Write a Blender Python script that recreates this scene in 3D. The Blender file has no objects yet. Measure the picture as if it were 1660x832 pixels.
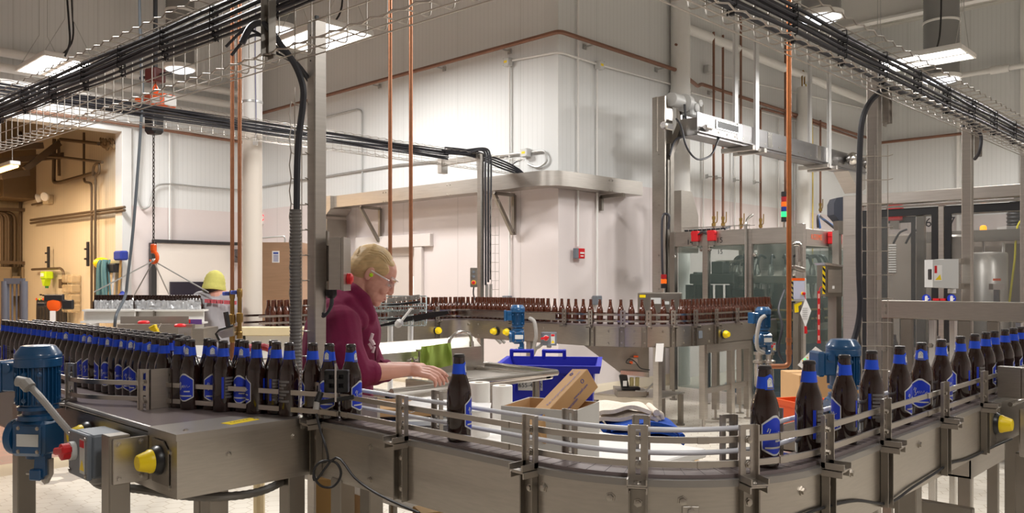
import bpy, math, random
from mathutils import Vector, Matrix
random.seed(7)
PI = math.pi
SC = bpy.context.scene
COL = SC.collection

# ---------------------------------------------------------------- camera, light, exposure
ANG = math.radians(43.95)          # the room is turned 44 degrees to the line of sight
FOC = 1340.0
EYE = 1.40
cam_d = bpy.data.cameras.new('camera')
cam_d.sensor_width = 36.0
cam_d.lens = 36.0 * FOC / 1660.0
cam_d.shift_y = 39.0 / 1660.0
cam_d.clip_start = 0.02
cam_o = bpy.data.objects.new('camera', cam_d)
cam_o.location = (0, 0, EYE)
cam_o.rotation_euler = (PI / 2, 0, ANG - PI / 2)
COL.objects.link(cam_o)
SC.camera = cam_o
w = bpy.data.worlds.new('world'); SC.world = w
w.use_nodes = True
w.node_tree.nodes['Background'].inputs[0].default_value = (1.0, 0.97, 0.93, 1)
w.node_tree.nodes['Background'].inputs[1].default_value = 0.35
SC.view_settings.view_transform = 'Standard'
SC.view_settings.look = 'None'
SC.view_settings.exposure = 0.2
SC.view_settings.gamma = 1.0
SC.view_settings.use_curve_mapping = False
LAMP_W = 112.0                       # watts of each high-bay lamp
WARM_W = 72.0
LAMP_Z = 4.2
# x, y of the seen high-bay lamps, and of unseen lights added as fill
LAMPS = [(3.64, 11.79), (5.34, 8.2), (11.15, 3.56)]
FILL_LIGHTS = [(4.9, 3.9), (1.2, 5.2), (8.0, 2.1), (10.6, 0.9), (14.2, 2.1), (0.6, -1.2), (4.6, -1.6)]

FX, FY = math.cos(ANG), math.sin(ANG)
RX, RY = math.sin(ANG), -math.cos(ANG)
def ray(px, py):
    k = (px - 830) / FOC
    return FX + k * RX, FY + k * RY, (455 - py) / FOC
def atd(px, py, d):
    a, b, c = ray(px, py); return Vector((a * d, b * d, EYE + c * d))
def atx(px, py, X):
    a, b, c = ray(px, py); d = X / a; return Vector((X, b * d, EYE + c * d))
def aty(px, py, Y):
    a, b, c = ray(px, py); d = Y / b; return Vector((a * d, Y, EYE + c * d))
def atz(px, py, z):
    a, b, c = ray(px, py); d = (z - EYE) / c; return Vector((a * d, b * d, z))
def cam(lat, d, z):                 # metres right of, and ahead of, the camera
    return Vector((FX * d + RX * lat, FY * d + RY * lat, z))

# ---------------------------------------------------------------- materials
def lin(c):
    return tuple(((v / 255) / 12.92 if v <= 10 else (((v / 255) + 0.055) / 1.055) ** 2.4) for v in c) + (1,)
MATS = {}
def mat(name, rgb, rough=0.5, metal=0.0, noise=0.0, nscale=8.0, stretch=None, bump=0.0, emit=0.0, alpha=1.0, spec=0.5, coat=0.0, trans=0.0):
    if name in MATS: return MATS[name]
    m = bpy.data.materials.new(name); m.use_nodes = True
    nt = m.node_tree; b = nt.nodes['Principled BSDF']
    c = lin(rgb)
    b.inputs['Base Color'].default_value = c
    b.inputs['Roughness'].default_value = rough
    b.inputs['Metallic'].default_value = metal
    b.inputs['Specular IOR Level'].default_value = spec
    if coat: b.inputs['Coat Weight'].default_value = coat
    if trans: b.inputs['Transmission Weight'].default_value = trans
    if alpha < 1: b.inputs['Alpha'].default_value = alpha
    if emit:
        b.inputs['Emission Color'].default_value = c; b.inputs['Emission Strength'].default_value = emit
    tc = nt.nodes.new('ShaderNodeTexCoord'); mp = nt.nodes.new('ShaderNodeMapping')
    nt.links.new(tc.outputs['Object'], mp.inputs['Vector'])
    if stretch: mp.inputs['Scale'].default_value = stretch
    nz = nt.nodes.new('ShaderNodeTexNoise'); nz.inputs['Scale'].default_value = nscale; nz.inputs['Detail'].default_value = 4
    nt.links.new(mp.outputs['Vector'], nz.inputs['Vector'])
    if noise:
        mx = nt.nodes.new('ShaderNodeMix'); mx.data_type = 'RGBA'
        mx.inputs['A'].default_value = tuple(max(0, v * (1 - noise)) for v in c[:3]) + (1,)
        mx.inputs['B'].default_value = tuple(min(1, v * (1 + noise)) for v in c[:3]) + (1,)
        nt.links.new(nz.outputs['Fac'], mx.inputs['Factor']); nt.links.new(mx.outputs['Result'], b.inputs['Base Color'])
        mr = nt.nodes.new('ShaderNodeMapRange')
        mr.inputs['To Min'].default_value = max(0.02, rough - 0.3 * noise); mr.inputs['To Max'].default_value = min(1, rough + 0.3 * noise)
        nt.links.new(nz.outputs['Fac'], mr.inputs['Value']); nt.links.new(mr.outputs['Result'], b.inputs['Roughness'])
    if bump:
        bp = nt.nodes.new('ShaderNodeBump'); bp.inputs['Strength'].default_value = bump; bp.inputs['Distance'].default_value = 0.01
        nt.links.new(nz.outputs['Fac'], bp.inputs['Height']); nt.links.new(bp.outputs['Normal'], b.inputs['Normal'])
    MATS[name] = m
    return m
def glassy(name, rgb, opacity, rough=0.05):
    """A pane: mostly see-through, tinted, with a clear reflection."""
    m = bpy.data.materials.new(name); m.use_nodes = True; nt = m.node_tree
    out = nt.nodes['Material Output']; b = nt.nodes['Principled BSDF']
    b.inputs['Base Color'].default_value = lin(rgb); b.inputs['Roughness'].default_value = rough
    t = nt.nodes.new('ShaderNodeBsdfTransparent'); t.inputs[0].default_value = tuple(0.6 + 0.4 * v for v in lin(rgb)[:3]) + (1,)
    mx = nt.nodes.new('ShaderNodeMixShader'); mx.inputs[0].default_value = opacity
    nt.links.new(t.outputs[0], mx.inputs[1]); nt.links.new(b.outputs[0], mx.inputs[2]); nt.links.new(mx.outputs[0], out.inputs[0])
    MATS[name] = m
    return m
steel = mat('stainless_steel', (186, 180, 173), 0.36, 1.0, 0.16, 5.0, (1, 1, 14))
steel_h = mat('stainless_steel_brushed', (182, 176, 168), 0.33, 1.0, 0.14, 6.0, (3, 3, 30))
steel_d = mat('stainless_steel_dull', (148, 142, 134), 0.42, 1.0, 0.18, 7.0)
steel_b = mat('polished_steel', (206, 203, 199), 0.18, 1.0, 0.05, 4.0)
bolt_m = mat('bolt_steel', (178, 172, 164), 0.3, 1.0, 0.1, 30.0)
zinc = mat('zinc_wire', (196, 190, 182), 0.38, 1.0, 0.1, 20.0)
black = mat('black_rubber', (34, 33, 36), 0.48, 0, 0.2, 20.0)
black_g = mat('black_plastic', (24, 24, 26), 0.35, 0, 0.15, 12.0)
cable_m = mat('cable_sheath', (44, 44, 50), 0.42, 0, 0.2, 12.0)
copper = mat('copper_pipe', (166, 114, 84), 0.4, 0.7, 0.22, 7.0, (1, 1, 5))
copper_o = mat('tarnished_copper', (142, 104, 86), 0.5, 0.5, 0.2, 7.0)
brass = mat('brass', (158, 128, 74), 0.35, 0.9, 0.12, 15.0)
galv = mat('galvanised_conduit', (190, 190, 188), 0.42, 0.7, 0.1, 12.0)
blue_m = mat('motor_blue_paint', (22, 76, 120), 0.32, 0.0, 0.12, 10.0, coat=0.5)
yellow = mat('yellow_plastic', (246, 214, 8), 0.4, 0, 0.05, 6.0)
red = mat('red_plastic', (206, 28, 36), 0.4, 0, 0.06, 6.0)
orange = mat('orange_plastic', (236, 92, 22), 0.42, 0, 0.06, 6.0)
white_p = mat('white_paint', (232, 230, 226), 0.5, 0, 0.03, 3.0)
grey_box = mat('grey_enclosure_paint', (112, 118, 126), 0.45, 0, 0.06, 6.0)
lgrey = mat('light_grey_paint', (206, 206, 204), 0.45, 0, 0.04, 5.0)
hose_m = mat('grey_conduit_hose', (158, 154, 150), 0.5, 0, 0.08, 8.0)
paper = mat('paper_white', (236, 234, 232), 0.75, 0, 0.03, 9.0)
ink = mat('black_ink', (24, 24, 28), 0.6)
blue_ink = mat('blue_print', (62, 84, 170), 0.6)
board = mat('cardboard', (190, 150, 104), 0.75, 0, 0.06, 10.0)
rubber_belt = mat('conveyor_chain', (128, 116, 116), 0.3, 0.2, 0.1, 40.0)
wood = mat('timber', (176, 138, 82), 0.65, 0, 0.2, 5.0, (1, 1, 0.15))
ply = mat('pale_wood', (226, 208, 168), 0.6, 0, 0.08, 6.0)
green_l = mat('lit_green_lens', (30, 235, 90), 0.3, emit=2.5)
amber_l = mat('lit_amber_lens', (255, 140, 20), 0.3, emit=3.0)
amber_d = mat('amber_lens', (226, 98, 16), 0.3, emit=0.25)
red_d = mat('red_lens', (150, 22, 30), 0.3)
blue_d = mat('blue_lens', (22, 44, 120), 0.3)
lamp_m = mat('lamp_diffuser', (255, 253, 248), 0.5, emit=9.0)
warm_m = mat('warm_tube', (255, 196, 110), 0.5, emit=9.0)
pane = glassy('clear_guard_pane', (150, 166, 160), 0.14)
pane2 = glassy('clear_door_pane', (170, 170, 168), 0.10)
film = glassy('plastic_film', (225, 226, 228), 0.55, 0.2)

# ---------------------------------------------------------------- mesh building
class MB:
    """Collects shapes in world metres; obj() links them as ONE mesh object."""
    def __init__(s): s.v = []; s.f = []; s.m = []
    def add(s, vs, fs, m=0):
        o = len(s.v); s.v += [tuple(v) for v in vs]
        s.f += [tuple(i + o for i in f) for f in fs]; s.m += [m] * len(fs); return s
    def obox(s, c, ax, ay, az, m=0, ch=0.0):
        """box centred at c with half axes ax, ay, az; ch chamfers the edges."""
        c, ax, ay, az = Vector(c), Vector(ax), Vector(ay), Vector(az)
        if ch <= 0:
            vs = [c + ax * i + ay * j + az * k for i in (-1, 1) for j in (-1, 1) for k in (-1, 1)]
            return s.add(vs, [(0, 1, 3, 2), (4, 6, 7, 5), (0, 4, 5, 1), (2, 3, 7, 6), (0, 2, 6, 4), (1, 5, 7, 3)], m)
        lx, ly, lz = ax.length, ay.length, az.length
        ch = min(ch, 0.45 * min(lx, ly, lz) * 2 * 0.5)
        vs = []; idx = {}
        for i in (-1, 1):
            for j in (-1, 1):
                for k in (-1, 1):
                    for t in range(3):
                        sx = (lx - (ch if t != 0 else 0)) / lx; sy = (ly - (ch if t != 1 else 0)) / ly; sz = (lz - (ch if t != 2 else 0)) / lz
                        idx[(i, j, k, t)] = len(vs); vs.append(c + ax * i * sx + ay * j * sy + az * k * sz)
        I = lambda i, j, k, t: idx[(i, j, k, t)]
        fs = []
        for a in (-1, 1):
            q = [I(a, -1, -1, 0), I(a, 1, -1, 0), I(a, 1, 1, 0), I(a, -1, 1, 0)]; fs.append(q if a > 0 else q[::-1])
            q = [I(-1, a, -1, 1), I(-1, a, 1, 1), I(1, a, 1, 1), I(1, a, -1, 1)]; fs.append(q if a > 0 else q[::-1])
            q = [I(-1, -1, a, 2), I(1, -1, a, 2), I(1, 1, a, 2), I(-1, 1, a, 2)]; fs.append(q if a > 0 else q[::-1])
            for b in (-1, 1):
                fs.append([I(a, b, -1, 0), I(a, b, -1, 1), I(a, b, 1, 1), I(a, b, 1, 0)])
                fs.append([I(a, -1, b, 0), I(a, -1, b, 2), I(a, 1, b, 2), I(a, 1, b, 0)])
                fs.append([I(-1, a, b, 1), I(-1, a, b, 2), I(1, a, b, 2), I(1, a, b, 1)])
                for k in (-1, 1): fs.append([I(a, b, k, 0), I(a, b, k, 1), I(a, b, k, 2)])
        return s.add(vs, fs, m)
    def box(s, x0, x1, y0, y1, z0, z1, m=0, rz=0.0, ch=0.0, piv=None):
        c = Vector(((x0 + x1) / 2, (y0 + y1) / 2, (z0 + z1) / 2))
        R = Matrix.Rotation(rz, 3, 'Z')
        if piv is not None and rz:
            p = Vector((piv[0], piv[1], 0)); c = R @ (c - p) + p
        return s.obox(c, R @ Vector(((x1 - x0) / 2, 0, 0)), R @ Vector((0, (y1 - y0) / 2, 0)), Vector((0, 0, (z1 - z0) / 2)), m, ch)
    def cbox(s, c, sx, sy, sz, rz=0.0, m=0, ch=0.0):
        R = Matrix.Rotation(rz, 3, 'Z')
        return s.obox(c, R @ Vector((sx / 2, 0, 0)), R @ Vector((0, sy / 2, 0)), Vector((0, 0, sz / 2)), m, ch)
    def rings(s, rings, m=0, caps=True, closed=False):
        n = len(rings[0]); o = len(s.v)
        for r in rings: s.v += [tuple(p) for p in r]
        L = len(rings)
        for i in range(L if closed else L - 1):
            a, b = o + i * n, o + ((i + 1) % L) * n
            for j in range(n):
                k = (j + 1) % n
                s.f.append((a + j, a + k, b + k, b + j)); s.m.append(m)
        if caps and not closed:
            s.f.append(tuple(o + j for j in range(n))[::-1]); s.m.append(m)
            e = o + (L - 1) * n
            s.f.append(tuple(e + j for j in range(n))); s.m.append(m)
        return s
    def tube(s, pts, r, n=8, m=0, caps=True, closed=False, sq=None):
        """round tube through pts; r a number or a list; sq=(w,h) sweeps a flat bar instead."""
        pts = [Vector(p) for p in pts]; N = len(pts); rr = r if isinstance(r, (list, tuple)) else [r] * N
        T = []
        for i in range(N):
            if closed: t = pts[(i + 1) % N] - pts[i - 1]
            else: t = pts[min(i + 1, N - 1)] - pts[max(i - 1, 0)]
            T.append(t.normalized() if t.length > 1e-9 else Vector((0, 0, 1)))
        up = Vector((0, 0, 1)) if abs(T[0].z) < 0.95 else Vector((1, 0, 0))
        u = (up - T[0] * up.dot(T[0])).normalized(); R = []
        for i in range(N):
            u = (u - T[i] * u.dot(T[i]))
            u = u.normalized() if u.length > 1e-6 else T[i].orthogonal().normalized()
            w_ = T[i].cross(u)
            if sq: R.append([pts[i] + w_ * (a * sq[0] / 2) + u * (b * sq[1] / 2) for a, b in ((-1, -1), (1, -1), (1, 1), (-1, 1))])
            else: R.append([pts[i] + (u * math.cos(2 * PI * j / n) + w_ * math.sin(2 * PI * j / n)) * rr[i] for j in range(n)])
        return s.rings(R, m, caps, closed)
    def cyl(s, a, b, r, n=14, m=0, r2=None):
        return s.tube([a, b], [r, r if r2 is None else r2], n, m)
    def lathe(s, prof, o=(0, 0, 0), ax=(0, 0, 1), n=20, m=0):
        o = Vector(o); ax = Vector(ax).normalized(); u = ax.orthogonal().normalized(); w_ = ax.cross(u)
        R = [[o + ax * z + (u * math.cos(2 * PI * j / n) + w_ * math.sin(2 * PI * j / n)) * max(r, 1e-5) for j in range(n)] for r, z in prof]
        return s.rings(R, m, True)
    def prism(s, poly, z0, z1, m=0):
        n = len(poly); vs = [(x, y, z0) for x, y in poly] + [(x, y, z1) for x, y in poly]
        return s.add(vs, [tuple(range(n))[::-1], tuple(range(n, 2 * n))] + [(i, (i + 1) % n, n + (i + 1) % n, n + i) for i in range(n)], m)
    def slab(s, poly, d, m=0):
        """extrude a 3-D polygon by the vector d"""
        poly = [Vector(p) for p in poly]; d = Vector(d); n = len(poly)
        return s.add(poly + [p + d for p in poly], [tuple(range(n))[::-1], tuple(range(n, 2 * n))] + [(i, (i + 1) % n, n + (i + 1) % n, n + i) for i in range(n)], m)
    def ribbon(s, path, o0, o1, z0, z1, m=0):
        """band with a box section following a plan path; offsets are to the right of travel"""
        L, Rr = off(path, o0), off(path, o1)
        return s.rings([[(a[0], a[1], z0), (b[0], b[1], z0), (b[0], b[1], z1), (a[0], a[1], z1)] for a, b in zip(L, Rr)], m)
    def sphere(s, c, r, n=12, m=0, sx=1, sy=1, sz=1):
        R = []
        for i in range(1, n // 2 + 3):
            t = -PI / 2 + PI * (i - 0.5) / (n // 2 + 2)
            R.append([Vector(c) + Vector((sx * r * math.cos(t) * math.cos(2 * PI * j / n), sy * r * math.cos(t) * math.sin(2 * PI * j / n), sz * r * math.sin(t))) for j in range(n)])
        return s.rings(R, m, True)
    def bolt(s, p, nrm, r=0.006, h=0.005, m=0):
        p = Vector(p); nrm = Vector(nrm).normalized()
        s.lathe([(r * 1.5, 0), (r * 1.5, h * 0.3), (r * 1.05, h * 0.32), (r, h), (r * 0.4, h * 1.1)], p, nrm, 6, m); return s
    def obj(s, name, mats, parent=None, label=None, cat=None, group=None, kind=None, smooth=True, sharp=35):
        me = bpy.data.meshes.new(name)
        vs = s.v
        loc = Vector((0, 0, 0))
        if parent is not None:
            r = parent
            while r.parent is not None: r = r.parent
            inv = (Matrix.Translation(r.location) @ r.rotation_euler.to_matrix().to_4x4()).inverted()
            vs = [tuple(inv @ Vector(v)) for v in vs]
        elif kind != 'structure':
            xs = [v[0] for v in vs]; ys = [v[1] for v in vs]; zs = [v[2] for v in vs]
            loc = Vector(((min(xs) + max(xs)) / 2, (min(ys) + max(ys)) / 2, min(zs)))
            vs = [(v[0] - loc.x, v[1] - loc.y, v[2] - loc.z) for v in vs]
        me.from_pydata(vs, [], s.f)
        if not isinstance(mats, (list, tuple)): mats = [mats]
        for m_ in mats: me.materials.append(m_)
        if len(mats) > 1: me.polygons.foreach_set('material_index', s.m)
        fix_normals(me)
        if smooth:
            me.polygons.foreach_set('use_smooth', [True] * len(me.polygons)); me.set_sharp_from_angle(angle=math.radians(sharp))
        o = bpy.data.objects.new(name, me); COL.objects.link(o); o.location = loc
        if parent is not None: o.parent = parent
        tag(o, label, cat, group, kind)
        return o
import bmesh
def fix_normals(me):
    b = bmesh.new(); b.from_mesh(me); bmesh.ops.recalc_face_normals(b, faces=b.faces); b.to_mesh(me); b.free()
def off(path, o):
    out = []
    for i in range(len(path)):
        a, b = Vector(path[max(i - 1, 0)][:2]), Vector(path[min(i + 1, len(path) - 1)][:2])
        t = (b - a).normalized(); out.append((path[i][0] + t.y * o, path[i][1] - t.x * o))
    return out
def tag(o, label=None, cat=None, group=None, kind=None):
    if label: o['label'] = label
    if cat: o['category'] = cat
    if group: o['group'] = group
    if kind: o['kind'] = kind
    return o
def thing(name, label, cat, loc, rz=0.0, group=None):
    o = bpy.data.objects.new(name, None); o.empty_display_size = 0.05; COL.objects.link(o)
    o.location = Vector(loc); o.rotation_euler = (0, 0, rz)
    return tag(o, label, cat, group)
def copy_thing(src, loc, rz=None, label=None, group=None):
    c = src.copy(); COL.objects.link(c); c.location = Vector(loc)
    if rz is not None: c.rotation_euler = (0, 0, rz)
    if label: c['label'] = label
    if group: c['group'] = group
    for ch in list(src.children):
        d = ch.copy(); COL.objects.link(d); d.parent = c
        for g in list(ch.children):
            e = g.copy(); COL.objects.link(e); e.parent = d
    return c
def text_shape(mb, s, size, o, xd, up, m=0, depth=0.001, align='CENTER'):
    """raised lettering standing at o, reading along xd"""
    cu = bpy.data.curves.new('lettering', 'FONT'); cu.body = s; cu.size = size; cu.align_x = align; cu.align_y = 'CENTER'
    cu.resolution_u = 3
    ob = bpy.data.objects.new('lettering', cu)
    me = ob.to_mesh()
    xd, up, o = Vector(xd).normalized(), Vector(up).normalized(), Vector(o); nn = xd.cross(up)
    mb.add([o + xd * v.co.x + up * v.co.y + nn * depth for v in me.vertices], [tuple(p.vertices) for p in me.polygons], m)
    ob.to_mesh_clear(); bpy.data.objects.remove(ob); bpy.data.curves.remove(cu)
    return mb
ORD = ['', 'first', 'second', 'third', 'fourth', 'fifth', 'sixth', 'seventh', 'eighth', 'ninth', 'tenth', 'eleventh', 'twelfth', 'thirteenth', 'fourteenth', 'fifteenth', 'sixteenth', 'seventeenth', 'eighteenth', 'nineteenth']
def ordinal(n):
    if n < 20: return ORD[n]
    tens = ['', '', 'twent', 'thirt', 'fort', 'fift', 'sixt', 'sevent', 'eight', 'ninet'][n // 10 % 10]
    if n >= 100: return ('hundredth' if n == 100 else 'hundred-and-' + ordinal(n - 100)) if n < 200 else 'two-hundred-and-' + ordinal(n - 200)
    return tens + 'ieth' if n % 10 == 0 else tens + 'y-' + ORD[n % 10]
def arc(c, r, a0, a1, n=10):
    return [(c[0] + r * math.cos(a0 + (a1 - a0) * i / n), c[1] + r * math.sin(a0 + (a1 - a0) * i / n)) for i in range(n + 1)]
def smooth_path(pts, n=6):
    pts = [Vector(p) for p in pts]; out = []
    for i in range(len(pts) - 1):
        p0, p1, p2, p3 = pts[max(i - 1, 0)], pts[i], pts[i + 1], pts[min(i + 2, len(pts) - 1)]
        for j in range(n):
            t = j / n
            out.append(0.5 * ((2 * p1) + (p2 - p0) * t + (2 * p0 - 5 * p1 + 4 * p2 - p3) * t * t + (3 * p1 - p0 - 3 * p2 + p3) * t ** 3))
    out.append(pts[-1]); return out
def bend(pts, r, n=5):
    """polyline with rounded corners, as bent pipe runs"""
    pts = [Vector(p) for p in pts]; out = [pts[0]]
    for i in range(1, len(pts) - 1):
        a, b = (pts[i - 1] - pts[i]), (pts[i + 1] - pts[i]); q = min(r, a.length * 0.45, b.length * 0.45)
        p0, p1 = pts[i] + a.normalized() * q, pts[i] + b.normalized() * q
        for j in range(n + 1):
            t = j / n; out.append(p0 * (1 - t) ** 2 + pts[i] * 2 * t * (1 - t) + p1 * t * t)
    out.append(pts[-1]); return out

# ---------------------------------------------------------------- the hall
def wall_mat(name, axis, upper, lower, split, pitch=0.075, groove=0.10, warm=None):
    """ribbed insulated panel above, smooth panel below the split height"""
    m = bpy.data.materials.new(name); m.use_nodes = True; nt = m.node_tree; N = nt.nodes.new; L = nt.links.new
    b = nt.nodes['Principled BSDF']; b.inputs['Roughness'].default_value = 0.5
    tc = N('ShaderNodeTexCoord'); sp = N('ShaderNodeSeparateXYZ'); L(tc.outputs['Object'], sp.inputs[0])
    def mth(op, a, c=None, d=None):
        n = N('ShaderNodeMath'); n.operation = op
        for i, q in enumerate((a, c, d)):
            if q is None: continue
            if isinstance(q, (int, float)): n.inputs[i].default_value = q
            else: L(q, n.inputs[i])
        return n.outputs[0]
    t = mth('FRACT', mth('DIVIDE', mth('ADD', sp.outputs[axis], 50.0), pitch))
    g = mth('LESS_THAN', t, groove * 1.6)
    big = mth('LESS_THAN', mth('FRACT', mth('DIVIDE', mth('ADD', sp.outputs[axis], 50.3), 1.12)), 0.012)
    up = mth('GREATER_THAN', sp.outputs['Z'], split)
    gr = mth('MAXIMUM', mth('MULTIPLY', g, mth('MULTIPLY', up, 0.35)), mth('MULTIPLY', big, 0.8))
    nz = N('ShaderNodeTexNoise'); nz.inputs['Scale'].default_value = 0.9; nz.inputs['Detail'].default_value = 5; L(tc.outputs['Object'], nz.inputs['Vector'])
    mx = N('ShaderNodeMix'); mx.data_type = 'RGBA'; mx.inputs['A'].default_value = lin(lower); mx.inputs['B'].default_value = lin(upper); L(up, mx.inputs['Factor'])
    dk = N('ShaderNodeMix'); dk.data_type = 'RGBA'; dk.blend_type = 'MULTIPLY'; L(mx.outputs['Result'], dk.inputs['A']); dk.inputs['B'].default_value = (0.8, 0.8, 0.79, 1); L(gr, dk.inputs['Factor'])
    st = N('ShaderNodeMix'); st.data_type = 'RGBA'; st.blend_type = 'MULTIPLY'; L(dk.outputs['Result'], st.inputs['A']); st.inputs['B'].default_value = (0.9, 0.89, 0.88, 1)
    L(mth('MULTIPLY', nz.outputs['Fac'], 0.35), st.inputs['Factor']); L(st.outputs['Result'], b.inputs['Base Color'])
    bp = N('ShaderNodeBump'); bp.inputs['Strength'].default_value = 0.35; bp.inputs['Distance'].default_value = 0.004; L(mth('SUBTRACT', 1.0, gr), bp.inputs['Height']); L(bp.outputs['Normal'], b.inputs['Normal'])
    MATS[name] = m
    return m
def floor_mat():
    m = bpy.data.materials.new('hex_tile_floor'); m.use_nodes = True; nt = m.node_tree; N = nt.nodes.new; L = nt.links.new
    b = nt.nodes['Principled BSDF']; b.inputs['Roughness'].default_value = 0.42
    tc = N('ShaderNodeTexCoord')
    def vm(op, a, c=None):
        n = N('ShaderNodeVectorMath'); n.operation = op
        for i, q in enumerate((a, c)):
            if q is None: continue
            if isinstance(q, tuple): n.inputs[i].default_value = q
            else: L(q, n.inputs[i])
        return n.outputs['Value'] if op in ('DOT_PRODUCT', 'LENGTH', 'DISTANCE') else n.outputs['Vector']
    def mth(op, a, c=None):
        n = N('ShaderNodeMath'); n.operation = op
        for i, q in enumerate((a, c)):
            if q is None: continue
            if isinstance(q, (int, float)): n.inputs[i].default_value = q
            else: L(q, n.inputs[i])
        return n.outputs[0]
    W = 0.115; S = (W, W * 1.7320508, 1.0); H = (W / 2, W * 0.8660254, 0.5)
    flat = vm('MULTIPLY', tc.outputs['Object'], (1, 1, 0)); p = vm('ADD', flat, (W * 200, W * 1.7320508 * 200, 0))
    A = vm('SUBTRACT', vm('MODULO', p, S), H); Bq = vm('SUBTRACT', vm('MODULO', vm('SUBTRACT', p, H), S), H)
    A = vm('MULTIPLY', A, (1, 1, 0)); Bq = vm('MULTIPLY', Bq, (1, 1, 0))
    sel = mth('LESS_THAN', vm('LENGTH', A), vm('LENGTH', Bq))
    mx = N('ShaderNodeMix'); mx.data_type = 'VECTOR'; L(sel, mx.inputs['Factor']); L(Bq, mx.inputs['A']); L(A, mx.inputs['B'])
    g = mx.outputs['Result']; q = vm('ABSOLUTE', g)
    hd = mth('MAXIMUM', vm('DOT_PRODUCT', q, (0.5, 0.8660254, 0)), vm('DOT_PRODUCT', q, (1, 0, 0)))
    grout = mth('GREATER_THAN', hd, W / 2 - 0.0022)
    cell = vm('SUBTRACT', flat, g)
    fl = cam((100 - 830) / FOC * 5.85, 5.85, 0)
    ds = vm('DISTANCE', cell, (fl.x, fl.y, 0))
    flower = mth('MULTIPLY', mth('LESS_THAN', ds, W * 1.55), mth('GREATER_THAN', ds, W * 0.6))
    nz = N('ShaderNodeTexNoise'); nz.inputs['Scale'].default_value = 1.6; nz.inputs['Detail'].default_value = 6; L(tc.outputs['Object'], nz.inputs['Vector'])
    def mix(f, a, c, bt='MIX'):
        n = N('ShaderNodeMix'); n.data_type = 'RGBA'; n.blend_type = bt; L(f, n.inputs['Factor'])
        for k, qv in (('A', a), ('B', c)):
            if isinstance(qv, tuple): n.inputs[k].default_value = qv
            else: L(qv, n.inputs[k])
        return n.outputs['Result']
    c1 = mix(nz.outputs['Fac'], lin((208, 200, 187)), lin((224, 217, 204)))
    c1 = mix(flower, c1, lin((150, 143, 135)))
    c1 = mix(grout, c1, lin((178, 163, 142)))
    br = N('ShaderNodeTexBrick'); br.inputs['Scale'].default_value = 1.0; br.inputs['Brick Width'].default_value = 0.22; br.inputs['Row Height'].default_value = 0.11; br.inputs['Mortar Size'].default_value = 0.005
    br.inputs['Color1'].default_value = lin((150, 92, 80)); br.inputs['Color2'].default_value = lin((128, 78, 70)); br.inputs['Mortar'].default_value = lin((110, 88, 80)); L(tc.outputs['Object'], br.inputs['Vector'])
    sp = N('ShaderNodeSeparateXYZ'); L(tc.outputs['Object'], sp.inputs[0])
    inx = mth('LESS_THAN', sp.outputs['X'], 3.0)
    c2 = mix(mth('MULTIPLY', mth('GREATER_THAN', sp.outputs['Y'], 6.72), inx), c1, lin((184, 168, 136)))
    c2 = mix(mth('MULTIPLY', mth('GREATER_THAN', sp.outputs['Y'], 7.15), inx), c2, br.outputs['Color'])
    L(c2, b.inputs['Base Color'])
    bp = N('ShaderNodeBump'); bp.inputs['Strength'].default_value = 0.3; bp.inputs['Distance'].default_value = 0.003; L(mth('SUBTRACT', 1.0, grout), bp.inputs['Height']); L(bp.outputs['Normal'], b.inputs['Normal'])
    return m
def struct(name, mb, m, label=None): return mb.obj(name, m, kind='structure', smooth=False, label=label)
CE = 6.5; SPLIT = 2.62
UPC, LOC = (226, 227, 226), (221, 211, 209)
wl = wall_mat('wall_panel_y', 'Y', UPC, LOC, SPLIT); wr = wall_mat('wall_panel_x', 'X', UPC, LOC, SPLIT)
wbk = wall_mat('wall_panel_back', 'X', UPC, LOC, 2.55)
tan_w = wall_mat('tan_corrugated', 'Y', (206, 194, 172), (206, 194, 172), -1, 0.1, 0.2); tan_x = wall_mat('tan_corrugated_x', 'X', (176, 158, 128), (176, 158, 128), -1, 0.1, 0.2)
ceil_m = mat('ceiling_white', (206, 203, 196), 0.7, 0, 0.05, 2.0)
struct('floor', MB().box(-6, 17.6, -6, 18.6, -0.15, 0), floor_mat())
struct('ceiling', MB().box(-6, 17.6, -6, 13.2, CE, CE + 0.15), ceil_m)
DY0, DY1, DZ = 8.78, 9.98, 1.86
struct('wall_left', MB().box(7.23, 7.5, 6.45, DY0, 0, CE).box(7.23, 7.5, DY1, 13.2, 0, CE).box(7.23, 7.5, DY0, DY1, DZ, CE), wl)
struct('wall_right', MB().box(7.23, 9.95, 6.23, 6.45, 0, CE).box(9.95, 17.5, 6.45, 6.7, 0, CE), wr)
struct('wall_end', MB().box(17.2, 17.5, -6, 6.45, 0, CE), wl)
struct('wall_back', MB().box(5.0, 7.23, 13.0, 13.2, 0, CE).box(1.4, 5.0, 13.0, 13.2, 3.68, CE).box(-6, 1.4, 13.0, 13.2, 0, CE), wbk)
struct('wall_rear', MB().box(-6, 17.5, -6.2, -6, 0, CE), wr)
struct('wall_side', MB().box(-6.2, -6, -6, 13.2, 0, CE), wl)
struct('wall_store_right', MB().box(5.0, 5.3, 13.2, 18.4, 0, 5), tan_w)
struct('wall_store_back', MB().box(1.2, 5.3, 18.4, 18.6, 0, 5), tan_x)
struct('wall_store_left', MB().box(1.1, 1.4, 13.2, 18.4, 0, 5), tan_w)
struct('ceiling_store', MB().box(1.1, 5.3, 13.2, 18.6, 5, 5.15), mat('dim_store_ceiling', (96, 86, 72), 0.8))
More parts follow.
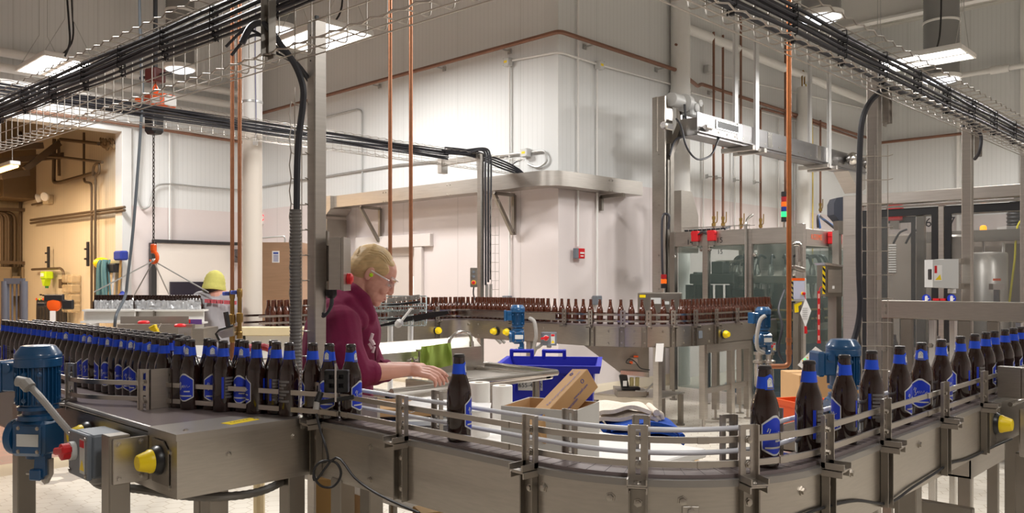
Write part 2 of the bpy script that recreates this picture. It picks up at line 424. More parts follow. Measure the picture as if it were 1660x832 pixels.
# opening frame, door, cove, beams
struct('trim_1', MB().box(4.92, 5.06, 12.95, 13.22, 0, 3.78, ch=0.004).box(1.3, 4.919, 12.952, 13.218, 3.66, 3.779, ch=0.004), lgrey)
struct('door_1', MB().box(7.30, 7.34, DY0, DY1, 0, DZ).box(7.285, 7.30, DY0 + 0.1, DY1 - 0.1, 0.1, DZ - 0.12, ch=0.004), mat('door_paint', (206, 196, 190), 0.5))
struct('trim_2', MB().box(7.17, 7.23, DY0 - 0.35, DY1 + 0.14, DZ, DZ + 0.17, ch=0.005).box(7.18, 7.23, DY0 - 0.16, DY0, 0, DZ, ch=0.005).box(7.18, 7.23, DY1, DY1 + 0.14, 0, DZ, ch=0.005), mat('door_trim', (214, 206, 202), 0.5))
cove = MB()
for q in ([(7.23, 13), (7.23, 6.23)], [(7.23, 6.23), (9.95, 6.23)]):
    (xa, ya), (xb, yb) = q
    if xa == xb: cove.slab([(7.23, ya, 0), (7.16, ya, 0), (7.16, ya, 0.03), (7.21, ya, 0.12), (7.23, ya, 0.14)], (0, yb - ya - 0.07, 0))
    else: cove.slab([(xa - 0.07, 6.23, 0), (xa - 0.07, 6.16, 0), (xa - 0.07, 6.16, 0.03), (xa - 0.07, 6.21, 0.12), (xa - 0.07, 6.23, 0.14)], (xb - xa + 0.07, 0, 0))
struct('baseboard_left', cove, mat('cove_base', (206, 192, 168), 0.5))
bm_ = MB()
for X in (2.0, 8.2, 14.4): bm_.box(X - 0.09, X + 0.09, -6, 13, CE - 0.72, CE - 0.68).box(X - 0.012, X + 0.012, -6, 13, CE - 0.68, CE - 0.04).box(X - 0.09, X + 0.09, -6, 13, CE - 0.04, CE)
struct('trim_3', bm_, white_p)
bm_ = MB()
for Y in range(-5, 13, 2): bm_.box(-6, 17.2, Y - 0.05, Y + 0.05, CE - 0.1, CE)
for i in range(80):
    x = 9 + i * 0.1; bm_.box(x, x + 0.05, -4, 6.3, CE - 0.03, CE)
struct('trim_4', bm_, ceil_m)

# ---------------------------------------------------------------- lamps
def lamp(x, y, label, seen=True):
    t = thing('high_bay_lamp', label, 'ceiling light', (x, y, LAMP_Z), group='high-bay lamps')
    w_, l_ = 0.31, 0.56
    b = MB()
    b.box(x - w_, x + w_, y - l_, y + l_, LAMP_Z + 0.02, LAMP_Z + 0.05, ch=0.005)
    for s in (-1, 1):
        b.box(x + s * w_ - 0.012, x + s * w_ + 0.012, y - l_, y + l_, LAMP_Z - 0.02, LAMP_Z + 0.03)
        b.box(x - w_, x + w_, y + s * l_ - 0.012, y + s * l_ + 0.012, LAMP_Z - 0.02, LAMP_Z + 0.03)
    b.box(x - 0.03, x + 0.03, y - l_, y + l_, LAMP_Z - 0.02, LAMP_Z + 0.03)
    b.box(x - 0.09, x + 0.09, y - 0.25, y + 0.25, LAMP_Z + 0.05, LAMP_Z + 0.1, ch=0.01)
    b.obj('housing', white_p, t)
    if seen:
        for s in (-1, 1): MB().box(x + s * 0.165 - 0.115, x + s * 0.165 + 0.115, y - l_ + 0.02, y + l_ - 0.02, LAMP_Z - 0.005, LAMP_Z + 0.005).obj('diffuser', lamp_m, t)
        c = MB()
        for sx, sy in ((-1, -1), (1, -1), (1, 1), (-1, 1)): c.tube([(x + sx * 0.28, y + sy * 0.5, LAMP_Z + 0.05), (x + sx * 0.05, y + sy * 0.5, LAMP_Z + 0.5), (x + sx * 0.05, y + sy * 0.5, CE - 0.1)], 0.004, 5)
        c.obj('hanger_wire', galv, t)
        MB().tube(smooth_path([(x, y - 0.2, LAMP_Z + 0.1), (x + 0.14, y - 0.2, LAMP_Z + 0.35), (x + 0.12, y - 0.22, LAMP_Z + 0.9), (x + 0.1, y - 0.2, CE - 0.1)]), 0.011, 7).obj('power_cord', black, t)
    la = bpy.data.lights.new('hall_light', 'AREA'); la.shape = 'RECTANGLE'; la.size = 0.55; la.size_y = 1.05; la.energy = LAMP_W; la.color = (1.0, 0.985, 0.96)
    lo = bpy.data.objects.new('hall_light', la); COL.objects.link(lo); lo.parent = t; lo.location = (0, 0, -0.025)
lamp(*LAMPS[0], 'twin-tube white high-bay lamp above the loading door on the left')
lamp(*LAMPS[1], 'twin-tube high-bay lamp partly hidden by the steel post near the copper pipes')
lamp(*LAMPS[2], 'twin-tube high-bay lamp in front of the grey duct on the right')
for x, y in FILL_LIGHTS:  # unseen area lights added to brighten the hall, without fixtures
    t = bpy.data.lights.new('hall_light', 'AREA'); t.shape = 'RECTANGLE'; t.size = 0.55; t.size_y = 1.05; t.energy = LAMP_W * (0.55 if y < -1 else 1.0); t.color = (1.0, 0.985, 0.96)
    o = bpy.data.objects.new('hall_light', t); COL.objects.link(o); o.location = (x, y, LAMP_Z - 0.025)
duct_m = mat('ribbed_grey_duct', (150, 150, 150), 0.42, 0.7, 0.1, 3.0)
def light_tube(p, r, label):
    t = thing('daylight_tube', label, 'ceiling light', p, group='daylight tubes')
    x, y, z = p; b = MB(); prof = []
    zz = z + 0.05; i = 0
    while zz < CE: prof += [(r, zz - z), (r - 0.003, zz - z + 0.02)]; zz += 0.04
    b.lathe(prof, p, (0, 0, 1), 28).obj('duct', duct_m, t)
    b = MB().lathe([(r + 0.02, 0.0), (r + 0.03, 0.01), (r + 0.03, 0.06), (r, 0.065)], p, (0, 0, 1), 28); b.obj('collar', white_p, t)
    MB().lathe([(r + 0.015, (CE - z) * 0.42), (r + 0.015, (CE - z) * 0.42 + 0.03)], p, (0, 0, 1), 28).obj('collar', white_p, t)
    MB().lathe([(0.001, -0.05), (r * 0.6, -0.04), (r * 0.95, -0.012), (r, 0.0)], p, (0, 0, 1), 28).obj('diffuser', mat('daylight_diffuser', (240, 246, 255), 0.4, emit=2.2), t)
light_tube(atd(1526, 130, 12.6), 0.25, 'grey daylight tube hanging behind the right-hand lamp')
light_tube(atd(1331, 30, 10.2), 0.235, 'grey daylight tube cut by the top edge above the hangers')
light_tube(atd(292, 113, 12.2), 0.2, 'glowing daylight tube above the orange hoist')
light_tube(atd(452, 50, 10.6), 0.2, 'glowing daylight tube beside the white column')
# lamp of the storage bay
wt = atd(4, 276, 12.6)
t = thing('strip_light', 'warm strip light in the tan storage bay', 'ceiling light', wt)
MB().cbox(wt + Vector((0, 0, 0.05)), 0.14, 1.3, 0.06, ch=0.01).obj('housing', lgrey, t)
for s in (-1, 1): MB().cyl(wt + Vector((s * 0.035, -0.62, 0)), wt + Vector((s * 0.035, 0.62, 0)), 0.016, 10).obj('tube', warm_m, t)
MB().tube([wt + Vector((0, -0.5, 0.08)), (wt.x, wt.y - 0.5, 5)], 0.005, 5).tube([wt + Vector((0, 0.5, 0.08)), (wt.x, wt.y + 0.5, 5)], 0.005, 5).obj('hanger_wire', galv, t)
la = bpy.data.lights.new('bay_glow', 'AREA'); la.shape = 'RECTANGLE'; la.size = 0.15; la.size_y = 1.2; la.energy = WARM_W; la.color = (1.0, 0.71, 0.43)
lo = bpy.data.objects.new('bay_glow', la); COL.objects.link(lo); lo.parent = t; lo.location = (0, 0, -0.03)
la = bpy.data.lights.new('bay_glow', 'AREA'); la.shape = 'RECTANGLE'; la.size = 0.15; la.size_y = 1.2; la.energy = WARM_W; la.color = (1.0, 0.73, 0.46)  # second warm area light deeper in the bay, without a fixture
lo = bpy.data.objects.new('bay_glow', la); COL.objects.link(lo); lo.location = (3.0, 16.6, 3.1)

# ---------------------------------------------------------------- pipes and conduits on the walls
def single(name, mb, m, label, cat, group=None): return mb.obj(name, m, label=label, cat=cat, group=group)
def clamp(mb, p, nrm, L=0.08):
    p, nrm = Vector(p), Vector(nrm); mb.obox(p + nrm * (L / 2), nrm * (L / 2), nrm.cross(Vector((0, 0, 1))) * 0.008, (0, 0, 0.008)); mb.obox(p + nrm * L, nrm * 0.006, nrm.cross(Vector((0, 0, 1))) * 0.03, (0, 0, 0.03))
ZP = 4.22
b = MB().tube(bend([(7.1, 12.93, ZP), (7.1, 6.1, ZP), (9.55, 6.1, ZP), (9.7, 6.05, ZP - 0.08), (10.2, 6.2, ZP - 0.08), (10.5, 6.32, ZP + 0.02), (17.1, 6.32, ZP + 0.02)], 0.08), 0.026, 10)
t = thing('copper_wall_pipe', 'dark copper pipe running round the corner high on the white wall', 'pipe', (7.1, 6.1, ZP)); b.obj('pipe', copper_o, t)
for p, n_ in [((7.1, y, ZP - 0.03), (1, 0, 0)) for y in (11.6, 9.6, 8.2, 7.0)] + [((x, 6.1, ZP - 0.03), (0, 1, 0)) for x in (7.7, 9.2)] + [((x, 6.32, ZP - 0.02), (0, 1, 0)) for x in (10.9, 12.5, 14.0)]:
    c = MB(); clamp(c, p, n_, 0.12); c.obj('pipe_clamp', galv, t)
single('copper_wall_pipe', MB().tube([(17.1, -5, ZP - 0.05), (17.1, 6.2, ZP - 0.05)], 0.028, 10), copper_o, 'thin copper pipe along the far end wall behind the labeller', 'pipe')
single('copper_wall_pipe', MB().tube([(1.0, 12.9, 3.78), (4.6, 12.9, 3.78), (7.1, 12.9, 3.72)], 0.026, 10), copper_o, 'copper pipe low over the loading door, behind the far cable tray', 'pipe')
for i, (z, y) in enumerate(((4.08, 12.75), (4.3, 12.8), (4.52, 12.85))):
    single('white_wall_pipe', MB().tube([(-3, y, z), (7.0, y, z)], 0.062, 14), white_p, 'thick white pipe along the back wall, ' + ('lowest', 'middle one', 'topmost')[i] + ' of three', 'pipe', 'white pipes on the back wall')
single('white_wall_pipe', MB().tube([(17.0, -5, 5.25), (17.0, 5.4, 5.25)], 0.05, 12).cyl((17.0, 4.2, 5.25), (17.0, 3.9, 5.25), 0.075, 12), white_p, 'white pipe on the far end wall behind the right daylight tube', 'pipe')
single('white_wall_pipe', MB().tube([(9.8, 6.3, 4.95), (17.1, 6.3, 4.95)], 0.07, 12), white_p, 'white pipe high on the right wall behind the aluminium hangers', 'pipe')
single('copper_wall_pipe', MB().tube(bend([(9.45, 6.08, 4.55), (9.55, 6.08, 4.55), (9.55, 6.08, 2.2)], 0.05), 0.017, 8), copper_o, 'short bent copper pipe beside the lift motor', 'pipe')
def conduit(pts, label, r=0.013, m=galv, clampers=0): return single('conduit', MB().tube(bend(pts, 0.12), r, 8), m, label, 'conduit')
W7 = 7.20
conduit([atx(500, 197, W7), atx(580, 177, W7), atx(587, 180, W7), atx(587, 312, W7)], 'grey conduit with a round bend on the wall behind the post')
pz = atx(852, 248, W7).z
conduit([(W7, 12.9, pz + 0.08), atx(640, 268, W7), atx(700, 262, W7), (W7, 6.75, pz)], 'long grey conduit running to the junction box left of the corner', 0.015)
conduit([atx(862, 247, W7), atx(884, 244, W7), atx(888, 262, W7), atx(872, 273, W7), atx(856, 266, W7)], 'grey conduit loop right of the junction box')
conduit([atx(826, 105, W7), atx(826, 485, W7)], 'white conduit down the wall left of the corner', 0.014, white_p)
Y6 = 6.2
conduit([aty(937, 0, Y6), aty(937, 400, Y6)], 'white conduit down the wall to the red pull station', 0.014, white_p)
conduit([aty(968, 112, Y6), aty(968, 482, Y6)], 'white conduit down the wall right of the red pull station', 0.014, white_p)
conduit([atx(830, 98, W7), (W7, 6.2, atx(905, 84, W7).z), aty(968, 104, Y6), aty(1090, 137, Y6)], 'white conduit round the corner below the copper pipe', 0.014, white_p)
conduit([aty(228, 110, 12.95) + Vector((0, 0, -0.8)), aty(222, 320, 12.95), aty(230, 340, 12.95), aty(243, 335, 12.95), aty(250, 300, 12.95), aty(275, 298, 12.95), aty(320, 303, 12.95), aty(395, 309, 12.95)], 'grey conduit looping under the hoist on the back wall', 0.016)
conduit([aty(275, 215, 12.95), aty(275, 398, 12.95)], 'white conduit down the back wall above the white door', 0.014, white_p)
conduit([aty(432, 120, 12.95), aty(432, 340, 12.95)], 'thin white conduit beside the white column', 0.014, white_p)
def jbox(p, nrm, sx, sz, m, label, patch=True):
    p, nrm = Vector(p), Vector(nrm); s = nrm.cross(Vector((0, 0, 1)))
    t = thing('junction_box', label, 'junction box', p, group='junction boxes')
    MB().obox(p, s * sx / 2, nrm * 0.04, (0, 0, sz / 2), ch=0.006).obj('body', m, t)
    if patch: MB().obox(p + nrm * 0.041, s * sx * 0.25, nrm * 0.001, (0, 0, sz * 0.14)).obj('sticker', yellow, t)
    c = MB()
    for i in (-1, 1):
        for k in (-1, 1): c.bolt(p + nrm * 0.04 + s * i * sx * 0.4 + Vector((0, 0, k * sz * 0.4)), nrm, 0.004, 0.003)
    c.obj('screw', bolt_m, t)
jbox(atx(852, 248, 7.18), (-1, 0, 0), 0.11, 0.1, lgrey, 'light junction box with a yellow sticker left of the corner')
jbox(atx(823, 101, 7.18), (-1, 0, 0), 0.1, 0.1, lgrey, 'small junction box with yellow sticker high on the left wall')
jbox(aty(972, 106, 6.18), (0, -1, 0), 0.1, 0.1, lgrey, 'small junction box with yellow sticker high right of the corner')
jbox(atx(822, 487, 7.18), (-1, 0, 0), 0.1, 0.11, grey_box, 'grey outlet box just above the bottles left of the corner', False)
jbox(aty(968, 487, 6.18), (0, -1, 0), 0.1, 0.11, grey_box, 'grey outlet box just above the bottles right of the corner', False)
jbox(aty(1148, 113, 6.4), (0, -1, 0), 0.12, 0.12, lgrey, 'pale round-cornered junction box right of the white drain pipe', False)
p = aty(938, 411, 6.17)
t = thing('fire_pull_station', 'red fire pull station on the white wall', 'alarm', p)
MB().cbox(p + Vector((-0.05, 0, 0)), 0.05, 0.05, 0.12, ch=0.004).obj('back_box', grey_box, t)
MB().cbox(p + Vector((0.03, 0, 0)), 0.12, 0.05, 0.12, ch=0.006).obj('housing', red, t)
MB().cbox(p + Vector((0.03, -0.03, 0.005)), 0.07, 0.012, 0.02, ch=0.002).cbox(p + Vector((0.03, -0.028, -0.03)), 0.05, 0.004, 0.012).obj('handle', white_p, t)
# white drain pipe and its valve at the wall return
q = aty(1103, 300, 6.1)
single('drain_pipe', MB().cyl((q.x, q.y, 0), (q.x, q.y, CE), 0.13, 20).cyl((q.x, q.y, 3.9), (q.x, q.y, 3.98), 0.137, 20), white_p, 'thick white vertical pipe where the right wall steps back', 'pipe')
q = aty(1302, 300, 6.25)
t = thing('white_standpipe', 'white standpipe with a looped fitting behind the grey chute', 'pipe', (q.x, q.y, 0))
top = aty(1302, 145, 6.25).z
MB().cyl((q.x, q.y, 0), (q.x, q.y, top), 0.11, 18).lathe([(0.11, 0), (0.1, 0.03), (0.03, 0.05)], (q.x, q.y, top), (0, 0, 1), 18).obj('pipe', white_p, t)
MB().tube(smooth_path([(q.x - 0.04, q.y, top + 0.05), (q.x - 0.04, q.y, top + 0.25), (q.x, q.y, top + 0.32), (q.x + 0.05, q.y, top + 0.25), (q.x + 0.05, q.y, top + 0.1)]), 0.012, 8).obj('fitting', brass, t)
MB().tube(smooth_path([(q.x + 0.05, q.y - 0.02, top + 0.1), (q.x + 0.13, q.y - 0.05, top - 0.2), (q.x + 0.1, q.y - 0.12, top - 0.9), (q.x + 0.1, q.y - 0.12, 1.5)]), 0.012, 7).obj('yellow_line', mat('yellow_gas_line', (212, 186, 92), 0.5), t)
# copper drops on the right wall, each with a small valve
def drop(px, y0, y1, Y, label, m=copper_o, r=0.018):
    a, z = aty(px, y0, Y), aty(px, y1, Y); z.x = a.x
    t = thing('copper_drop_pipe', label, 'pipe', z, group='copper drops on the right wall')
    MB().cyl(a, z, r, 9).obj('pipe', m, t)
    v = MB().lathe([(0.012, 0), (0.03, 0.01), (0.03, 0.05), (0.02, 0.06), (0.02, 0.1), (0.026, 0.11), (0.026, 0.15), (0.012, 0.16)], (z.x, z.y, z.z + 0.02), (0, 0, 1), 10)
    v.tube(smooth_path([(z.x + 0.02, z.y, z.z + 0.08), (z.x + 0.09, z.y, z.z + 0.1), (z.x + 0.1, z.y, z.z + 0.25)], 4), 0.008, 6).obj('valve', brass, t)
    c = MB(); clamp(c, (z.x, z.y, z.z + 0.75), (-0.9, 0.43, 0), 0.12); c.obj('pipe_clamp', galv, t)
drop(1157, 52, 370, 6.25, 'first copper drop pipe right of the lift, with a valve')
drop(1172, 57, 370, 6.3, 'second copper drop pipe right of the lift, with a valve')
drop(1201, 10, 372, 6.25, 'copper drop pipe half behind the left aluminium hanger')
drop(1233, 178, 372, 6.3, 'copper drop pipe that bends from the wall right of the hangers')
drop(1273, 60, 330, 6.3, 'copper drop pipe just left of the bright copper standpipe')
drop(1330, 195, 345, 6.3, 'copper drop pipe near the right end of the grey chute')
conduit([aty(1235, 176, 6.35), aty(1300, 193, 6.35), aty(1395, 226, 6.35)], 'copper branch line below the wall pipe behind the chute', 0.02, copper_o)
for px, yy, lb in ((1140, 170, 'between lift and first drop'), (1191, 140, 'beside the left hanger'), (1262, 192, 'left of the copper standpipe'), (1290, 180, 'left of the white standpipe')):
    conduit([aty(px, yy, 6.42), aty(px, 372, 6.42)], 'thin white conduit on the right wall ' + lb, 0.012, white_p)
conduit([aty(1146, 118, 6.42), aty(1290, 150, 6.42), aty(1400, 176, 6.42)], 'thin white conduit sloping away high on the right wall', 0.014, white_p)
conduit([aty(1120, 150, 6.42), aty(1290, 196, 6.42), aty(1400, 228, 6.42)], 'thin white conduit below the copper wall pipe on the right', 0.013, white_p)
struct('trim_5', MB().box(17.1, 17.2, 3.55, 3.75, 0, CE).box(17.1, 17.2, 4.75, 4.8, 0, CE), white_p)
# exit sign
p = aty(430, 354, 12.9)
t = thing('exit_sign', 'lit red exit sign behind the white column', 'sign', p)
u = Vector((1, 0, 0)); n_ = Vector((0, -1, 0))
MB().obox(p, u * 0.15, n_ * 0.03, (0, 0, 0.11), ch=0.006).obj('housing', white_p, t)
text_shape(MB(), 'EXIT', 0.15, p + n_ * 0.032, u, (0, 0, 1)).obj('lettering', mat('lit_red_letters', (240, 40, 60), 0.5, emit=1.2), t)
MB().box(p.x - 0.03, p.x + 0.03, p.y, 13.0, p.z + 0.1, p.z + 0.18).obox(p + Vector((0, 0, 0.16)) + u * 0.12, u * 0.05, n_ * 0.03, (0, 0, 0.04), ch=0.01).obj('mount', lgrey, t)

# ---------------------------------------------------------------- wire cable trays with their cables
def tray(A, B, z0, z1, nrm, label, rung=0.1, rw=0.0026, depth=0.1, group='wire cable trays'):
    A, B, nrm = Vector((A[0], A[1], 0)), Vector((B[0], B[1], 0)), Vector(nrm).normalized()
    d = (B - A); Ln = d.length; d.normalize()
    t = thing('cable_tray', label, 'cable tray', (A + B) / 2 + Vector((0, 0, z0)), group=group)
    b = MB(); n = int(Ln / rung); up = Vector((0, 0, 1))
    for i in range(n + 1):
        p = A + d * (i * rung)
        b.tube(bend([p + up * (z0 + 0.004) + nrm * depth, p + up * z0, p + up * z1, p + up * (z1 + 0.004) + nrm * depth], 0.022, 3), rw, 5)
    m = max(2, int(round((z1 - z0) / 0.055)))
    for j in range(m + 1):
        z = z0 + (z1 - z0) * j / m; b.tube([A + up * z - nrm * rw * 2, B + up * z - nrm * rw * 2], rw, 5)
    for z, e in ((z0 + 0.004, depth), (z1 + 0.004, depth)):
        pts = []
        for i in range(2 * n + 1):
            pts.append(A + d * (i * rung / 2) + nrm * (e + (0.004 if i % 2 else -0.003)) + up * (z + (0.006 if i % 2 else -0.002)))
        b.tube(pts, rw * 1.2, 5)
    for z in (z0, z1): b.tube([A + up * z + nrm * depth * 0.5, B + up * z + nrm * depth * 0.5], rw, 5)
    b.obj('wire_mesh', zinc, t)
    return t
LA, LB = (1.385, 7.15), (1.60, 1.31)
RA, RB = (1.60, 1.31), (9.4, 1.295)
TZ0, TZ1 = 2.17, 2.465; RZ0, RZ1 = 2.19, 2.35
NL = Vector((-1, -0.037, 0)); NR = Vector((0, -1, 0))
tl = tray(LA, LB, TZ0, TZ1, NL, 'wire cable tray with black cables crossing the upper left', 0.1)
tr = tray(RA, RB, RZ0, RZ1, NR, 'wire cable tray with black cables crossing the upper right', 0.1)
FTY = 6.72
tf = tray((-1.0, FTY), (7.1, FTY), 2.64, 2.81, NR, 'far wire cable tray running across to the white wall', 0.1, 0.0024, 0.08)
def cable(name, pts, r, label, group=None, m=cable_m, n=8):
    return MB().tube(pts, r, n).obj(name, m, label=label, cat='cable', group=group)
def tray_cables(A, B, nrm, zs, side, g, ties=True):
    A, B, nrm = Vector((A[0], A[1], 0)), Vector((B[0], B[1], 0)), Vector(nrm).normalized(); d = (B - A); Ln = d.length; d.normalize()
    for q, (z, r, ex) in enumerate(zs):
        pts = []; ph = random.random() * 6
        for i in range(int(Ln / 0.12) + 1):
            s = min(Ln, i * 0.12)
            pts.append(A + d * s + nrm * (0.006 + r + ex + 0.002 * math.sin(3.1 * s + ph)) + Vector((0, 0, z + 0.004 * math.sin(2.3 * s + ph) + 0.003 * math.sin(5.7 * s + 2 * ph))))
        cable('power_cable', pts, r, 'black cable in the %s tray, %s from the top' % (side, ordinal(q + 1)), g)
    if ties:
        k = 0; s = 0.3
        while s < Ln:
            p = A + d * s; zt, zb = zs[0][0] + 0.012, zs[-1][0] - 0.014
            b = MB()
            for q, (z, r, ex) in enumerate(zs):
                b.tube([p + nrm * (0.006 + ex) + Vector((0, 0, z + r + 0.003)), p + nrm * (0.010 + 2 * r + ex) + Vector((0, 0, z + r + 0.003)), p + nrm * (0.010 + 2 * r + ex) + Vector((0, 0, z - r - 0.003)), p + nrm * (0.006 + ex) + Vector((0, 0, z - r - 0.003))], 0.0028, 5)
            b.tube([p + nrm * 0.004 + Vector((0, 0, zt)), p + nrm * 0.004 + Vector((0, 0, zb))], 0.003, 5)
            b.cbox(p + nrm * 0.02 + Vector((0, 0, zb + 0.004)), 0.012, 0.012, 0.012)
            k += 1
            b.obj('cable_ties', black_g, label='row of black cable ties on the %s tray, %s along from its %s end' % (side, ordinal(k), 'left'), cat='cable tie', group='cable ties on the %s tray' % side)
            s += 0.42
ZL = [(2.462, .0085, .012), (2.449, .007, .0), (2.436, .008, .014), (2.424, .006, .0), (2.412, .009, .012), (2.399, .007, .0), (2.385, .0085, .014), (2.372, .006, .0), (2.360, .006, .008), (2.348, .005, .0)]
tray_cables(LA, LB, NL, ZL, 'left', 'cables in the left tray')
ZR = [(2.347, .0072, .012), (2.334, .0062, .0), (2.321, .0075, .014), (2.307, .0062, .0), (2.292, .0075, .012), (2.277, .006, .0), (2.262, .0075, .012), (2.238, .0068, .004)]
tray_cables(RA, RB, NR, ZR, 'right', 'cables in the right tray')
ZF = [(2.806, .0075, .004), (2.793, .0075, .012), (2.78, .007, .0), (2.767, .0075, .012), (2.754, .007, .0), (2.741, .0075, .01), (2.727, .006, .0), (2.714, .006, .0)]
tray_cables((-1.0, FTY), (6.0, FTY), NR, ZF, 'far', 'cables in the far tray', False)
# posts
def slotted(mb, c, u, nrm, h, wd=0.04):
    c, u, nrm = Vector(c), Vector(u), Vector(nrm)
    for s in (-1, 1): mb.obox(c + u * s * wd * 0.42, u * wd * 0.09, nrm * 0.003, (0, 0, h / 2)); mb.obox(c + u * s * wd * 0.5 + nrm * 0.012, u * 0.0015, nrm * 0.013, (0, 0, h / 2))
    k = int(h / 0.05)
    for i in range(k + 1): mb.obox(c + Vector((0, 0, -h / 2 + h * i / k)), u * wd * 0.38, nrm * 0.003, (0, 0, 0.012))
    return mb
def post(px, d, top, label, s=0.05):
    p = atd(px, 455, d); t = thing('steel_post', label, 'post', (p.x, p.y, 0), group='tray posts')
    MB().box(p.x - s / 2, p.x + s / 2, p.y - s / 2, p.y + s / 2, 0.01, top, ch=0.004).obj('shaft', steel, t)
    MB().box(p.x - 0.07, p.x + 0.07, p.y - 0.07, p.y + 0.07, 0, 0.012, ch=0.003).bolt((p.x - 0.055, p.y - 0.055, 0.012), (0, 0, 1)).bolt((p.x + 0.055, p.y - 0.055, 0.012), (0, 0, 1)).obj('base_plate', steel_d, t)
    return t, p
t, p = post(513.5, 2.95, 2.325, 'stainless post left of the person in the maroon hoodie')
b = MB()
for z in (2.18, 2.21, 2.24, 2.27): b.cyl((p.x - 0.0265, p.y + 0.0, z), (p.x - 0.02, p.y, z), 0.003, 6)
b.cbox((p.x, p.y, 2.335), 0.012, 0.012, 0.02); b.obj('top_clip', black_g, t)
P1 = p
t2, P2 = post(1417, 3.70, 2.42, 'stainless post with a wire ladder left of the labeller doors')
slotted(MB(), (P2.x + 0.045, P2.y - 0.03, 2.19), (1, 0, 0), (0, -1, 0), 0.17).obj('slotted_bracket', steel, t2)
t3, P3 = post(1568.5, 4.62, 2.42, 'stainless post in front of the labeller doors')
slotted(MB(), (P3.x + 0.05, P3.y - 0.03, 2.19), (1, 0, 0), (0, -1, 0), 0.19).obj('slotted_bracket', steel, t3)
t4, P4 = post(1662, 5.45, 2.42, 'stainless post at the right edge, mostly out of the picture')
q = atd(440, 62, 2.83)
slotted(MB(), (q.x, q.y, 2.27), (FX * 0 + 0, 1, 0), (-1, 0, 0), 0.2, 0.05).obj('tray_bracket', steel_d, tl)
# vertical wire ladders on the posts
def ladder(p, lat0, lat1, z0, z1, label, step=0.075, dd=0.0):
    u = Vector((RX, RY, 0)); f = Vector((FX, FY, 0))
    t = thing('wire_ladder', label, 'cable tray', (p.x, p.y, z0), group='upright wire ladders')
    b = MB(); n = int((z1 - z0) / step)
    for i in range(n + 1):
        z = z0 + i * step
        b.tube(bend([p + u * lat0 - f * 0.0 + Vector((0, 0, z)) - f * 0.05, p + u * lat0 - f * dd + Vector((0, 0, z)), p + u * lat1 - f * dd + Vector((0, 0, z)), p + u * lat1 - f * (dd + 0.05) + Vector((0, 0, z))], 0.015, 3), 0.0022, 5)
    for k in range(3): b.tube([p + u * (lat0 + (lat1 - lat0) * k / 2) - f * (dd + 0.002) + Vector((0, 0, z0 - 0.02)), p + u * (lat0 + (lat1 - lat0) * k / 2) - f * (dd + 0.002) + Vector((0, 0, z1 + 0.02))], 0.002, 5)
    pts = []
    for i in range(2 * n + 1): pts.append(p + u * (lat0 - (0.006 if i % 2 else 0)) - f * 0.05 + Vector((0, 0, z0 + i * step / 2)))
    b.tube(pts, 0.0022, 5); b.obj('wire_mesh', zinc, t)
    return t
ladder(Vector((P1.x, P1.y, 0)), -0.078, -0.028, 0.95, 2.07, 'upright wire ladder on the left side of the left post', 0.09)
ladder(Vector((P2.x, P2.y, 0)), -0.075, 0.04, 0.9, 1.98, 'upright wire ladder with a black cable on the right post', 0.105, 0.045)
def dz(px, py, d): return atd(px, py, d)
hoseblk = mat('corrugated_hose', (108, 104, 100), 0.5, 0, 0.06, 10)
cable('power_cable', smooth_path([dz(392, 70, 2.83), dz(408, 42, 2.84), dz(430, 40, 2.84), dz(455, 72, 2.85), dz(478, 105, 2.86), dz(491, 140, 2.86), dz(491, 170, 2.86), dz(486, 210, 2.86), dz(482, 260, 2.86), dz(481, 340, 2.86)]), 0.0115, 'thick black cable dropping from the left tray down the post')
cable('power_cable', smooth_path([dz(375, 90, 2.85), dz(400, 62, 2.85), dz(424, 58, 2.86), dz(450, 78, 2.87), dz(480, 100, 2.9), dz(502, 128, 2.95)]), 0.0055, 'thin black cable curving from the left tray behind the post, upper one')
cable('power_cable', smooth_path([dz(366, 76, 2.86), dz(395, 50, 2.86), dz(420, 55, 2.87), dz(446, 84, 2.88), dz(478, 104, 2.92), dz(502, 135, 2.97)]), 0.005, 'thin black cable curving from the left tray behind the post, lower one')
b = MB(); z1 = dz(481, 340, 2.86).z; q = dz(479, 340, 2.86); zz = z1; prof = []
while zz > 0.9: prof += [(0.021, zz - 0.9), (0.018, zz - 0.9 - 0.006)]; zz -= 0.012
b.lathe(prof, (q.x, q.y, 0.9), (0, 0, 1), 12).obj('corrugated_sleeve', hoseblk, label='grey corrugated sleeve running down the left post', cat='conduit')
dR = 3.62
cable('power_cable', smooth_path([dz(1462, 152, 3.72), dz(1450, 143, 3.66), dz(1432, 146, dR), dz(1410, 166, dR), dz(1398, 195, dR), dz(1394, 240, dR), dz(1392, 330, dR), dz(1392, 430, dR), dz(1394, 500, dR), dz(1386, 545, dR), dz(1372, 575, dR)]), 0.0125, 'thick black cable dropping from the right tray down the wire ladder')
cable('power_cable', smooth_path([dz(1560, 204, 4.5), dz(1578, 208, 4.5), dz(1590, 220, 4.5), dz(1588, 245, 4.5), dz(1580, 258, 4.55)]), 0.009, 'short black cable leaving the right tray beside the second post')
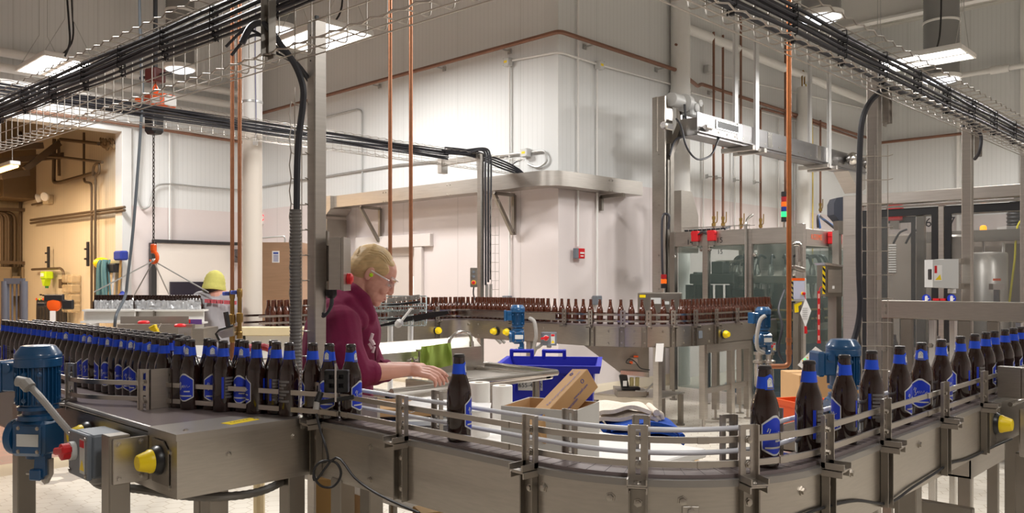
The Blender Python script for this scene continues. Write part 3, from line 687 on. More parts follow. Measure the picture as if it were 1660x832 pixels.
# far post with its cables, box and basket
q = aty(779, 455, 6.62); fx, fy = q.x, q.y
t = thing('steel_post', 'slim stainless post carrying the far tray before the white wall', 'post', (fx, fy, 0), group='tray posts')
ft = aty(779, 250, 6.62).z
MB().box(fx - 0.028, fx + 0.028, fy - 0.028, fy + 0.028, 0.01, ft, ch=0.003).obj('shaft', steel, t)
MB().box(fx - 0.028, fx + 0.028, fy + 0.028, fy + 0.66, ft - 0.07, ft - 0.005, ch=0.003).box(fx - 0.05, fx + 0.05, fy + 0.60, fy + 0.67, ft - 0.16, ft + 0.02, ch=0.003).obj('arm', steel, t)
MB().box(fx - 0.08, fx + 0.08, fy - 0.08, fy + 0.08, 0, 0.012).obj('base_plate', steel_d, t)
for i, (o, r) in enumerate(((0.0, 0.013), (0.04, 0.013), (0.075, 0.011))):
    b_ = [(fx - 0.5 + o, FTY - 0.03, 2.8), (fx - 0.2, FTY - 0.05, 2.79 + 0.02 * i), (fx - 0.03 + o, fy - 0.03, ft + 0.04 + 0.012 * i), (fx + 0.03 + o, fy - 0.05, ft - 0.02), (fx + 0.025 + o * 1.2, fy - 0.05, ft - 0.2), (fx + 0.03 + o, fy - 0.05, 1.9), (fx + 0.03 + o, fy - 0.05, 1.35 + 0.03 * i)]
    cable('power_cable', smooth_path(b_), r, 'black cable bending down the slim far post, ' + ('left', 'middle', 'right')[i] + ' of three', 'cables on the far post')
for i in range(4):
    cable('power_cable', smooth_path([(5.9, FTY - 0.03, 2.83 - 0.02 * i), (6.3, FTY - 0.03, 2.84 - 0.02 * i), (6.75, FTY - 0.02, 2.79 - 0.03 * i), (7.0, FTY - 0.08, 2.70 - 0.02 * i), (7.08, FTY - 0.2, 2.56), (7.06, FTY - 0.28, 2.54)]), 0.011, 'black cable sagging from the far tray onto the overhead trough, %s from the top' % ordinal(i + 1), 'cables onto the trough')
cable('power_cable', smooth_path([atx(830, 268, 7.0), atx(838, 262, 7.1), atx(850, 260, 7.16)]), 0.007, 'thin black lead from the far cables to the junction box')
lb_ = Vector((fx, fy - 0.05, 0)); ladder(lb_, 0.085, 0.17, 0.9, ft - 0.5, 'upright wire basket on the right of the slim far post', 0.1)
for i in range(2): cable('conduit', smooth_path([(fx + 0.05 + 0.06 * i, fy - 0.05, 1.36), (fx + 0.05 + 0.06 * i, fy - 0.05, 1.0), (fx + 0.06 + 0.06 * i, fy - 0.06, 0.86), (fx + 0.2 + 0.06 * i, fy - 0.12, 0.7)]), 0.018, 'grey hose at the foot of the slim far post, ' + ('left', 'right')[i] + ' one', 'hoses on the far post', hose_m)
q = aty(768, 450, 6.5)
t = thing('emergency_stop_box', 'grey stop box with red button on yellow collar on the slim post', 'control box', q)
u = Vector((RX, RY, 0)); n_ = Vector((-FX, -FY, 0))
MB().obox(q, u * 0.038, n_ * 0.035, (0, 0, 0.105), ch=0.005).obj('housing', steel_d, t)
for k in (0.06, 0.01): MB().lathe([(0.016, 0), (0.016, 0.012), (0.009, 0.013)], q + n_ * 0.035 + Vector((0, 0, k)), n_, 12).obj('push_button', grey_box, t)
MB().lathe([(0.026, 0), (0.026, 0.006)], q + n_ * 0.035 + Vector((0, 0, -0.055)), n_, 14).obj('collar', yellow, t)
MB().lathe([(0.014, 0.006), (0.014, 0.02), (0.02, 0.024), (0.02, 0.036), (0.01, 0.04)], q + n_ * 0.035 + Vector((0, 0, -0.055)), n_, 14).obj('stop_button', red, t)
MB().tube(smooth_path([q + Vector((0, 0, -0.1)), q + Vector((0, 0, -0.2)), q + u * 0.06 + Vector((0, 0, -0.32)), q + u * 0.08 + Vector((0, 0, -0.34))]), 0.008, 7).obj('lead', black, t)

# ---------------------------------------------------------------- overhead trough, lift and chute
TX, TY, R_ = 6.97, 6.10, 0.17
path = [(TX, 10.2), (TX, 9.0), (TX, 7.6), (TX, TY + R_)] + arc((TX + R_, TY + R_), R_, PI, 1.5 * PI, 3)[1:] + [(8.0, TY), (8.55, TY)]
t = thing('overhead_trough', 'stainless overhead trough bracketed along the white walls', 'conveyor', (TX, 6.4, 2.45))
MB().ribbon(path, 0.11, 0.12, 2.46, 2.62).ribbon(path, -0.12, -0.11, 2.46, 2.62).ribbon(path, -0.115, 0.115, 2.46, 2.47).ribbon(path, 0.085, 0.12, 2.62, 2.628).obj('channel', steel, t)
b = MB()
for i, (x, y, nx, ny) in enumerate(((TX - .121, 9.0, -1, 0), (TX - .121, 7.7, -1, 0), (7.9, TY - .121, 0, -1))):
    for dz_ in (0.03, 0.15):
        for s in (-.03, .03): b.bolt((x + (s if ny else 0), y + (s if nx else 0), 2.44 + dz_), (nx, ny, 0), 0.008)
b.obj('joint_bolts', bolt_m, t)
b = MB().slab([(TX - .18, 10.2, 2.44), (TX - .18, 10.2, 2.63), (TX - .18, 10.35, 2.63), (TX - .18, 10.6, 2.40), (TX - .18, 10.6, 0.9), (TX - .18, 10.33, 0.9), (TX - .18, 10.33, 2.34)], (0.36, 0, 0))
b.obj('down_chute', steel, t)
MB().box(TX - .17, TX + .17, 10.3, 10.33, 0.7, 2.3).obj('guard_plate', steel_d, t)
MB().box(TX - .185, TX + .1, 10.325, 10.6, 2.08, 2.14).obj('window_band', black_g, t)
for i, y in enumerate((9.55, 6.9)):
    b = MB()
    for q0, q1 in (((TX - .12, y, 2.43), (7.19, y, 2.43)), ((7.19, y, 2.43), (7.19, y, 1.95)), ((TX - .12, y, 2.43), (7.17, y, 1.96))): b.tube([q0, q1], 0.02, sq=(0.04, 0.04))
    b.obj('bracket', steel_d, t)
b = MB().tube([(8.0, 5.86, 2.42), (8.0, 6.2, 2.42)], 0.02, sq=(0.04, 0.04)).tube([(8.0, 6.2, 2.42), (8.0, 6.2, 2.25)], 0.02, sq=(0.04, 0.04)); b.obj('bracket', steel_d, t)
# lift
q = aty(1070, 455, 5.55); lx, ly = q.x, q.y
t = thing('lift_column', 'tall stainless lift column beside the filler, motor on top', 'conveyor', (lx, ly, 0))
ztop = aty(1070, 157, 5.55).z
MB().box(lx - 0.02, lx + 0.01, ly - 0.08, ly + 0.1, 0.6, ztop, ch=0.004).box(lx + 0.01, lx + 0.2, ly + 0.06, ly + 0.1, 0.6, ztop - 0.02, ch=0.004).obj('back_plate', steel_h, t)
MB().box(lx + 0.03, lx + 0.07, ly - 0.09, ly + 0.06, 0.6, ztop - 0.75, ch=0.004).box(lx + 0.10, lx + 0.18, ly - 0.08, ly + 0.06, 0.6, ztop - 0.55, ch=0.004).obj('guide_rail', steel_d, t)
MB().box(lx - 0.03, lx + 0.3, ly + 0.02, ly + 0.06, ztop - 0.65, ztop, ch=0.004).obj('head_plate', steel_h, t)
b = MB().slab([(lx + 0.08, ly - 0.05, ztop - 0.75), (lx + 0.16, ly - 0.05, ztop - 0.75), (lx + 0.5, ly - 0.05, ztop - 0.25), (lx + 0.42, ly - 0.05, ztop - 0.25)], (0, 0.08, 0)); b.obj('strut', steel_d, t)
b = MB()
for i in range(12): b.bolt((lx - 0.02, ly + 0.01, 0.9 + i * 0.2), (-1, 0, 0), 0.009)
for i in range(5): b.bolt((lx + 0.03 + 0.05 * i, ly + 0.02, ztop - 0.1 - 0.13 * i), (0, -1, 0), 0.012)
b.obj('bolts', bolt_m, t)
c = Vector((lx + 0.36, ly - 0.02, ztop + 0.0))
MB().lathe([(0.06, -0.17), (0.085, -0.16), (0.085, 0.04), (0.05, 0.06), (0.05, 0.1), (0.11, 0.12), (0.11, 0.2), (0.05, 0.22)], c, (1, 0, 0.0), 18).obj('motor', lgrey, t)
b = MB().cbox(c + Vector((0.28, 0.0, -0.06)), 0.2, 0.16, 0.2, ch=0.02).lathe([(0.055, 0), (0.055, 0.02), (0.03, 0.03)], c + Vector((0.28, -0.08, -0.05)), (0, -1, 0), 14).lathe([(0.045, 0), (0.045, 0.02), (0.02, 0.03)], c + Vector((0.36, -0.08, 0.02)), (0, -1, 0), 14); b.obj('gearbox', lgrey, t)
MB().box(lx + 0.5, lx + 0.78, ly + 0.05, ly + 0.1, ztop - 0.3, ztop + 0.05, ch=0.004).obj('motor_plate', steel_h, t)
MB().cbox(c + Vector((-0.32, -0.06, -0.36)), 0.16, 0.06, 0.08, ch=0.006).lathe([(0.04, 0), (0.04, 0.05)], c + Vector((-0.4, -0.08, -0.36)), (-1, 0, 0), 10).obj('sensor', steel_b, t)
cable('power_cable', smooth_path([c + Vector((0.0, -0.09, -0.05)), c + Vector((0.02, -0.1, -0.25)), c + Vector((0.1, -0.1, -0.42)), c + Vector((-0.05, -0.1, -0.45)), c + Vector((-0.2, -0.08, -0.52)), c + Vector((-0.28, -0.06, -0.7))]), 0.014, 'black lead of the lift motor')
cable('power_cable', smooth_path([aty(1096, 192, 5.3), aty(1104, 205, 5.25), aty(1113, 238, 5.2), aty(1130, 258, 5.2), aty(1152, 252, 5.2), aty(1163, 230, 5.2), aty(1168, 221, 5.22)]), 0.012, 'black cable loop hanging under the chute end')
# angled hood below
q = aty(1102, 340, 5.75)
t = thing('steel_hood', 'stainless hood with sloping top right of the lift column', 'cover', (q.x, q.y, 1.9))
x0, x1, y0, y1 = q.x - 0.2, q.x + 0.2, 5.6, 5.85
MB().slab([(x0, y0, 1.75), (x1, y0, 1.75), (x1, y0, 2.22), (x1 - 0.16, y0, 2.52), (x0, y0, 2.52)], (0, y1 - y0, 0)).obj('shell', steel_h, t)
MB().slab([(x1 - 0.13, y0 + 0.05, 2.475), (x1 - 0.06, y0 + 0.05, 2.345), (x1 - 0.06, y0 + 0.2, 2.345), (x1 - 0.13, y0 + 0.2, 2.475)], (0.004, 0, 0.002)).obj('sticker', paper, t)
# chute
CX0, CX1, CY0, CY1, CZ0, CZ1 = 8.58, 13.75, 5.22, 5.46, 3.1, 3.4
t = thing('overhead_chute', 'long stainless overhead chute hung from aluminium channels on the right', 'conveyor', (10.5, 5.3, CZ0))
MB().box(CX0, CX1, CY0, CY0 + 0.012, CZ0 + 0.03, CZ1).box(CX0, CX1, CY1 - 0.012, CY1, CZ0 + 0.03, CZ1).box(CX0, CX1, CY0, CY1, CZ0 + 0.03, CZ0 + 0.045).box(CX0, CX0 + 0.012, CY0, CY1, CZ0 + 0.03, CZ1 - 0.06).box(CX0, CX1, CY0 - 0.03, CY0, CZ0 + 0.06, CZ0 + 0.075).obj('trough', mat('chute_steel', (138, 136, 136), 0.3, 1.0, 0.12, 3.0, (0.3, 1, 6)), t)
b = MB()
for x in (CX0 + 0.95, 10.35, 11.9, 12.2): b.box(x, x + 0.12, CY0 - 0.006, CY0, CZ0 + 0.07, CZ1 - 0.01)
b.obj('joint_strap', steel_b, t)
b = MB()
for i in range(26): b.bolt((CX0 + 0.3 + i * 0.2, CY0, CZ0 + 0.12), (0, -1, 0), 0.01)
b.obj('bolts', bolt_m, t)
MB().box(CX0 + 0.42, CX0 + 1.0, CY0 - 0.01, CY0 - 0.002, CZ1 - 0.14, CZ1 - 0.03).obj('window_frame', steel_b, t)
MB().box(CX0 + 0.46, CX0 + 0.96, CY0 - 0.013, CY0 - 0.009, CZ1 - 0.125, CZ1 - 0.045).obj('window_slot', black_g, t)
b = MB().lathe([(0.03, 0), (0.03, 0.12), (0.015, 0.13)], (CX0 + 0.1, CY0 - 0.05, CZ0 + 0.13), (1, 0, 0), 10).cbox((CX0 + 0.2, CY0 - 0.02, CZ0 + 0.13), 0.05, 0.05, 0.07); b.obj('sensor', steel_b, t)
MB().slab([(CX1 - 0.7, CY0, CZ0 + 0.03), (CX1, CY0, CZ0 + 0.03), (CX1, CY0, CZ0 - 0.2), (CX1 - 0.25, CY0, CZ0 - 0.28)], (0, 0.24, 0)).obj('outlet', steel, t)
alu = mat('aluminium_channel', (238, 238, 238), 0.36, 0.8, 0.06, 6, (2, 2, 0.3))
for i, x in enumerate((10.0, 12.28)):
    for j, y in enumerate((CY0 - 0.03, CY1 + 0.03)):
        MB().box(x - 0.045, x + 0.045, y - 0.004, y + 0.004, CZ0, CE).box(x - 0.045, x - 0.039, y, y + 0.03, CZ0, CE).box(x + 0.039, x + 0.045, y, y + 0.03, CZ0, CE).obj('hanger_channel', alu, t)
    for dx in (-0.25, 0.06): MB().box(x + dx - 0.03, x + dx + 0.03, CY0 - 0.12, CY1 + 0.1, CZ0 - 0.03, CZ0 + 0.03, ch=0.004).obj('cross_bar', steel, t)
for x in (12.95, 13.6): MB().sphere((x, CY0 - 0.1, CZ0 + 0.2), 0.1, 14).obj('inspection_dome', steel_b, t)

# ---------------------------------------------------------------- copper standpipes, column, hoist
def riser(px, d, ybot, label, r, m=copper):
    p = atd(px, ybot, d); t = thing('copper_standpipe', label, 'pipe', p, group='copper standpipes'); MB().cyl(p, (p.x, p.y, CE), r, 14).obj('pipe', m, t); return t, p
def valve(t, p, z0):
    MB().lathe([(0.013, 0), (0.018, 0.01), (0.018, 0.06), (0.014, 0.065), (0.014, 0.12), (0.021, 0.125), (0.023, 0.15), (0.021, 0.18), (0.014, 0.185), (0.014, 0.28), (0.018, 0.29), (0.018, 0.33), (0.013, 0.34)], (p.x, p.y, z0), (0, 0, 1), 12).obj('valve', brass, t)
    MB().cbox((p.x - 0.035 * RX, p.y - 0.035 * RY, z0 + 0.315), 0.05, 0.03, 0.025, ch=0.004).obj('lever', mat('valve_lever_blue', (64, 84, 170), 0.4), t)
t, p = riser(376.5, 5.3, 480, 'copper standpipe left of the white column, left of the pair', 0.0125); valve(t, p, p.z - 0.3)
MB().cyl((p.x, p.y, p.z - 0.42), (p.x, p.y, p.z - 0.28), 0.014, 10).obj('tail_pipe', copper, t)
t, p2 = riser(388.5, 5.3, 478, 'copper standpipe left of the white column, right of the pair', 0.0125); valve(t, p2, p2.z - 0.3)
b = MB().cyl((p2.x, p2.y, p2.z - 0.42), (p2.x, p2.y, p2.z - 0.28), 0.014, 10).cyl((p.x, p.y, p.z - 0.42), (p2.x, p2.y, p2.z - 0.42), 0.016, 10)
mid = (p + p2) / 2
b.cyl((mid.x, mid.y, mid.z - 0.42), (mid.x, mid.y, 0.7), 0.013, 10); b.obj('tail_pipe', copper, t)
b = MB().cyl((p2.x, p2.y, p2.z - 0.42), (p2.x + 0.10 * RX, p2.y + 0.10 * RY, p2.z - 0.415), 0.014, 10, r2=0.022).cyl((p2.x + 0.10 * RX, p2.y + 0.10 * RY, p2.z - 0.415), (p2.x + 0.3 * RX, p2.y + 0.3 * RY, p2.z - 0.41), 0.006, 8); b.obj('sample_tap', steel_b, t)
t, p = riser(632.5, 5.6, 500, 'copper standpipe right of the hair of the person in maroon, left of the pair', 0.0135)
MB().cyl((p.x, p.y, 0), p, 0.018, 10).obj('lower_sleeve', white_p, t)
t, p = riser(666, 5.6, 500, 'copper standpipe above the wire brush baskets, right of the pair', 0.0135)
MB().cyl((p.x - 0.02, p.y, 0), (p.x, p.y, p.z), 0.018, 10).obj('lower_sleeve', white_p, t)
t, p = riser(1279, 5.5, 560, 'bright copper standpipe in front of the glass filler', 0.0165, mat('bright_copper', (186, 116, 72), 0.36, 0.8, 0.15, 6, (1, 1, 4)))
MB().tube(bend([(p.x, p.y, p.z + 0.01), (p.x, p.y, p.z - 0.14), p + Vector((-0.12 * RX, -0.12 * RY, -0.14))], 0.04), 0.0165, 12).obj('elbow', copper, t)
b = MB()
for z in (p.z - 0.06, p.z + 0.02): b.cyl((p.x, p.y, z), (p.x, p.y, z + 0.03), 0.021, 12)
b.obj('coupling', copper, t)
cp = atd(409, 455, 7.6)
t = thing('white_column', 'fat white pipe column with beige lower half', 'column', (cp.x, cp.y, 0))
zs_ = atd(409, 215, 7.6).z
MB().cyl((cp.x, cp.y, 0), (cp.x, cp.y, zs_), 0.088, 24).obj('lower_half', mat('column_beige', (222, 212, 200), 0.5), t)
MB().cyl((cp.x, cp.y, zs_), (cp.x, cp.y, CE), 0.088, 24).obj('upper_half', white_p, t)
zb = atd(409, 168, 7.6).z
MB().cyl((cp.x, cp.y, zb), (cp.x, cp.y, zb + 0.02), 0.094, 24).obj('band', galv, t)
u = Vector((RX, RY, 0)); f_ = Vector((FX, FY, 0))
MB().tube(smooth_path([Vector((cp.x, cp.y, z)) + u * (0.055 + 0.004 * math.sin(z * 5)) - f_ * 0.078 for z in (zs_ - 0.1, zs_ + 0.2, zs_ + 0.5, zs_ + 0.8, zs_ + 1.1, zs_ + 1.5)]), 0.004, 5).obj('thin_lead', mat('violet_wire', (110, 110, 150), 0.5), t)
MB().cbox(Vector((cp.x, cp.y, zs_ - 0.1)) + u * 0.055 - f_ * 0.085, 0.04, 0.04, 0.07, ANG, ch=0.006).obj('socket', white_p, t)
# hoist
hd = 7.3
hp = atd(252, 167, hd)
t = thing('chain_hoist', 'orange electric chain hoist with black chain bag and hook', 'hoist', hp)
u = Vector((RX, RY, 0)) * math.cos(0.5) + Vector((FX, FY, 0)) * math.sin(0.5) * -1; u.normalize(); v_ = Vector((-u.y, u.x, 0))
MB().obox(hp, u * 0.19, v_ * 0.08, (0, 0, 0.06), ch=0.02).obj('motor_body', orange, t)
MB().obox(hp + u * 0.195, u * 0.006, v_ * 0.06, (0, 0, 0.045), ch=0.01).obj('end_plate', paper, t)
MB().obox(hp - v_ * 0.081 + u * 0.1, u * 0.06, v_ * 0.001, (0, 0, 0.025)).obj('rating_plate', lgrey, t)
MB().obox(hp - u * 0.0, u * 0.05, v_ * 0.085, (0, 0, 0.065), ch=0.012).obj('centre_block', mat('hoist_rust', (150, 62, 34), 0.5), t)
bg = atd(250, 198, hd)
MB().obox(bg, u * 0.075, v_ * 0.06, (0, 0, 0.11), ch=0.03).obj('chain_bag', black, t)
MB().tube([hp + Vector((0, 0, 0.06)), hp + Vector((0.02, 0, 0.12)), hp + Vector((0, 0, 0.17)), hp + Vector((-0.02, 0, 0.12)), hp + Vector((0, 0, 0.06))], 0.012, 8).obj('top_hook', orange, t)
MB().obox(hp + Vector((0, 0, 0.24)), u * 0.07, v_ * 0.06, (0, 0, 0.06), ch=0.01).obj('trolley', mat('trolley_maroon', (86, 34, 30), 0.5), t)
MB().cyl(hp + Vector((0, 0, 0.28)), (hp.x, hp.y, CE), 0.02, 8).obox(hp + Vector((0, 0, 0.24)), u * 0.2, v_ * 0.012, (0, 0, 0.012)).obj('suspension_rod', black, t)
ch0, ch1 = atd(249, 218, hd), atd(249, 398, hd)
b = MB(); L_ = (ch0 - ch1).length; nl = int(L_ / 0.034)
for i in range(nl):
    c = ch0 + (ch1 - ch0) * ((i + 0.5) / nl); a = u if i % 2 else v_
    b.tube([c + a * 0.009 * math.cos(q) + Vector((0, 0, 0.022 * math.sin(q))) for q in [2 * PI * k / 8 for k in range(8)]], 0.0042, 5, closed=True)
b.obj('chain', mat('chain_steel', (90, 84, 80), 0.4, 0.8), t)
hk = atd(249, 402, hd)
MB().obox(hk, u * 0.025, v_ * 0.02, (0, 0, 0.035), ch=0.01).obj('hook_block', orange, t)
MB().tube([hk + Vector((0, 0, -0.03))] + [hk + Vector((0, 0, -0.085)) + u * 0.05 * math.cos(a) + Vector((0, 0, 0.05 * math.sin(a))) for a in [PI / 2 + 0.3 - k * 0.42 + 0 for k in range(12)]], [0.016] * 8 + [0.014, 0.012, 0.01, 0.008, 0.006], 8).obj('hook', orange, t)
# slings from the hook to the lifted layer frame
sl = atd(249, 423, hd)
b = MB().sphere(sl, 0.02, 8)
for px, py, d in ((152, 474, 7.0), (215, 484, 7.4), (277, 484, 7.6), (338, 474, 7.2)): b.cyl(sl, atd(px, py, d), 0.006, 6)
single('wire_sling', b, galv, 'four-leg wire sling spreading below the orange hook', 'sling')
cable('power_cable', smooth_path([atd(226, 0, 6.6), atd(229, 110, 6.6), atd(231, 150, 6.6), atd(226, 240, 6.6), atd(216, 370, 6.6), atd(207, 450, 6.6), atd(203, 480, 6.6), atd(189, 510, 6.4), atd(186, 530, 6.4)]), 0.012, 'long dark hose hanging past the hoist to the bottles', None, mat('hose_dark_grey', (84, 90, 96), 0.45))
cable('power_cable', smooth_path([atd(109, 0, 9.9), atd(112, 40, 9.9), atd(113, 70, 9.9), atd(105, 92, 9.9)]), 0.012, 'dark cord hanging to the left lamp', None, black)

# ---------------------------------------------------------------- bottles
CAMR = ANG - PI / 2
glass_dk = mat('brown_glass_full', (36, 17, 12), 0.08, 0, 0.1, 6, spec=0.6, coat=0.6)
glass_am = mat('amber_glass_empty', (74, 34, 18), 0.08, 0, 0.2, 9, spec=0.7, coat=0.6)
lab_blue = mat('label_blue', (18, 72, 206), 0.45, 0, 0.04, 12)
lab_deep = mat('label_deep_blue', (20, 54, 190), 0.4, 0, 0.05, 12)
lab_grey = mat('label_grey', (104, 100, 100), 0.5, 0, 0.06, 12)
lab_pale = mat('label_pale', (206, 206, 204), 0.5)
cap_m = mat('dark_crown_cap', (62, 58, 58), 0.3, 0.5, 0.1, 40)
BOT = [(0.0262, 0), (0.0293, 0.003), (0.0305, 0.010), (0.0305, 0.116), (0.0298, 0.126), (0.0272, 0.138), (0.0232, 0.150), (0.0188, 0.163), (0.0166, 0.175), (0.0152, 0.189), (0.0138, 0.205), (0.0136, 0.208)]
def rad(z):
    for (r0, z0), (r1, z1) in zip(BOT, BOT[1:]):
        if z0 <= z <= z1: return r0 + (r1 - r0) * (z - z0) / (z1 - z0)
    return BOT[-1][0]
def patch(mb, a0, a1, bot, top, lift=0.0004, n=14, m=0, nz=1):
    """a piece of label wrapped on the bottle, from angle a0 to a1"""
    vs = []; fs = []
    for i in range(n + 1):
        a = a0 + (a1 - a0) * i / n; s = i / n
        zb, zt = bot(s), top(s)
        for k in range(nz + 1):
            z = zb + (zt - zb) * k / nz; r = rad(z) + lift; vs.append((r * math.cos(a), r * math.sin(a), z))
    q = nz + 1
    for i in range(n):
        for k in range(nz): fs.append((i * q + k, (i + 1) * q + k, (i + 1) * q + k + 1, i * q + k + 1))
    mb.add(vs, fs, m)
def stroke(mb, pts, w=0.0016, m=0):
    """pts as (angle, z): a raised pen stroke on the label"""
    P = []
    for a, z in pts: r = rad(z) + 0.0008; P.append((r * math.cos(a), r * math.sin(a), z))
    mb.tube(P, w / 2, 4, m)
def make_bottle():
    t = thing('beer_bottle', 'x', 'bottle', (0, 0, 0))
    b = MB().lathe(BOT + [(0.0134, 0.210)], n=22); b.obj('glass_body', glass_dk, t)
    b = MB(); prof = [(0.0136, 0.2085), (0.0150, 0.2090), (0.0152, 0.2105), (0.0143, 0.2125), (0.0137, 0.2155), (0.0120, 0.2168), (0.002, 0.2172)]
    b.lathe(prof, n=22); b.obj('crown_cap', cap_m, t)
    b = MB()
    n = 24
    b.rings([[((rad(z) + 0.0005) * math.cos(2 * PI * j / n), (rad(z) + 0.0005) * math.sin(2 * PI * j / n), z) for j in range(n)] for z in (0.168, 0.176, 0.185, 0.193)], 0, caps=False)
    patch(b, -0.75, 0.75, lambda s: 0.166, lambda s: 0.1935 + 0.006 * (1 - abs(2 * s - 1)), 0.0009, 8, 0, 2)
    patch(b, -0.45, 0.35, lambda s: 0.172, lambda s: 0.186 + 0.006 * math.sin(PI * s), 0.0013, 8, 1, 2)
    patch(b, -0.5, 0.5, lambda s: 0.1675, lambda s: 0.1705, 0.0013, 6, 2)
    stroke(b, [(-0.3, 0.187), (-0.05, 0.189), (0.15, 0.185), (0.3, 0.18)], 0.002, 2); stroke(b, [(-0.2, 0.175), (0.0, 0.182), (0.2, 0.177)], 0.002, 2)
    b.obj('neck_label', [lab_blue, lab_pale, lab_grey], t, sharp=60)
    b = MB()
    tp = lambda h0, h1: (lambda s: h0 + (h1 - h0) * min(1, 2.4 * (0.5 - abs(s - 0.5))) ** 0.9)
    bt = lambda h0, h1: (lambda s: h0 - (h0 - h1) * min(1, 2.4 * (0.5 - abs(s - 0.5))) ** 0.9)
    patch(b, -0.98, 0.98, bt(0.04, 0.027), tp(0.094, 0.113), 0.0004, 18, 1, 2)
    patch(b, -0.90, 0.90, bt(0.043, 0.031), tp(0.092, 0.108), 0.0007, 18, 0, 2)
    stroke(b, [(-0.6, 0.078), (-0.5, 0.086), (-0.38, 0.084), (-0.48, 0.074), (-0.36, 0.066), (-0.52, 0.062)], 0.0022, 1)
    stroke(b, [(-0.3, 0.07), (-0.2, 0.076), (-0.12, 0.069), (-0.04, 0.077), (0.05, 0.069), (0.12, 0.077), (0.2, 0.07), (0.32, 0.078), (0.4, 0.07), (0.6, 0.075)], 0.0018, 1)
    patch(b, 0.0, 0.6, lambda s: 0.056, lambda s: 0.06, 0.001, 5, 1)
    patch(b, -0.75, 0.75, lambda s: 0.042, lambda s: 0.046, 0.001, 9, 1)
    b.obj('front_label', [lab_deep, lab_pale], t, sharp=60)
    b = MB()
    for k in range(7):
        patch(b, PI - 0.62, PI + 0.62 - 0.25 * (k % 3), lambda s: 0.1 - 0.0095 * k, lambda s: 0.1065 - 0.0095 * k, 0.0005, 9)
    patch(b, PI - 0.95, PI - 0.72, lambda s: 0.042, lambda s: 0.107, 0.0005, 4, 1)
    b.obj('back_label', [lab_grey, lab_deep], t, sharp=60)
    return t
PROTO = make_bottle(); USED = [False]
NB = [0]
def bottle(x, y, z, label, group, rot=None):
    rot = random.random() * 2 * PI if rot is None else rot
    if not USED[0]:
        USED[0] = True; PROTO.location = (x, y, z); PROTO.rotation_euler = (0, 0, rot); PROTO['label'] = label; PROTO['group'] = group; return PROTO
    NB[0] += 1
    return copy_thing(PROTO, (x, y, z), rot, label, group)
EB = MB(); EB.lathe(BOT + [(0.0149, 0.209), (0.0150, 0.2135), (0.0139, 0.215), (0.0139, 0.226), (0.0110, 0.227), (0.0095, 0.22)], n=14)
EPROTO = [None]
def empty_bottle(x, y, z, label, group):
    if EPROTO[0] is None:
        EPROTO[0] = EB.obj('empty_bottle', glass_am, label=label, cat='bottle', group=group); EPROTO[0].location = (x, y, z); return
    o = EPROTO[0].copy(); COL.objects.link(o); o.location = (x, y, z); o['label'] = label; o['group'] = group

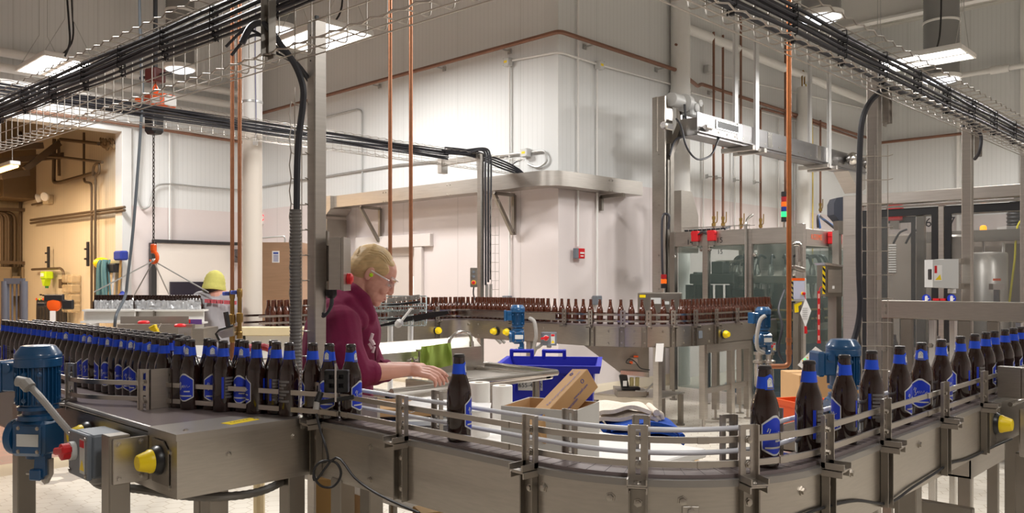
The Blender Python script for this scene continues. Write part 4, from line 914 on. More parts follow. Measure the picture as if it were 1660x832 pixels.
# ---------------------------------------------------------------- gear motors, switches, bearing caps
def make_motor(label):
    t = thing('gear_motor', label, 'motor', (0, 0, 0), group='blue gear motors')
    b = MB().lathe([(0.001, 0.334), (0.044, 0.333), (0.049, 0.3315), (0.0655, 0.309), (0.068, 0.303), (0.068, 0.296), (0.0665, 0.294), (0.068, 0.292), (0.068, 0.268), (0.064, 0.266), (0.050, 0.266)], n=28); b.obj('fan_cowl', blue_m, t)
    b = MB().lathe([(0.052, 0.272), (0.052, 0.145), (0.06, 0.142), (0.06, 0.132), (0.04, 0.128)], n=24)
    for i in range(28):
        a = 2 * PI * i / 28
        if abs(math.cos(a) + 1) < 0.12: continue
        b.obox((0.056 * math.cos(a), 0.056 * math.sin(a), 0.208), Vector((math.cos(a), math.sin(a), 0)) * 0.0075, Vector((-math.sin(a), math.cos(a), 0)) * 0.0014, (0, 0, 0.058))
    for a in (-2.3, -1.57, -0.85, 0.3):
        for z in (0.165, 0.245): b.lathe([(0.008, 0), (0.008, 0.010), (0.004, 0.012)], (0.055 * math.cos(a), 0.055 * math.sin(a), z), (math.cos(a), math.sin(a), 0), 8)
    b.obj('finned_body', blue_m, t)
    b = MB().box(-0.125, -0.098, -0.045, 0.045, 0.185, 0.285, ch=0.006).box(-0.098, -0.05, -0.04, 0.04, 0.19, 0.28, ch=0.004).lathe([(0.014, 0), (0.014, 0.006)], (-0.075, -0.04, 0.262), (0, -1, 0), 12)
    b.obj('terminal_box', blue_m, t)
    b = MB().lathe([(0.045, 0.13), (0.045, 0.118), (0.058, 0.114), (0.058, 0.1), (0.05, 0.096)], n=22)
    b.box(-0.055, 0.06, -0.055, 0.05, -0.01, 0.1, ch=0.01).box(-0.03, 0.055, -0.062, -0.05, 0.0, 0.088, ch=0.005).cyl((0.0, 0, -0.01), (0, 0, -0.022), 0.035, 16)
    b.lathe([(0.052, 0), (0.056, 0.006), (0.056, 0.02), (0.05, 0.026), (0.02, 0.026)], (-0.05, -0.012, 0.045), (-1, 0, 0), 22)
    b.obj('gearbox', blue_m, t)
    b = MB().cyl((-0.074, -0.012, 0.045), (-0.082, -0.012, 0.045), 0.019, 14)
    b.obj('shaft_cover', black_g, t)
    b = MB()
    for i in range(8): a = 2 * PI * i / 8; b.bolt((-0.072, -0.012 + 0.045 * math.cos(a), 0.045 + 0.045 * math.sin(a)), (-1, 0, 0), 0.0045, 0.004)
    for x in (-0.02, 0.045):
        for z in (0.008, 0.08): b.bolt((x, -0.062, z), (0, -1, 0), 0.0045, 0.003)
    b.obj('bolts', bolt_m, t)
    MB().box(-0.024, 0.05, -0.0645, -0.0625, 0.024, 0.062).obj('rating_plate', lab_pale, t)
    b = MB().slab([(0.02, -0.04, 0.0), (0.055, -0.04, 0.0), (0.055, -0.04, -0.07), (0.035, -0.04, -0.085), (0.015, -0.04, -0.07)], (0, 0.03, 0)).box(0.005, 0.045, -0.05, 0.0, -0.085, -0.05, ch=0.004); b.obj('torque_arm', blue_m, t)
    b = MB().slab([(0.05, -0.03, -0.02), (0.062, -0.03, -0.02), (0.062, -0.03, -0.07), (0.045, -0.03, -0.1), (0.035, -0.03, -0.09)], (0, 0.02, 0)).cyl((-0.005, -0.025, -0.068), (-0.02, -0.025, -0.068), 0.005, 8); b.obj('arm_pin', steel, t)
    return t
MOT = make_motor('x')
def put_motor(o, x, y, z, rz, label):
    o.location = (x, y, z); o.rotation_euler = (0, 0, rz); o['label'] = label; return o
q = atd(62, 640, 2.62)
put_motor(MOT, q.x, q.y, 0.862, CAMR - 0.15, 'large blue gear motor in front at the left end of the bottle table')
q = atd(1367, 600, 3.35)
put_motor(copy_thing(MOT, (0, 0, 0)), q.x, q.y, 0.83, CAMR + 0.1, 'blue gear motor behind the labelled bottles at the right')
q = atd(839, 540, 7.55)
put_motor(copy_thing(MOT, (0, 0, 0)), q.x, q.y, 0.845, CAMR, 'blue gear motor with yellow sticker behind the blue bin')
q = atd(1237, 530, 7.3)
put_motor(copy_thing(MOT, (0, 0, 0)), q.x, q.y, 0.835, CAMR + 0.2, 'blue gear motor in front of the glass filler').scale = (1, 1, 1)
def hose(pts, r, label, m=hose_m, group=None, rib=True, parent=None):
    pts = smooth_path(pts, 10); b = MB()
    if rib: b.tube(pts, [r if i % 2 else r * 0.9 for i in range(len(pts))], 10)
    else: b.tube(pts, r, 9)
    return b.obj('conduit_hose', m, label=label, cat='hose', group=group)
def cm(px, py, d): return atd(px, py, d)
t = thing('conduit_hose', 'grey conduit hose curving off the front left motor', 'hose', cm(110, 690, 2.5))
pts = smooth_path([cm(44, 622, 2.5), cm(56, 634, 2.48), cm(72, 652, 2.46), cm(95, 680, 2.46), cm(118, 706, 2.48), cm(128, 716, 2.56)], 14)
b = MB().tube(pts, [0.0105 if i % 2 else 0.0095 for i in range(len(pts))], 10); b.obj('sleeve', hose_m, t)
MB().tube([cm(28, 618, 2.49), cm(40, 620, 2.49), cm(50, 628, 2.485)], 0.016, 12).tube([cm(40, 620, 2.485), cm(48, 629, 2.48)], 0.019, 10).obj('gland', hose_m, t)
hose([cm(858, 516, 7.45), cm(866, 522, 7.42), cm(869, 545, 7.42), cm(866, 560, 7.45), cm(864, 575, 7.5)], 0.018, 'grey hose off the blue motor behind the bin')
hose([cm(1240, 512, 7.2), cm(1232, 520, 7.18), cm(1227, 545, 7.18), cm(1228, 565, 7.2), cm(1238, 572, 7.25)], 0.018, 'grey hose off the blue motor by the filler')
def switch_box(p, rz, label, s=1.0, group='isolator switches'):
    """grey enclosure, red rotary handle on its left part, warning sticker"""
    t = thing('isolator_switch', label, 'switch', (0, 0, 0), group=group)
    MB().box(-0.062, 0.062, -0.03, 0.045, 0, 0.105, ch=0.005).box(-0.064, 0.064, -0.042, -0.03, -0.002, 0.107, ch=0.004).obj('enclosure', grey_box, t)
    MB().box(0.018, 0.05, -0.0435, -0.0425, 0.012, 0.095).obj('sticker', lab_pale, t)
    MB().slab([(0.02, -0.0445, 0.02), (0.048, -0.0445, 0.02), (0.034, -0.0445, 0.045)], (0, 0.0008, 0)).obj('warning_triangle', yellow, t)
    MB().box(0.02, 0.048, -0.0445, -0.0437, 0.075, 0.092).obj('danger_strip', red, t)
    b = MB().lathe([(0.023, 0), (0.023, 0.012), (0.018, 0.014)], (-0.022, -0.042, 0.06), (0, -1, 0), 16); b.obj('switch_plate', lab_pale, t)
    b = MB().lathe([(0.02, 0.012), (0.02, 0.03), (0.012, 0.034)], (-0.022, -0.042, 0.06), (0, -1, 0), 14).obox((-0.03, -0.066, 0.062), (0.034, 0, 0.006), (0, 0.012, 0), (-0.001, 0, 0.009), ch=0.004); b.obj('handle', red, t)
    b = MB()
    for x in (-0.054, 0.054):
        for z in (0.008, 0.097): b.bolt((x, -0.042, z), (0, -1, 0), 0.004, 0.003)
    b.obj('screws', bolt_m, t)
    MB().lathe([(0.016, 0), (0.02, -0.004), (0.02, -0.02), (0.013, -0.026)], (0.0, 0.005, 0.0), (0, 0, 1), 12).obj('cable_gland', hose_m, t)
    t.location = p; t.rotation_euler = (0, 0, rz); t.scale = (s, s, s)
    return t
switch_box((0.868, 2.475, 0.853), -PI / 2, 'grey isolator switch with red handle beside the front left motor', 1.15)
q = atd(890, 553, 7.5)
switch_box((q.x, q.y, 0.815), CAMR - 0.1, 'grey isolator switch with red handle on the conveyor behind the bin', 1.1)
q = atd(1247, 555, 7.35)
switch_box((q.x, q.y, 0.77), CAMR + 0.3, 'small isolator switch with red handle beside the filler motor', 0.8)
hose([cm(149, 760, 2.39), cm(150, 775, 2.39), cm(162, 786, 2.36), cm(190, 790, 2.33), cm(230, 794, 2.3), cm(290, 803, 2.24), cm(350, 806, 2.25), cm(410, 800, 2.35), cm(450, 785, 2.45), cm(475, 765, 2.55)], 0.0125, 'grey hose sagging under the front left table', mat('dark_hose', (120, 116, 110), 0.5))
hose([cm(880, 556, 7.5), cm(874, 562, 7.5), cm(868, 566, 7.55), cm(862, 580, 7.6)], 0.018, 'short grey hose from the isolator behind the bin')
def cap(mb_y, mb_b, p, nrm, s=1.0):
    """yellow bearing cap on its black flange"""
    mb_b.lathe([(0.036 * s, 0), (0.036 * s, 0.008 * s), (0.029 * s, 0.018 * s)], p, nrm, 18)
    mb_y.lathe([(0.0285 * s, 0.016 * s), (0.0285 * s, 0.024 * s), (0.026 * s, 0.028 * s), (0.019 * s, 0.05 * s), (0.017 * s, 0.052 * s), (0.001, 0.052 * s)], p, nrm, 20)

# ---------------------------------------------------------------- front conveyor: table, lane and rails
ZB = 1.0
def bracket(t, p, out, h0, h1, w_=0.036, foot=True, slots=2, name='rail_bracket', plate=0.003):
    """slotted angle bracket standing at p, its face towards out"""
    p = Vector(p); out = Vector(out).normalized(); u = Vector((0, 0, 1)).cross(out); b = MB()
    z0, z1 = h0, h1; hh = (z1 - z0)
    def pl(a0, a1, q0, q1): b.obox(p + u * ((a0 + a1) / 2) + Vector((0, 0, (q0 + q1) / 2 - p.z)), u * ((a1 - a0) / 2), out * plate / 2, (0, 0, (q1 - q0) / 2))
    hw = w_ / 2; sl = w_ * 0.13
    pl(-hw, -sl, z0, z1); pl(sl, hw, z0, z1)
    cuts = [(z0, z0 + hh * 0.1), (z0 + hh * 0.42, z0 + hh * 0.52), (z1 - hh * 0.08, z1)]
    for a, c in cuts: pl(-sl, sl, a, c)
    b.obox(p + u * hw + out * 0.005 + Vector((0, 0, (z0 + z1) / 2 - p.z)), u * plate / 2, out * 0.0065, (0, 0, hh / 2))
    b.obox(p - u * hw + out * 0.003 + Vector((0, 0, (z0 + z1) / 2 - p.z)), u * plate / 2, out * 0.0045, (0, 0, hh / 2))
    if foot:
        L = 0.026
        b.obox(p + out * L * 0.9 + Vector((0, 0, z0 - p.z)), u * hw, out * L, (0, 0, 0.0015))
        for s in (-1, 1):
            b.obox(p + out * L * 0.9 + u * s * hw + Vector((0, 0, z0 + 0.006 - p.z)), u * 0.0015, out * L, (0, 0, 0.0065))
            b.obox(p + out * L * 0.85 + u * s * hw + Vector((0, 0, z0 - 0.011 - p.z)), u * 0.0015, out * L * 0.9, (0, 0, 0.0065))
        b.obox(p + out * L * 0.8 + Vector((0, 0, z0 - 0.0055 - p.z)), u * hw, out * L * 0.85, (0, 0, 0.0015))
    o = b.obj(name, steel, t)
    for f in (0.28, 0.72): MB().bolt(p + out * 0.002 + Vector((0, 0, z0 + hh * f - p.z)), out, 0.0052, 0.008).obj('bolt', bolt_m, o)
    if foot: MB().lathe([(0.008, 0), (0.007, 0.003), (0.001, 0.0045)], p + out * 0.022 + Vector((0, 0, z0 + 0.0015 - p.z)), (0, 0, 1), 10).obj('bolt', bolt_m, o)
    return o
def strut(t, p, out, z0, z1, w_=0.034):
    p = Vector(p); out = Vector(out).normalized(); u = Vector((0, 0, 1)).cross(out); b = MB(); zc = (z0 + z1) / 2 - p.z; hz = (z1 - z0) / 2
    b.obox(p + out * 0.003 + Vector((0, 0, zc)), u * w_ / 2, out * 0.002, (0, 0, hz))
    for s in (-1, 1): b.obox(p + u * s * w_ / 2 + out * 0.010 + Vector((0, 0, zc)), u * 0.0018, out * 0.009, (0, 0, hz))
    o = b.obj('panel_strut', steel_d, t)
    for f in (0.22, 0.8): MB().bolt(p + out * 0.005 + Vector((0, 0, z0 + (z1 - z0) * f - p.z)), out, 0.0062, 0.006).obj('bolt', bolt_m, o)
lane = [(1.395, 2.14), (1.395, 1.9), (1.395, 1.55), (1.395, 1.22)] + arc((1.79, 1.22), 0.395, PI, 1.5 * PI, 18)[1:] + [(2.2, 0.825), (2.7, 0.825), (3.2, 0.825), (3.9, 0.825), (5.2, 0.825)]
def along(path, s):
    for a, b_ in zip(path, path[1:]):
        a, b_ = Vector(a), Vector(b_); L = (b_ - a).length
        if s <= L: return a + (b_ - a) * (s / L), (b_ - a).normalized()
        s -= L
    return Vector(path[-1]), (Vector(path[-1]) - Vector(path[-2])).normalized()
def s_of(path, f):
    """arc length at the path point nearest to f"""
    best = (1e9, 0); acc = 0
    for a, b_ in zip(path, path[1:]):
        a, b_ = Vector(a), Vector(b_); L = (b_ - a).length
        tt = max(0, min(1, (Vector(f) - a).dot(b_ - a) / L / L)); d = (a + (b_ - a) * tt - Vector(f)).length
        if d < best[0]: best = (d, acc + tt * L)
        acc += L
    return best[1]
T = thing('bottle_conveyor', 'stainless single-lane conveyor curving across the foreground', 'conveyor', (1.6, 1.0, 0))
SP_ = MB().ribbon(lane, 0.051, 0.055, 0.835, 0.985).ribbon(lane, -0.055, -0.051, 0.835, 0.985).ribbon(lane, 0.04, 0.055, 0.831, 0.835).ribbon(lane, -0.055, -0.04, 0.831, 0.835).obj('side_panels', steel_h, T)
MB().ribbon(lane, 0.043, 0.058, 0.978, 0.9925).ribbon(lane, -0.058, -0.043, 0.978, 0.9925).obj('edge_strip', mat('wear_strip_grey', (150, 146, 142), 0.3, 0.6, 0.06), T)
MB().ribbon(lane, -0.042, 0.042, 0.984, ZB).obj('chain_belt', rubber_belt, T)
b = MB(); acc = 0
S_END = sum((Vector(b_) - Vector(a)).length for a, b_ in zip(lane, lane[1:]))
s = 0.0
while s < S_END - 0.02:
    p, d = along(lane, s); b.obox((p.x, p.y, ZB + 0.0003), Vector((d.y, -d.x, 0)) * 0.041, Vector((d.x, d.y, 0)) * 0.0005, (0, 0, 0.0003)); s += 0.038
b.obj('chain_joints', mat('joint_grey', (84, 76, 76), 0.4), T)
for o, zc, m_, nm in ((0.041, 1.072, steel_b, 'outer_rail'), (0.041, 1.022, steel_b, 'outer_rail')):
    MB().ribbon(lane, o, o + 0.006, zc - 0.0065, zc + 0.0065).obj(nm, steel, T)
nylon = mat('white_guide_tube', (214, 214, 220), 0.32, 0, 0.04, 10)
for zc in (1.077, 1.027):
    pth = off(lane, -0.047)
    MB().tube([(x, y, zc) for x, y in pth], 0.0058, 10).obj('inner_rail', nylon, T)
def rot_n(px, side=0.055, Yline=None):
    """point on the lane's outer edge seen at pixel column px, with its outward normal"""
    best = None; s = 0.0
    while s < S_END:
        p, d = along(lane, s); n_ = Vector((d.y, -d.x)); e = p + n_ * side
        lat = e.x * RX + e.y * RY; dd = e.x * FX + e.y * FY; X = 830 + FOC * lat / dd
        if best is None or abs(X - px) < best[0]: best = (abs(X - px), e, n_, s)
        s += 0.004
    return best[1], best[2]
for px in (517, 655, 862, 1033, 1212, 1337, 1432, 1528, 1592):
    e, n_ = rot_n(px)
    bracket(T, (e.x + n_.x * 0.002, e.y + n_.y * 0.002, 0.99), (n_.x, n_.y, 0), 0.99, 1.104, 0.038)
    strut(T, (e.x, e.y, 0.9), (n_.x, n_.y, 0), 0.835, 0.972)
for px in (568, 710, 925, 1040, 1180, 1255, 1400):
    e, n_ = rot_n(px, -0.062)
    bracket(T, (e.x, e.y, 0.99), (n_.x, n_.y, 0), 0.995, 1.105, 0.036, foot=False)
b = MB()
for px in (600, 880, 990, 1105, 1300, 1380, 1490):
    e, n_ = rot_n(px)
    MB().bolt((e.x, e.y, 0.95), (n_.x, n_.y, 0), 0.0075, 0.007).obj('bolt', bolt_m, SP_)
    if px in (600, 880, 1105): MB().bolt((e.x, e.y, 0.862), (n_.x, n_.y, 0), 0.0065, 0.006).obj('bolt', bolt_m, SP_)
e, n_ = rot_n(1120); u = Vector((-n_.y, n_.x, 0))
MB().obox((e.x + n_.x * 0.003, e.y + n_.y * 0.003, 0.89), u * 0.017, Vector((n_.x, n_.y, 0)) * 0.002, (0, 0, 0.05), ch=0.001).bolt((e.x + n_.x * 0.004, e.y + n_.y * 0.004, 0.93), (n_.x, n_.y, 0), 0.007).obj('joint_plate', steel, T)
# rail joints (sleeves)
for px in (560, 820, 1140, 1270, 1505):
    e, n_ = rot_n(px, 0.045); u = Vector((-n_.y, n_.x, 0))
    for z in (1.072, 1.022): MB().obox((e.x, e.y, z), u * 0.012, Vector((n_.x, n_.y, 0)) * 0.004, (0, 0, 0.0072)).obj('rail_sleeve', steel, T)
for (x, y) in ((1.36, 1.98), (1.46, 1.98), (2.55, 0.84), (3.55, 0.8)):
    MB().box(x - 0.025, x + 0.025, y - 0.025, y + 0.025, 0.06, 0.84, ch=0.003).cyl((x, y, 0.0), (x, y, 0.07), 0.014, 10).cyl((x, y, 0), (x, y, 0.012), 0.035, 14).obj('leg', steel_d, T)
cy, cb_ = MB(), MB()
e, n_ = rot_n(1612); cap(cy, cb_, (e.x, e.y, 0.915), (n_.x, n_.y, 0), 1.05)
cb_.obj('bearing_flange', black_g, T); cy.obj('bearing_cap', yellow, T)
b = MB().box(3.02, 3.16, 0.765, 0.769, 0.845, 0.975).bolt((3.03, 0.765, 0.86), (0, -1, 0)).bolt((3.15, 0.765, 0.86), (0, -1, 0)).bolt((3.03, 0.765, 0.96), (0, -1, 0)).bolt((3.15, 0.765, 0.96), (0, -1, 0)); b.obj('bearing_plate', steel_d, T)
# guard box and heavy frame post at the right end
t = thing('end_guard', 'stainless guard and frame at the right end of the front conveyor', 'conveyor', (3.6, 0.7, 0))
MB().box(3.2, 3.9, 0.66, 0.7, 1.0, 1.105, ch=0.003).box(3.2, 3.24, 0.7, 0.77, 1.0, 1.105).obj('rail_guard', steel_h, t)
MB().box(3.22, 3.95, 0.64, 0.71, 0.8, 0.965, ch=0.004).bolt((3.3, 0.64, 0.94), (0, -1, 0), 0.009).bolt((3.3, 0.64, 0.84), (0, -1, 0), 0.009).obj('side_panel', steel, t)
MB().box(3.30, 3.40, 0.64, 0.74, 0.02, 0.80, ch=0.004).obj('post', steel_d, t)
MB().cyl((3.15, 0.72, 0.985), (3.7, 0.68, 0.985), 0.008, 10).obj('cross_rod', steel_b, t)
t = thing('drip_tray', 'stainless drip tray on legs under the right end of the conveyor', 'tray', (3.8, 1.3, 0))
x0, x1, y0, y1 = 3.38, 4.3, 0.9, 1.75
MB().box(x0, x1, y0, y1, 0.665, 0.672).box(x0, x0 + 0.006, y0, y1, 0.665, 0.735).box(x0, x1, y0, y0 + 0.006, 0.665, 0.735).box(x0, x1, y1 - 0.006, y1, 0.665, 0.735).obj('basin', steel, t)
for x, y in ((x0 + 0.03, y0 + 0.25), (x0 + 0.03, y1 - 0.03), (x1 - 0.03, y0 + 0.03), (x1 - 0.03, y1 - 0.03)): MB().box(x - 0.025, x + 0.025, y - 0.025, y + 0.025, 0, 0.665, ch=0.003).obj('leg', steel_d, t)
MB().box(x0 + 0.01, x0 + 0.05, y0, y1, 0.5, 0.55, ch=0.003).obj('stretcher', steel_d, t)
# ---- accumulation table on the left
AX0, AX1, AY0, AY1 = 0.95, 1.72, 2.12, 6.6
A_ = thing('bottle_table', 'wide stainless table conveyor packed with labelled bottles at the left', 'conveyor', (1.3, 3.5, 0))
tbl = [(AX0, AY1), (AX0, AY0), (1.33, AY0), (1.335, 2.30), (AX1, 2.30), (AX1, AY1)]
MB().prism(tbl, 0.9, ZB).obj('belt_deck', rubber_belt, A_)
b = MB()
b.box(AX0 - 0.012, AX0, AY0 - 0.012, AY1, 0.832, 0.984).box(AX0 - 0.0119, 1.335, AY0 - 0.0119, AY0, 0.8321, 0.9839).box(AX1, AX1 + 0.012, 2.3, AY1, 0.832, 0.988)
b.obj('side_panels', steel_h, A_)
b = MB().tube([(AX0 - 0.008, AY1, 0.994), (AX0 - 0.008, AY0 + 0.16, 0.994)], 0.0085, 10); b.obj('edge_rail', mat('pale_edge_rail', (176, 172, 168), 0.3, 0.7), A_)
MB().slab([(AX0 - 0.016, AY0 + 0.16, 0.984), (AX0 - 0.016, AY0 - 0.016, 0.984), (1.33, AY0 - 0.016, 0.984), (1.33, AY0 + 0.05, 0.984), (1.18, AY0 + 0.16, 0.984)], (0, 0, 0.0175)).obj('end_cover', steel, A_)
c = MB()
for x, y in ((AX0 + 0.03, AY0 + 0.03), (1.2, AY0 + 0.06)): c.bolt((x, y, 1.0015), (0, 0, 1), 0.005, 0.004)
for x, z in ((1.08, 0.93), (1.28, 0.95)): c.bolt((x, AY0 - 0.012, z), (0, -1, 0), 0.006, 0.005)
for y, z in ((AY0 + 0.03, 0.95), (AY0 + 0.03, 0.855), (AY0 + 0.12, 0.87), (AY0 + 0.22, 0.88)): c.bolt((AX0 - 0.012, y, z), (-1, 0, 0), 0.006, 0.005)
c.obj('bolts', bolt_m, A_)
q0 = Vector((1.09, AY0 + 0.045, 1.002)); MB().obox(q0 + Vector((0.06, 0.01, 0)), (0.05, 0.012, 0), (-0.004, 0.02, 0), (0, 0, 0.0006)).obj('warning_label', yellow, A_)
text_shape(MB(), 'CAUTION', 0.016, q0 + Vector((0.06, 0.01, 0.001)), (1, 0.24, 0), (-0.24, 1, 0)).obj('label_print', ink, A_)
for yy_, zz_ in ((AY0 + 0.085, 0.922), (AY0 + 0.60, 0.925)):
    cy, cb_ = MB(), MB(); cap(cy, cb_, (AX0 - 0.018, yy_, zz_), (-1, 0, 0), 1.1)
    cb_.obj('bearing_flange', black_g, A_); cy.obj('bearing_cap', yellow, A_)
b = MB().slab([(AX0 - 0.014, AY0 + 0.03, 0.86), (AX0 - 0.014, AY0 + 0.03, 0.95), (AX0 - 0.014, AY0 + 0.06, 0.975), (AX0 - 0.014, AY0 + 0.13, 0.975), (AX0 - 0.014, AY0 + 0.13, 0.86)], (-0.004, 0, 0)); b.obj('bearing_plate', steel_d, A_)
b = MB().box(AX0 - 0.105, AX0 - 0.012, AY0 + 0.165, AY0 + 0.173, 0.855, 0.977, ch=0.002)
for x in (AX0 - 0.09, AX0 - 0.03):
    for z in (0.87, 0.962): b.bolt((x, AY0 + 0.165, z), (0, -1, 0), 0.006, 0.005)
b.obj('end_bracket', steel, A_)
for x, y, z in ((AX0 - 0.085, AY0 + 0.2, 0.985), (AX0 - 0.09, AY0 + 0.98, 0.99), (AX0 + 0.12, AY0 + 0.05, 0.85), (1.33, 2.2, 0.84), (AX1 - 0.05, 3.5, 0.85)):
    MB().box(x - 0.028, x + 0.028, y - 0.028, y + 0.028, 0.06, z, ch=0.003).cyl((x, y, 0.0), (x, y, 0.07), 0.014, 10).cyl((x, y, 0), (x, y, 0.012), 0.035, 14).obj('leg', steel_d, A_)
rail = [Vector(p) for p in ((0.97, 6.5), (0.97, 4.4), (0.97, 3.2), (0.973, 2.9), (1.07, 2.71), (1.155, 2.51), (1.235, 2.32), (1.30, 2.14), (1.335, 2.05), (1.345, 1.98))]
rl = [(p.x, p.y) for p in smooth_path([(p.x, p.y, 0) for p in rail[:]], 5)]
for zc in (1.072, 1.022): MB().ribbon(rl, 0.0, 0.007, zc - 0.007, zc + 0.007).obj('guide_rail', steel, A_)
bracket(A_, (0.965, 2.97, 0.99), (-0.85, -0.5, 0), 0.995, 1.125, 0.036)
bracket(A_, (1.055, 2.60, 0.99), (-0.75, -0.66, 0), 0.985, 1.125, 0.036)
bracket(A_, (1.185, 2.595, 1.0), (-0.6, -0.8, 0), 1.0, 1.125, 0.034, foot=False)
d_ = Vector((1.175 - 1.07, 2.59 - 2.598, 0)); nd = Vector((d_.y, -d_.x, 0)).normalized()
MB().obox(Vector((1.122, 2.588, 1.062)), d_ / 2, nd * 0.0015, (0, 0, 0.062), ch=0.0008).obj('deflector_plate', steel_h, A_)
MB().box(AX0 - 0.014, AX0 - 0.01, 3.2, 6.5, 0.84, 0.98).obj('outer_sheet', mat('grey_side_sheet', (148, 142, 140), 0.5, 0.5), A_)
b = MB().tube([(AX1 - 0.1, 6.5, 1.07), (AX1 - 0.1, 2.5, 1.07), (1.50, 2.2, 1.07), (1.45, 2.12, 1.07)], 0.006, 8); b.obj('far_rail', nylon, A_)
# ---- bottles on the table: rows packed along the rail
def rail_x(y):
    for a, b_ in zip(rl, rl[1:]):
        if (a[1] - y) * (b_[1] - y) <= 0: return a[0] + (b_[0] - a[0]) * (a[1] - y) / (b_[1] - a[1] + 1e-9)
    return rl[0][0]
rows = {}
front = []
pos = Vector((1.395, 1.99)); front.append(pos.copy())
y = 1.99
while y < 4.35:
    # next bottle touching the last one, against the rail
    lo = y + 0.004; step = 0.002; yy = lo
    while True:
        xx = min(max(rail_x(yy) + 0.038, 1.13) if yy > 2.05 else 1.395, 1.395); cand = Vector((xx, yy))
        if (cand - front[-1]).length >= 0.0628: break
        yy += step
    front.append(cand); y = yy
gap = {28, 29}
for i, p in enumerate(front):
    bottle(p.x + random.uniform(-.001, .001), p.y, ZB, 'brown bottle with blue neck band, front row on the left table, %s from the right' % ordinal(i + 1), 'labelled bottles on the left table')
prev = [p for p in front if p.y > 2.1]
allp = list(front)
for r_, (ymin, nm) in enumerate(((2.22, 'second row'), (2.6, 'third row'))):
    new = []
    for a, c in zip(prev, prev[1:]):
        m = (a + c) / 2; h = (c - a).length / 2; dvec = (c - a).normalized(); n_ = Vector((dvec.y, -dvec.x))
        if n_.x < 0: n_ = -n_
        q = m + n_ * math.sqrt(max(0.0635 ** 2 - h * h, 0.0004))
        if q.y >= ymin and all((q - w_).length > 0.0615 for w_ in allp): new.append(q); allp.append(q)
    for i, p in enumerate(new): bottle(p.x, p.y, ZB, 'brown bottle with blue neck band, %s on the left table, %s from the right' % (nm, ordinal(i + 1)), 'labelled bottles on the left table')
    prev = new
# ---- spaced bottles on the lane
k = 0
for px in (745,):
    e, n_ = rot_n(px, 0.0); k += 1
    bottle(e.x, e.y, ZB, 'lone labelled bottle on the front lane before the paper towel rolls', 'spaced bottles on the front lane', None)
k = 0
for px in (1240, 1312, 1369, 1413, 1459, 1494, 1526, 1557, 1580, 1598, 1612, 1629, 1643, 1655):
    e, n_ = rot_n(px, 0.0); k += 1
    bottle(e.x, e.y, ZB, 'labelled bottle on the right part of the front lane, %s from the left' % ordinal(k), 'spaced bottles on the front lane')
# photo-eye block at the start of the lane
q = Vector((1.325, 2.06, 0))
t = thing('sensor_mount', 'black perforated sensor block on the rail where the lane begins', 'sensor', (1.36, 1.99, 1.0))
u = Vector((RX, RY, 0)); n_ = Vector((-FX, -FY, 0)); c = atd(546, 618, 2.28)
b = MB()
for i in range(3): b.obox(c + u * (i - 1) * 0.026, u * 0.007, n_ * 0.012, (0, 0, 0.03), ch=0.002)
for k_ in (-1, 0, 1): b.obox(c + Vector((0, 0, k_ * 0.024)), u * 0.033, n_ * 0.012, (0, 0, 0.007), ch=0.002)
b.obox(c - n_ * 0.008, u * 0.032, n_ * 0.003, (0, 0, 0.029)); b.obj('block', black_g, t)
MB().cyl(c + n_ * 0.014 + Vector((0, 0, -0.055)), c + n_ * 0.014 + Vector((0, 0, 0.05)), 0.0035, 8).obj('rod', steel_b, t)
MB().obox(c + u * 0.0 + Vector((0, 0, -0.05)) + n_ * 0.01, u * 0.05 + Vector((0, 0, 0.008)), n_ * 0.006, (0, 0, 0.006), ch=0.002).cyl(c - u * 0.05 + Vector((0, 0, -0.055)) + n_ * 0.02, c - u * 0.042 + Vector((0, 0, -0.03)) + n_ * 0.01, 0.009, 10).obj('arm', black_g, t)
MB().cyl(c - u * 0.052 + Vector((0, 0, -0.075)) + n_ * 0.025, c - u * 0.05 + Vector((0, 0, -0.055)) + n_ * 0.02, 0.008, 10).obj('plug', hose_m, t)
cpt = c - u * 0.05 + Vector((0, 0, -0.085)) + n_ * 0.03
cc = atd(531, 768, 2.25)
pts = [cpt, atd(520, 700, 2.25), atd(528, 725, 2.24)]
for i in range(22): a = PI / 2 + i * 2 * PI / 9; pts.append(cc + (u * math.cos(a) + Vector((0, 0, math.sin(a)))) * (0.036 + 0.001 * (i % 3)) + n_ * 0.001 * (i % 5))
pts += [atd(545, 742, 2.23), atd(575, 775, 2.15), atd(605, 797, 2.06), atd(640, 815, 1.98), atd(680, 832, 1.9)]
cable('sensor_cable', smooth_path(pts, 4), 0.0033, 'black sensor cable coiled on the conveyor side', None, black)
e0, n0 = rot_n(1280)
pts = [(0, 0, 0)] * 0
for px, py in ((1240, 862), (1300, 836), (1340, 822), (1390, 812), (1440, 816), (1480, 790), (1510, 771), (1540, 752), (1570, 744), (1605, 727), (1640, 712)):
    e, n_ = rot_n(px, 0.062); dd = e.x * FX + e.y * FY; w_ = atd(px, py, dd); pts.append(w_)
cable('sensor_cable', smooth_path(pts, 6), 0.0035, 'black cable clipped along the bottom of the right conveyor panel', None, black)
b = MB()

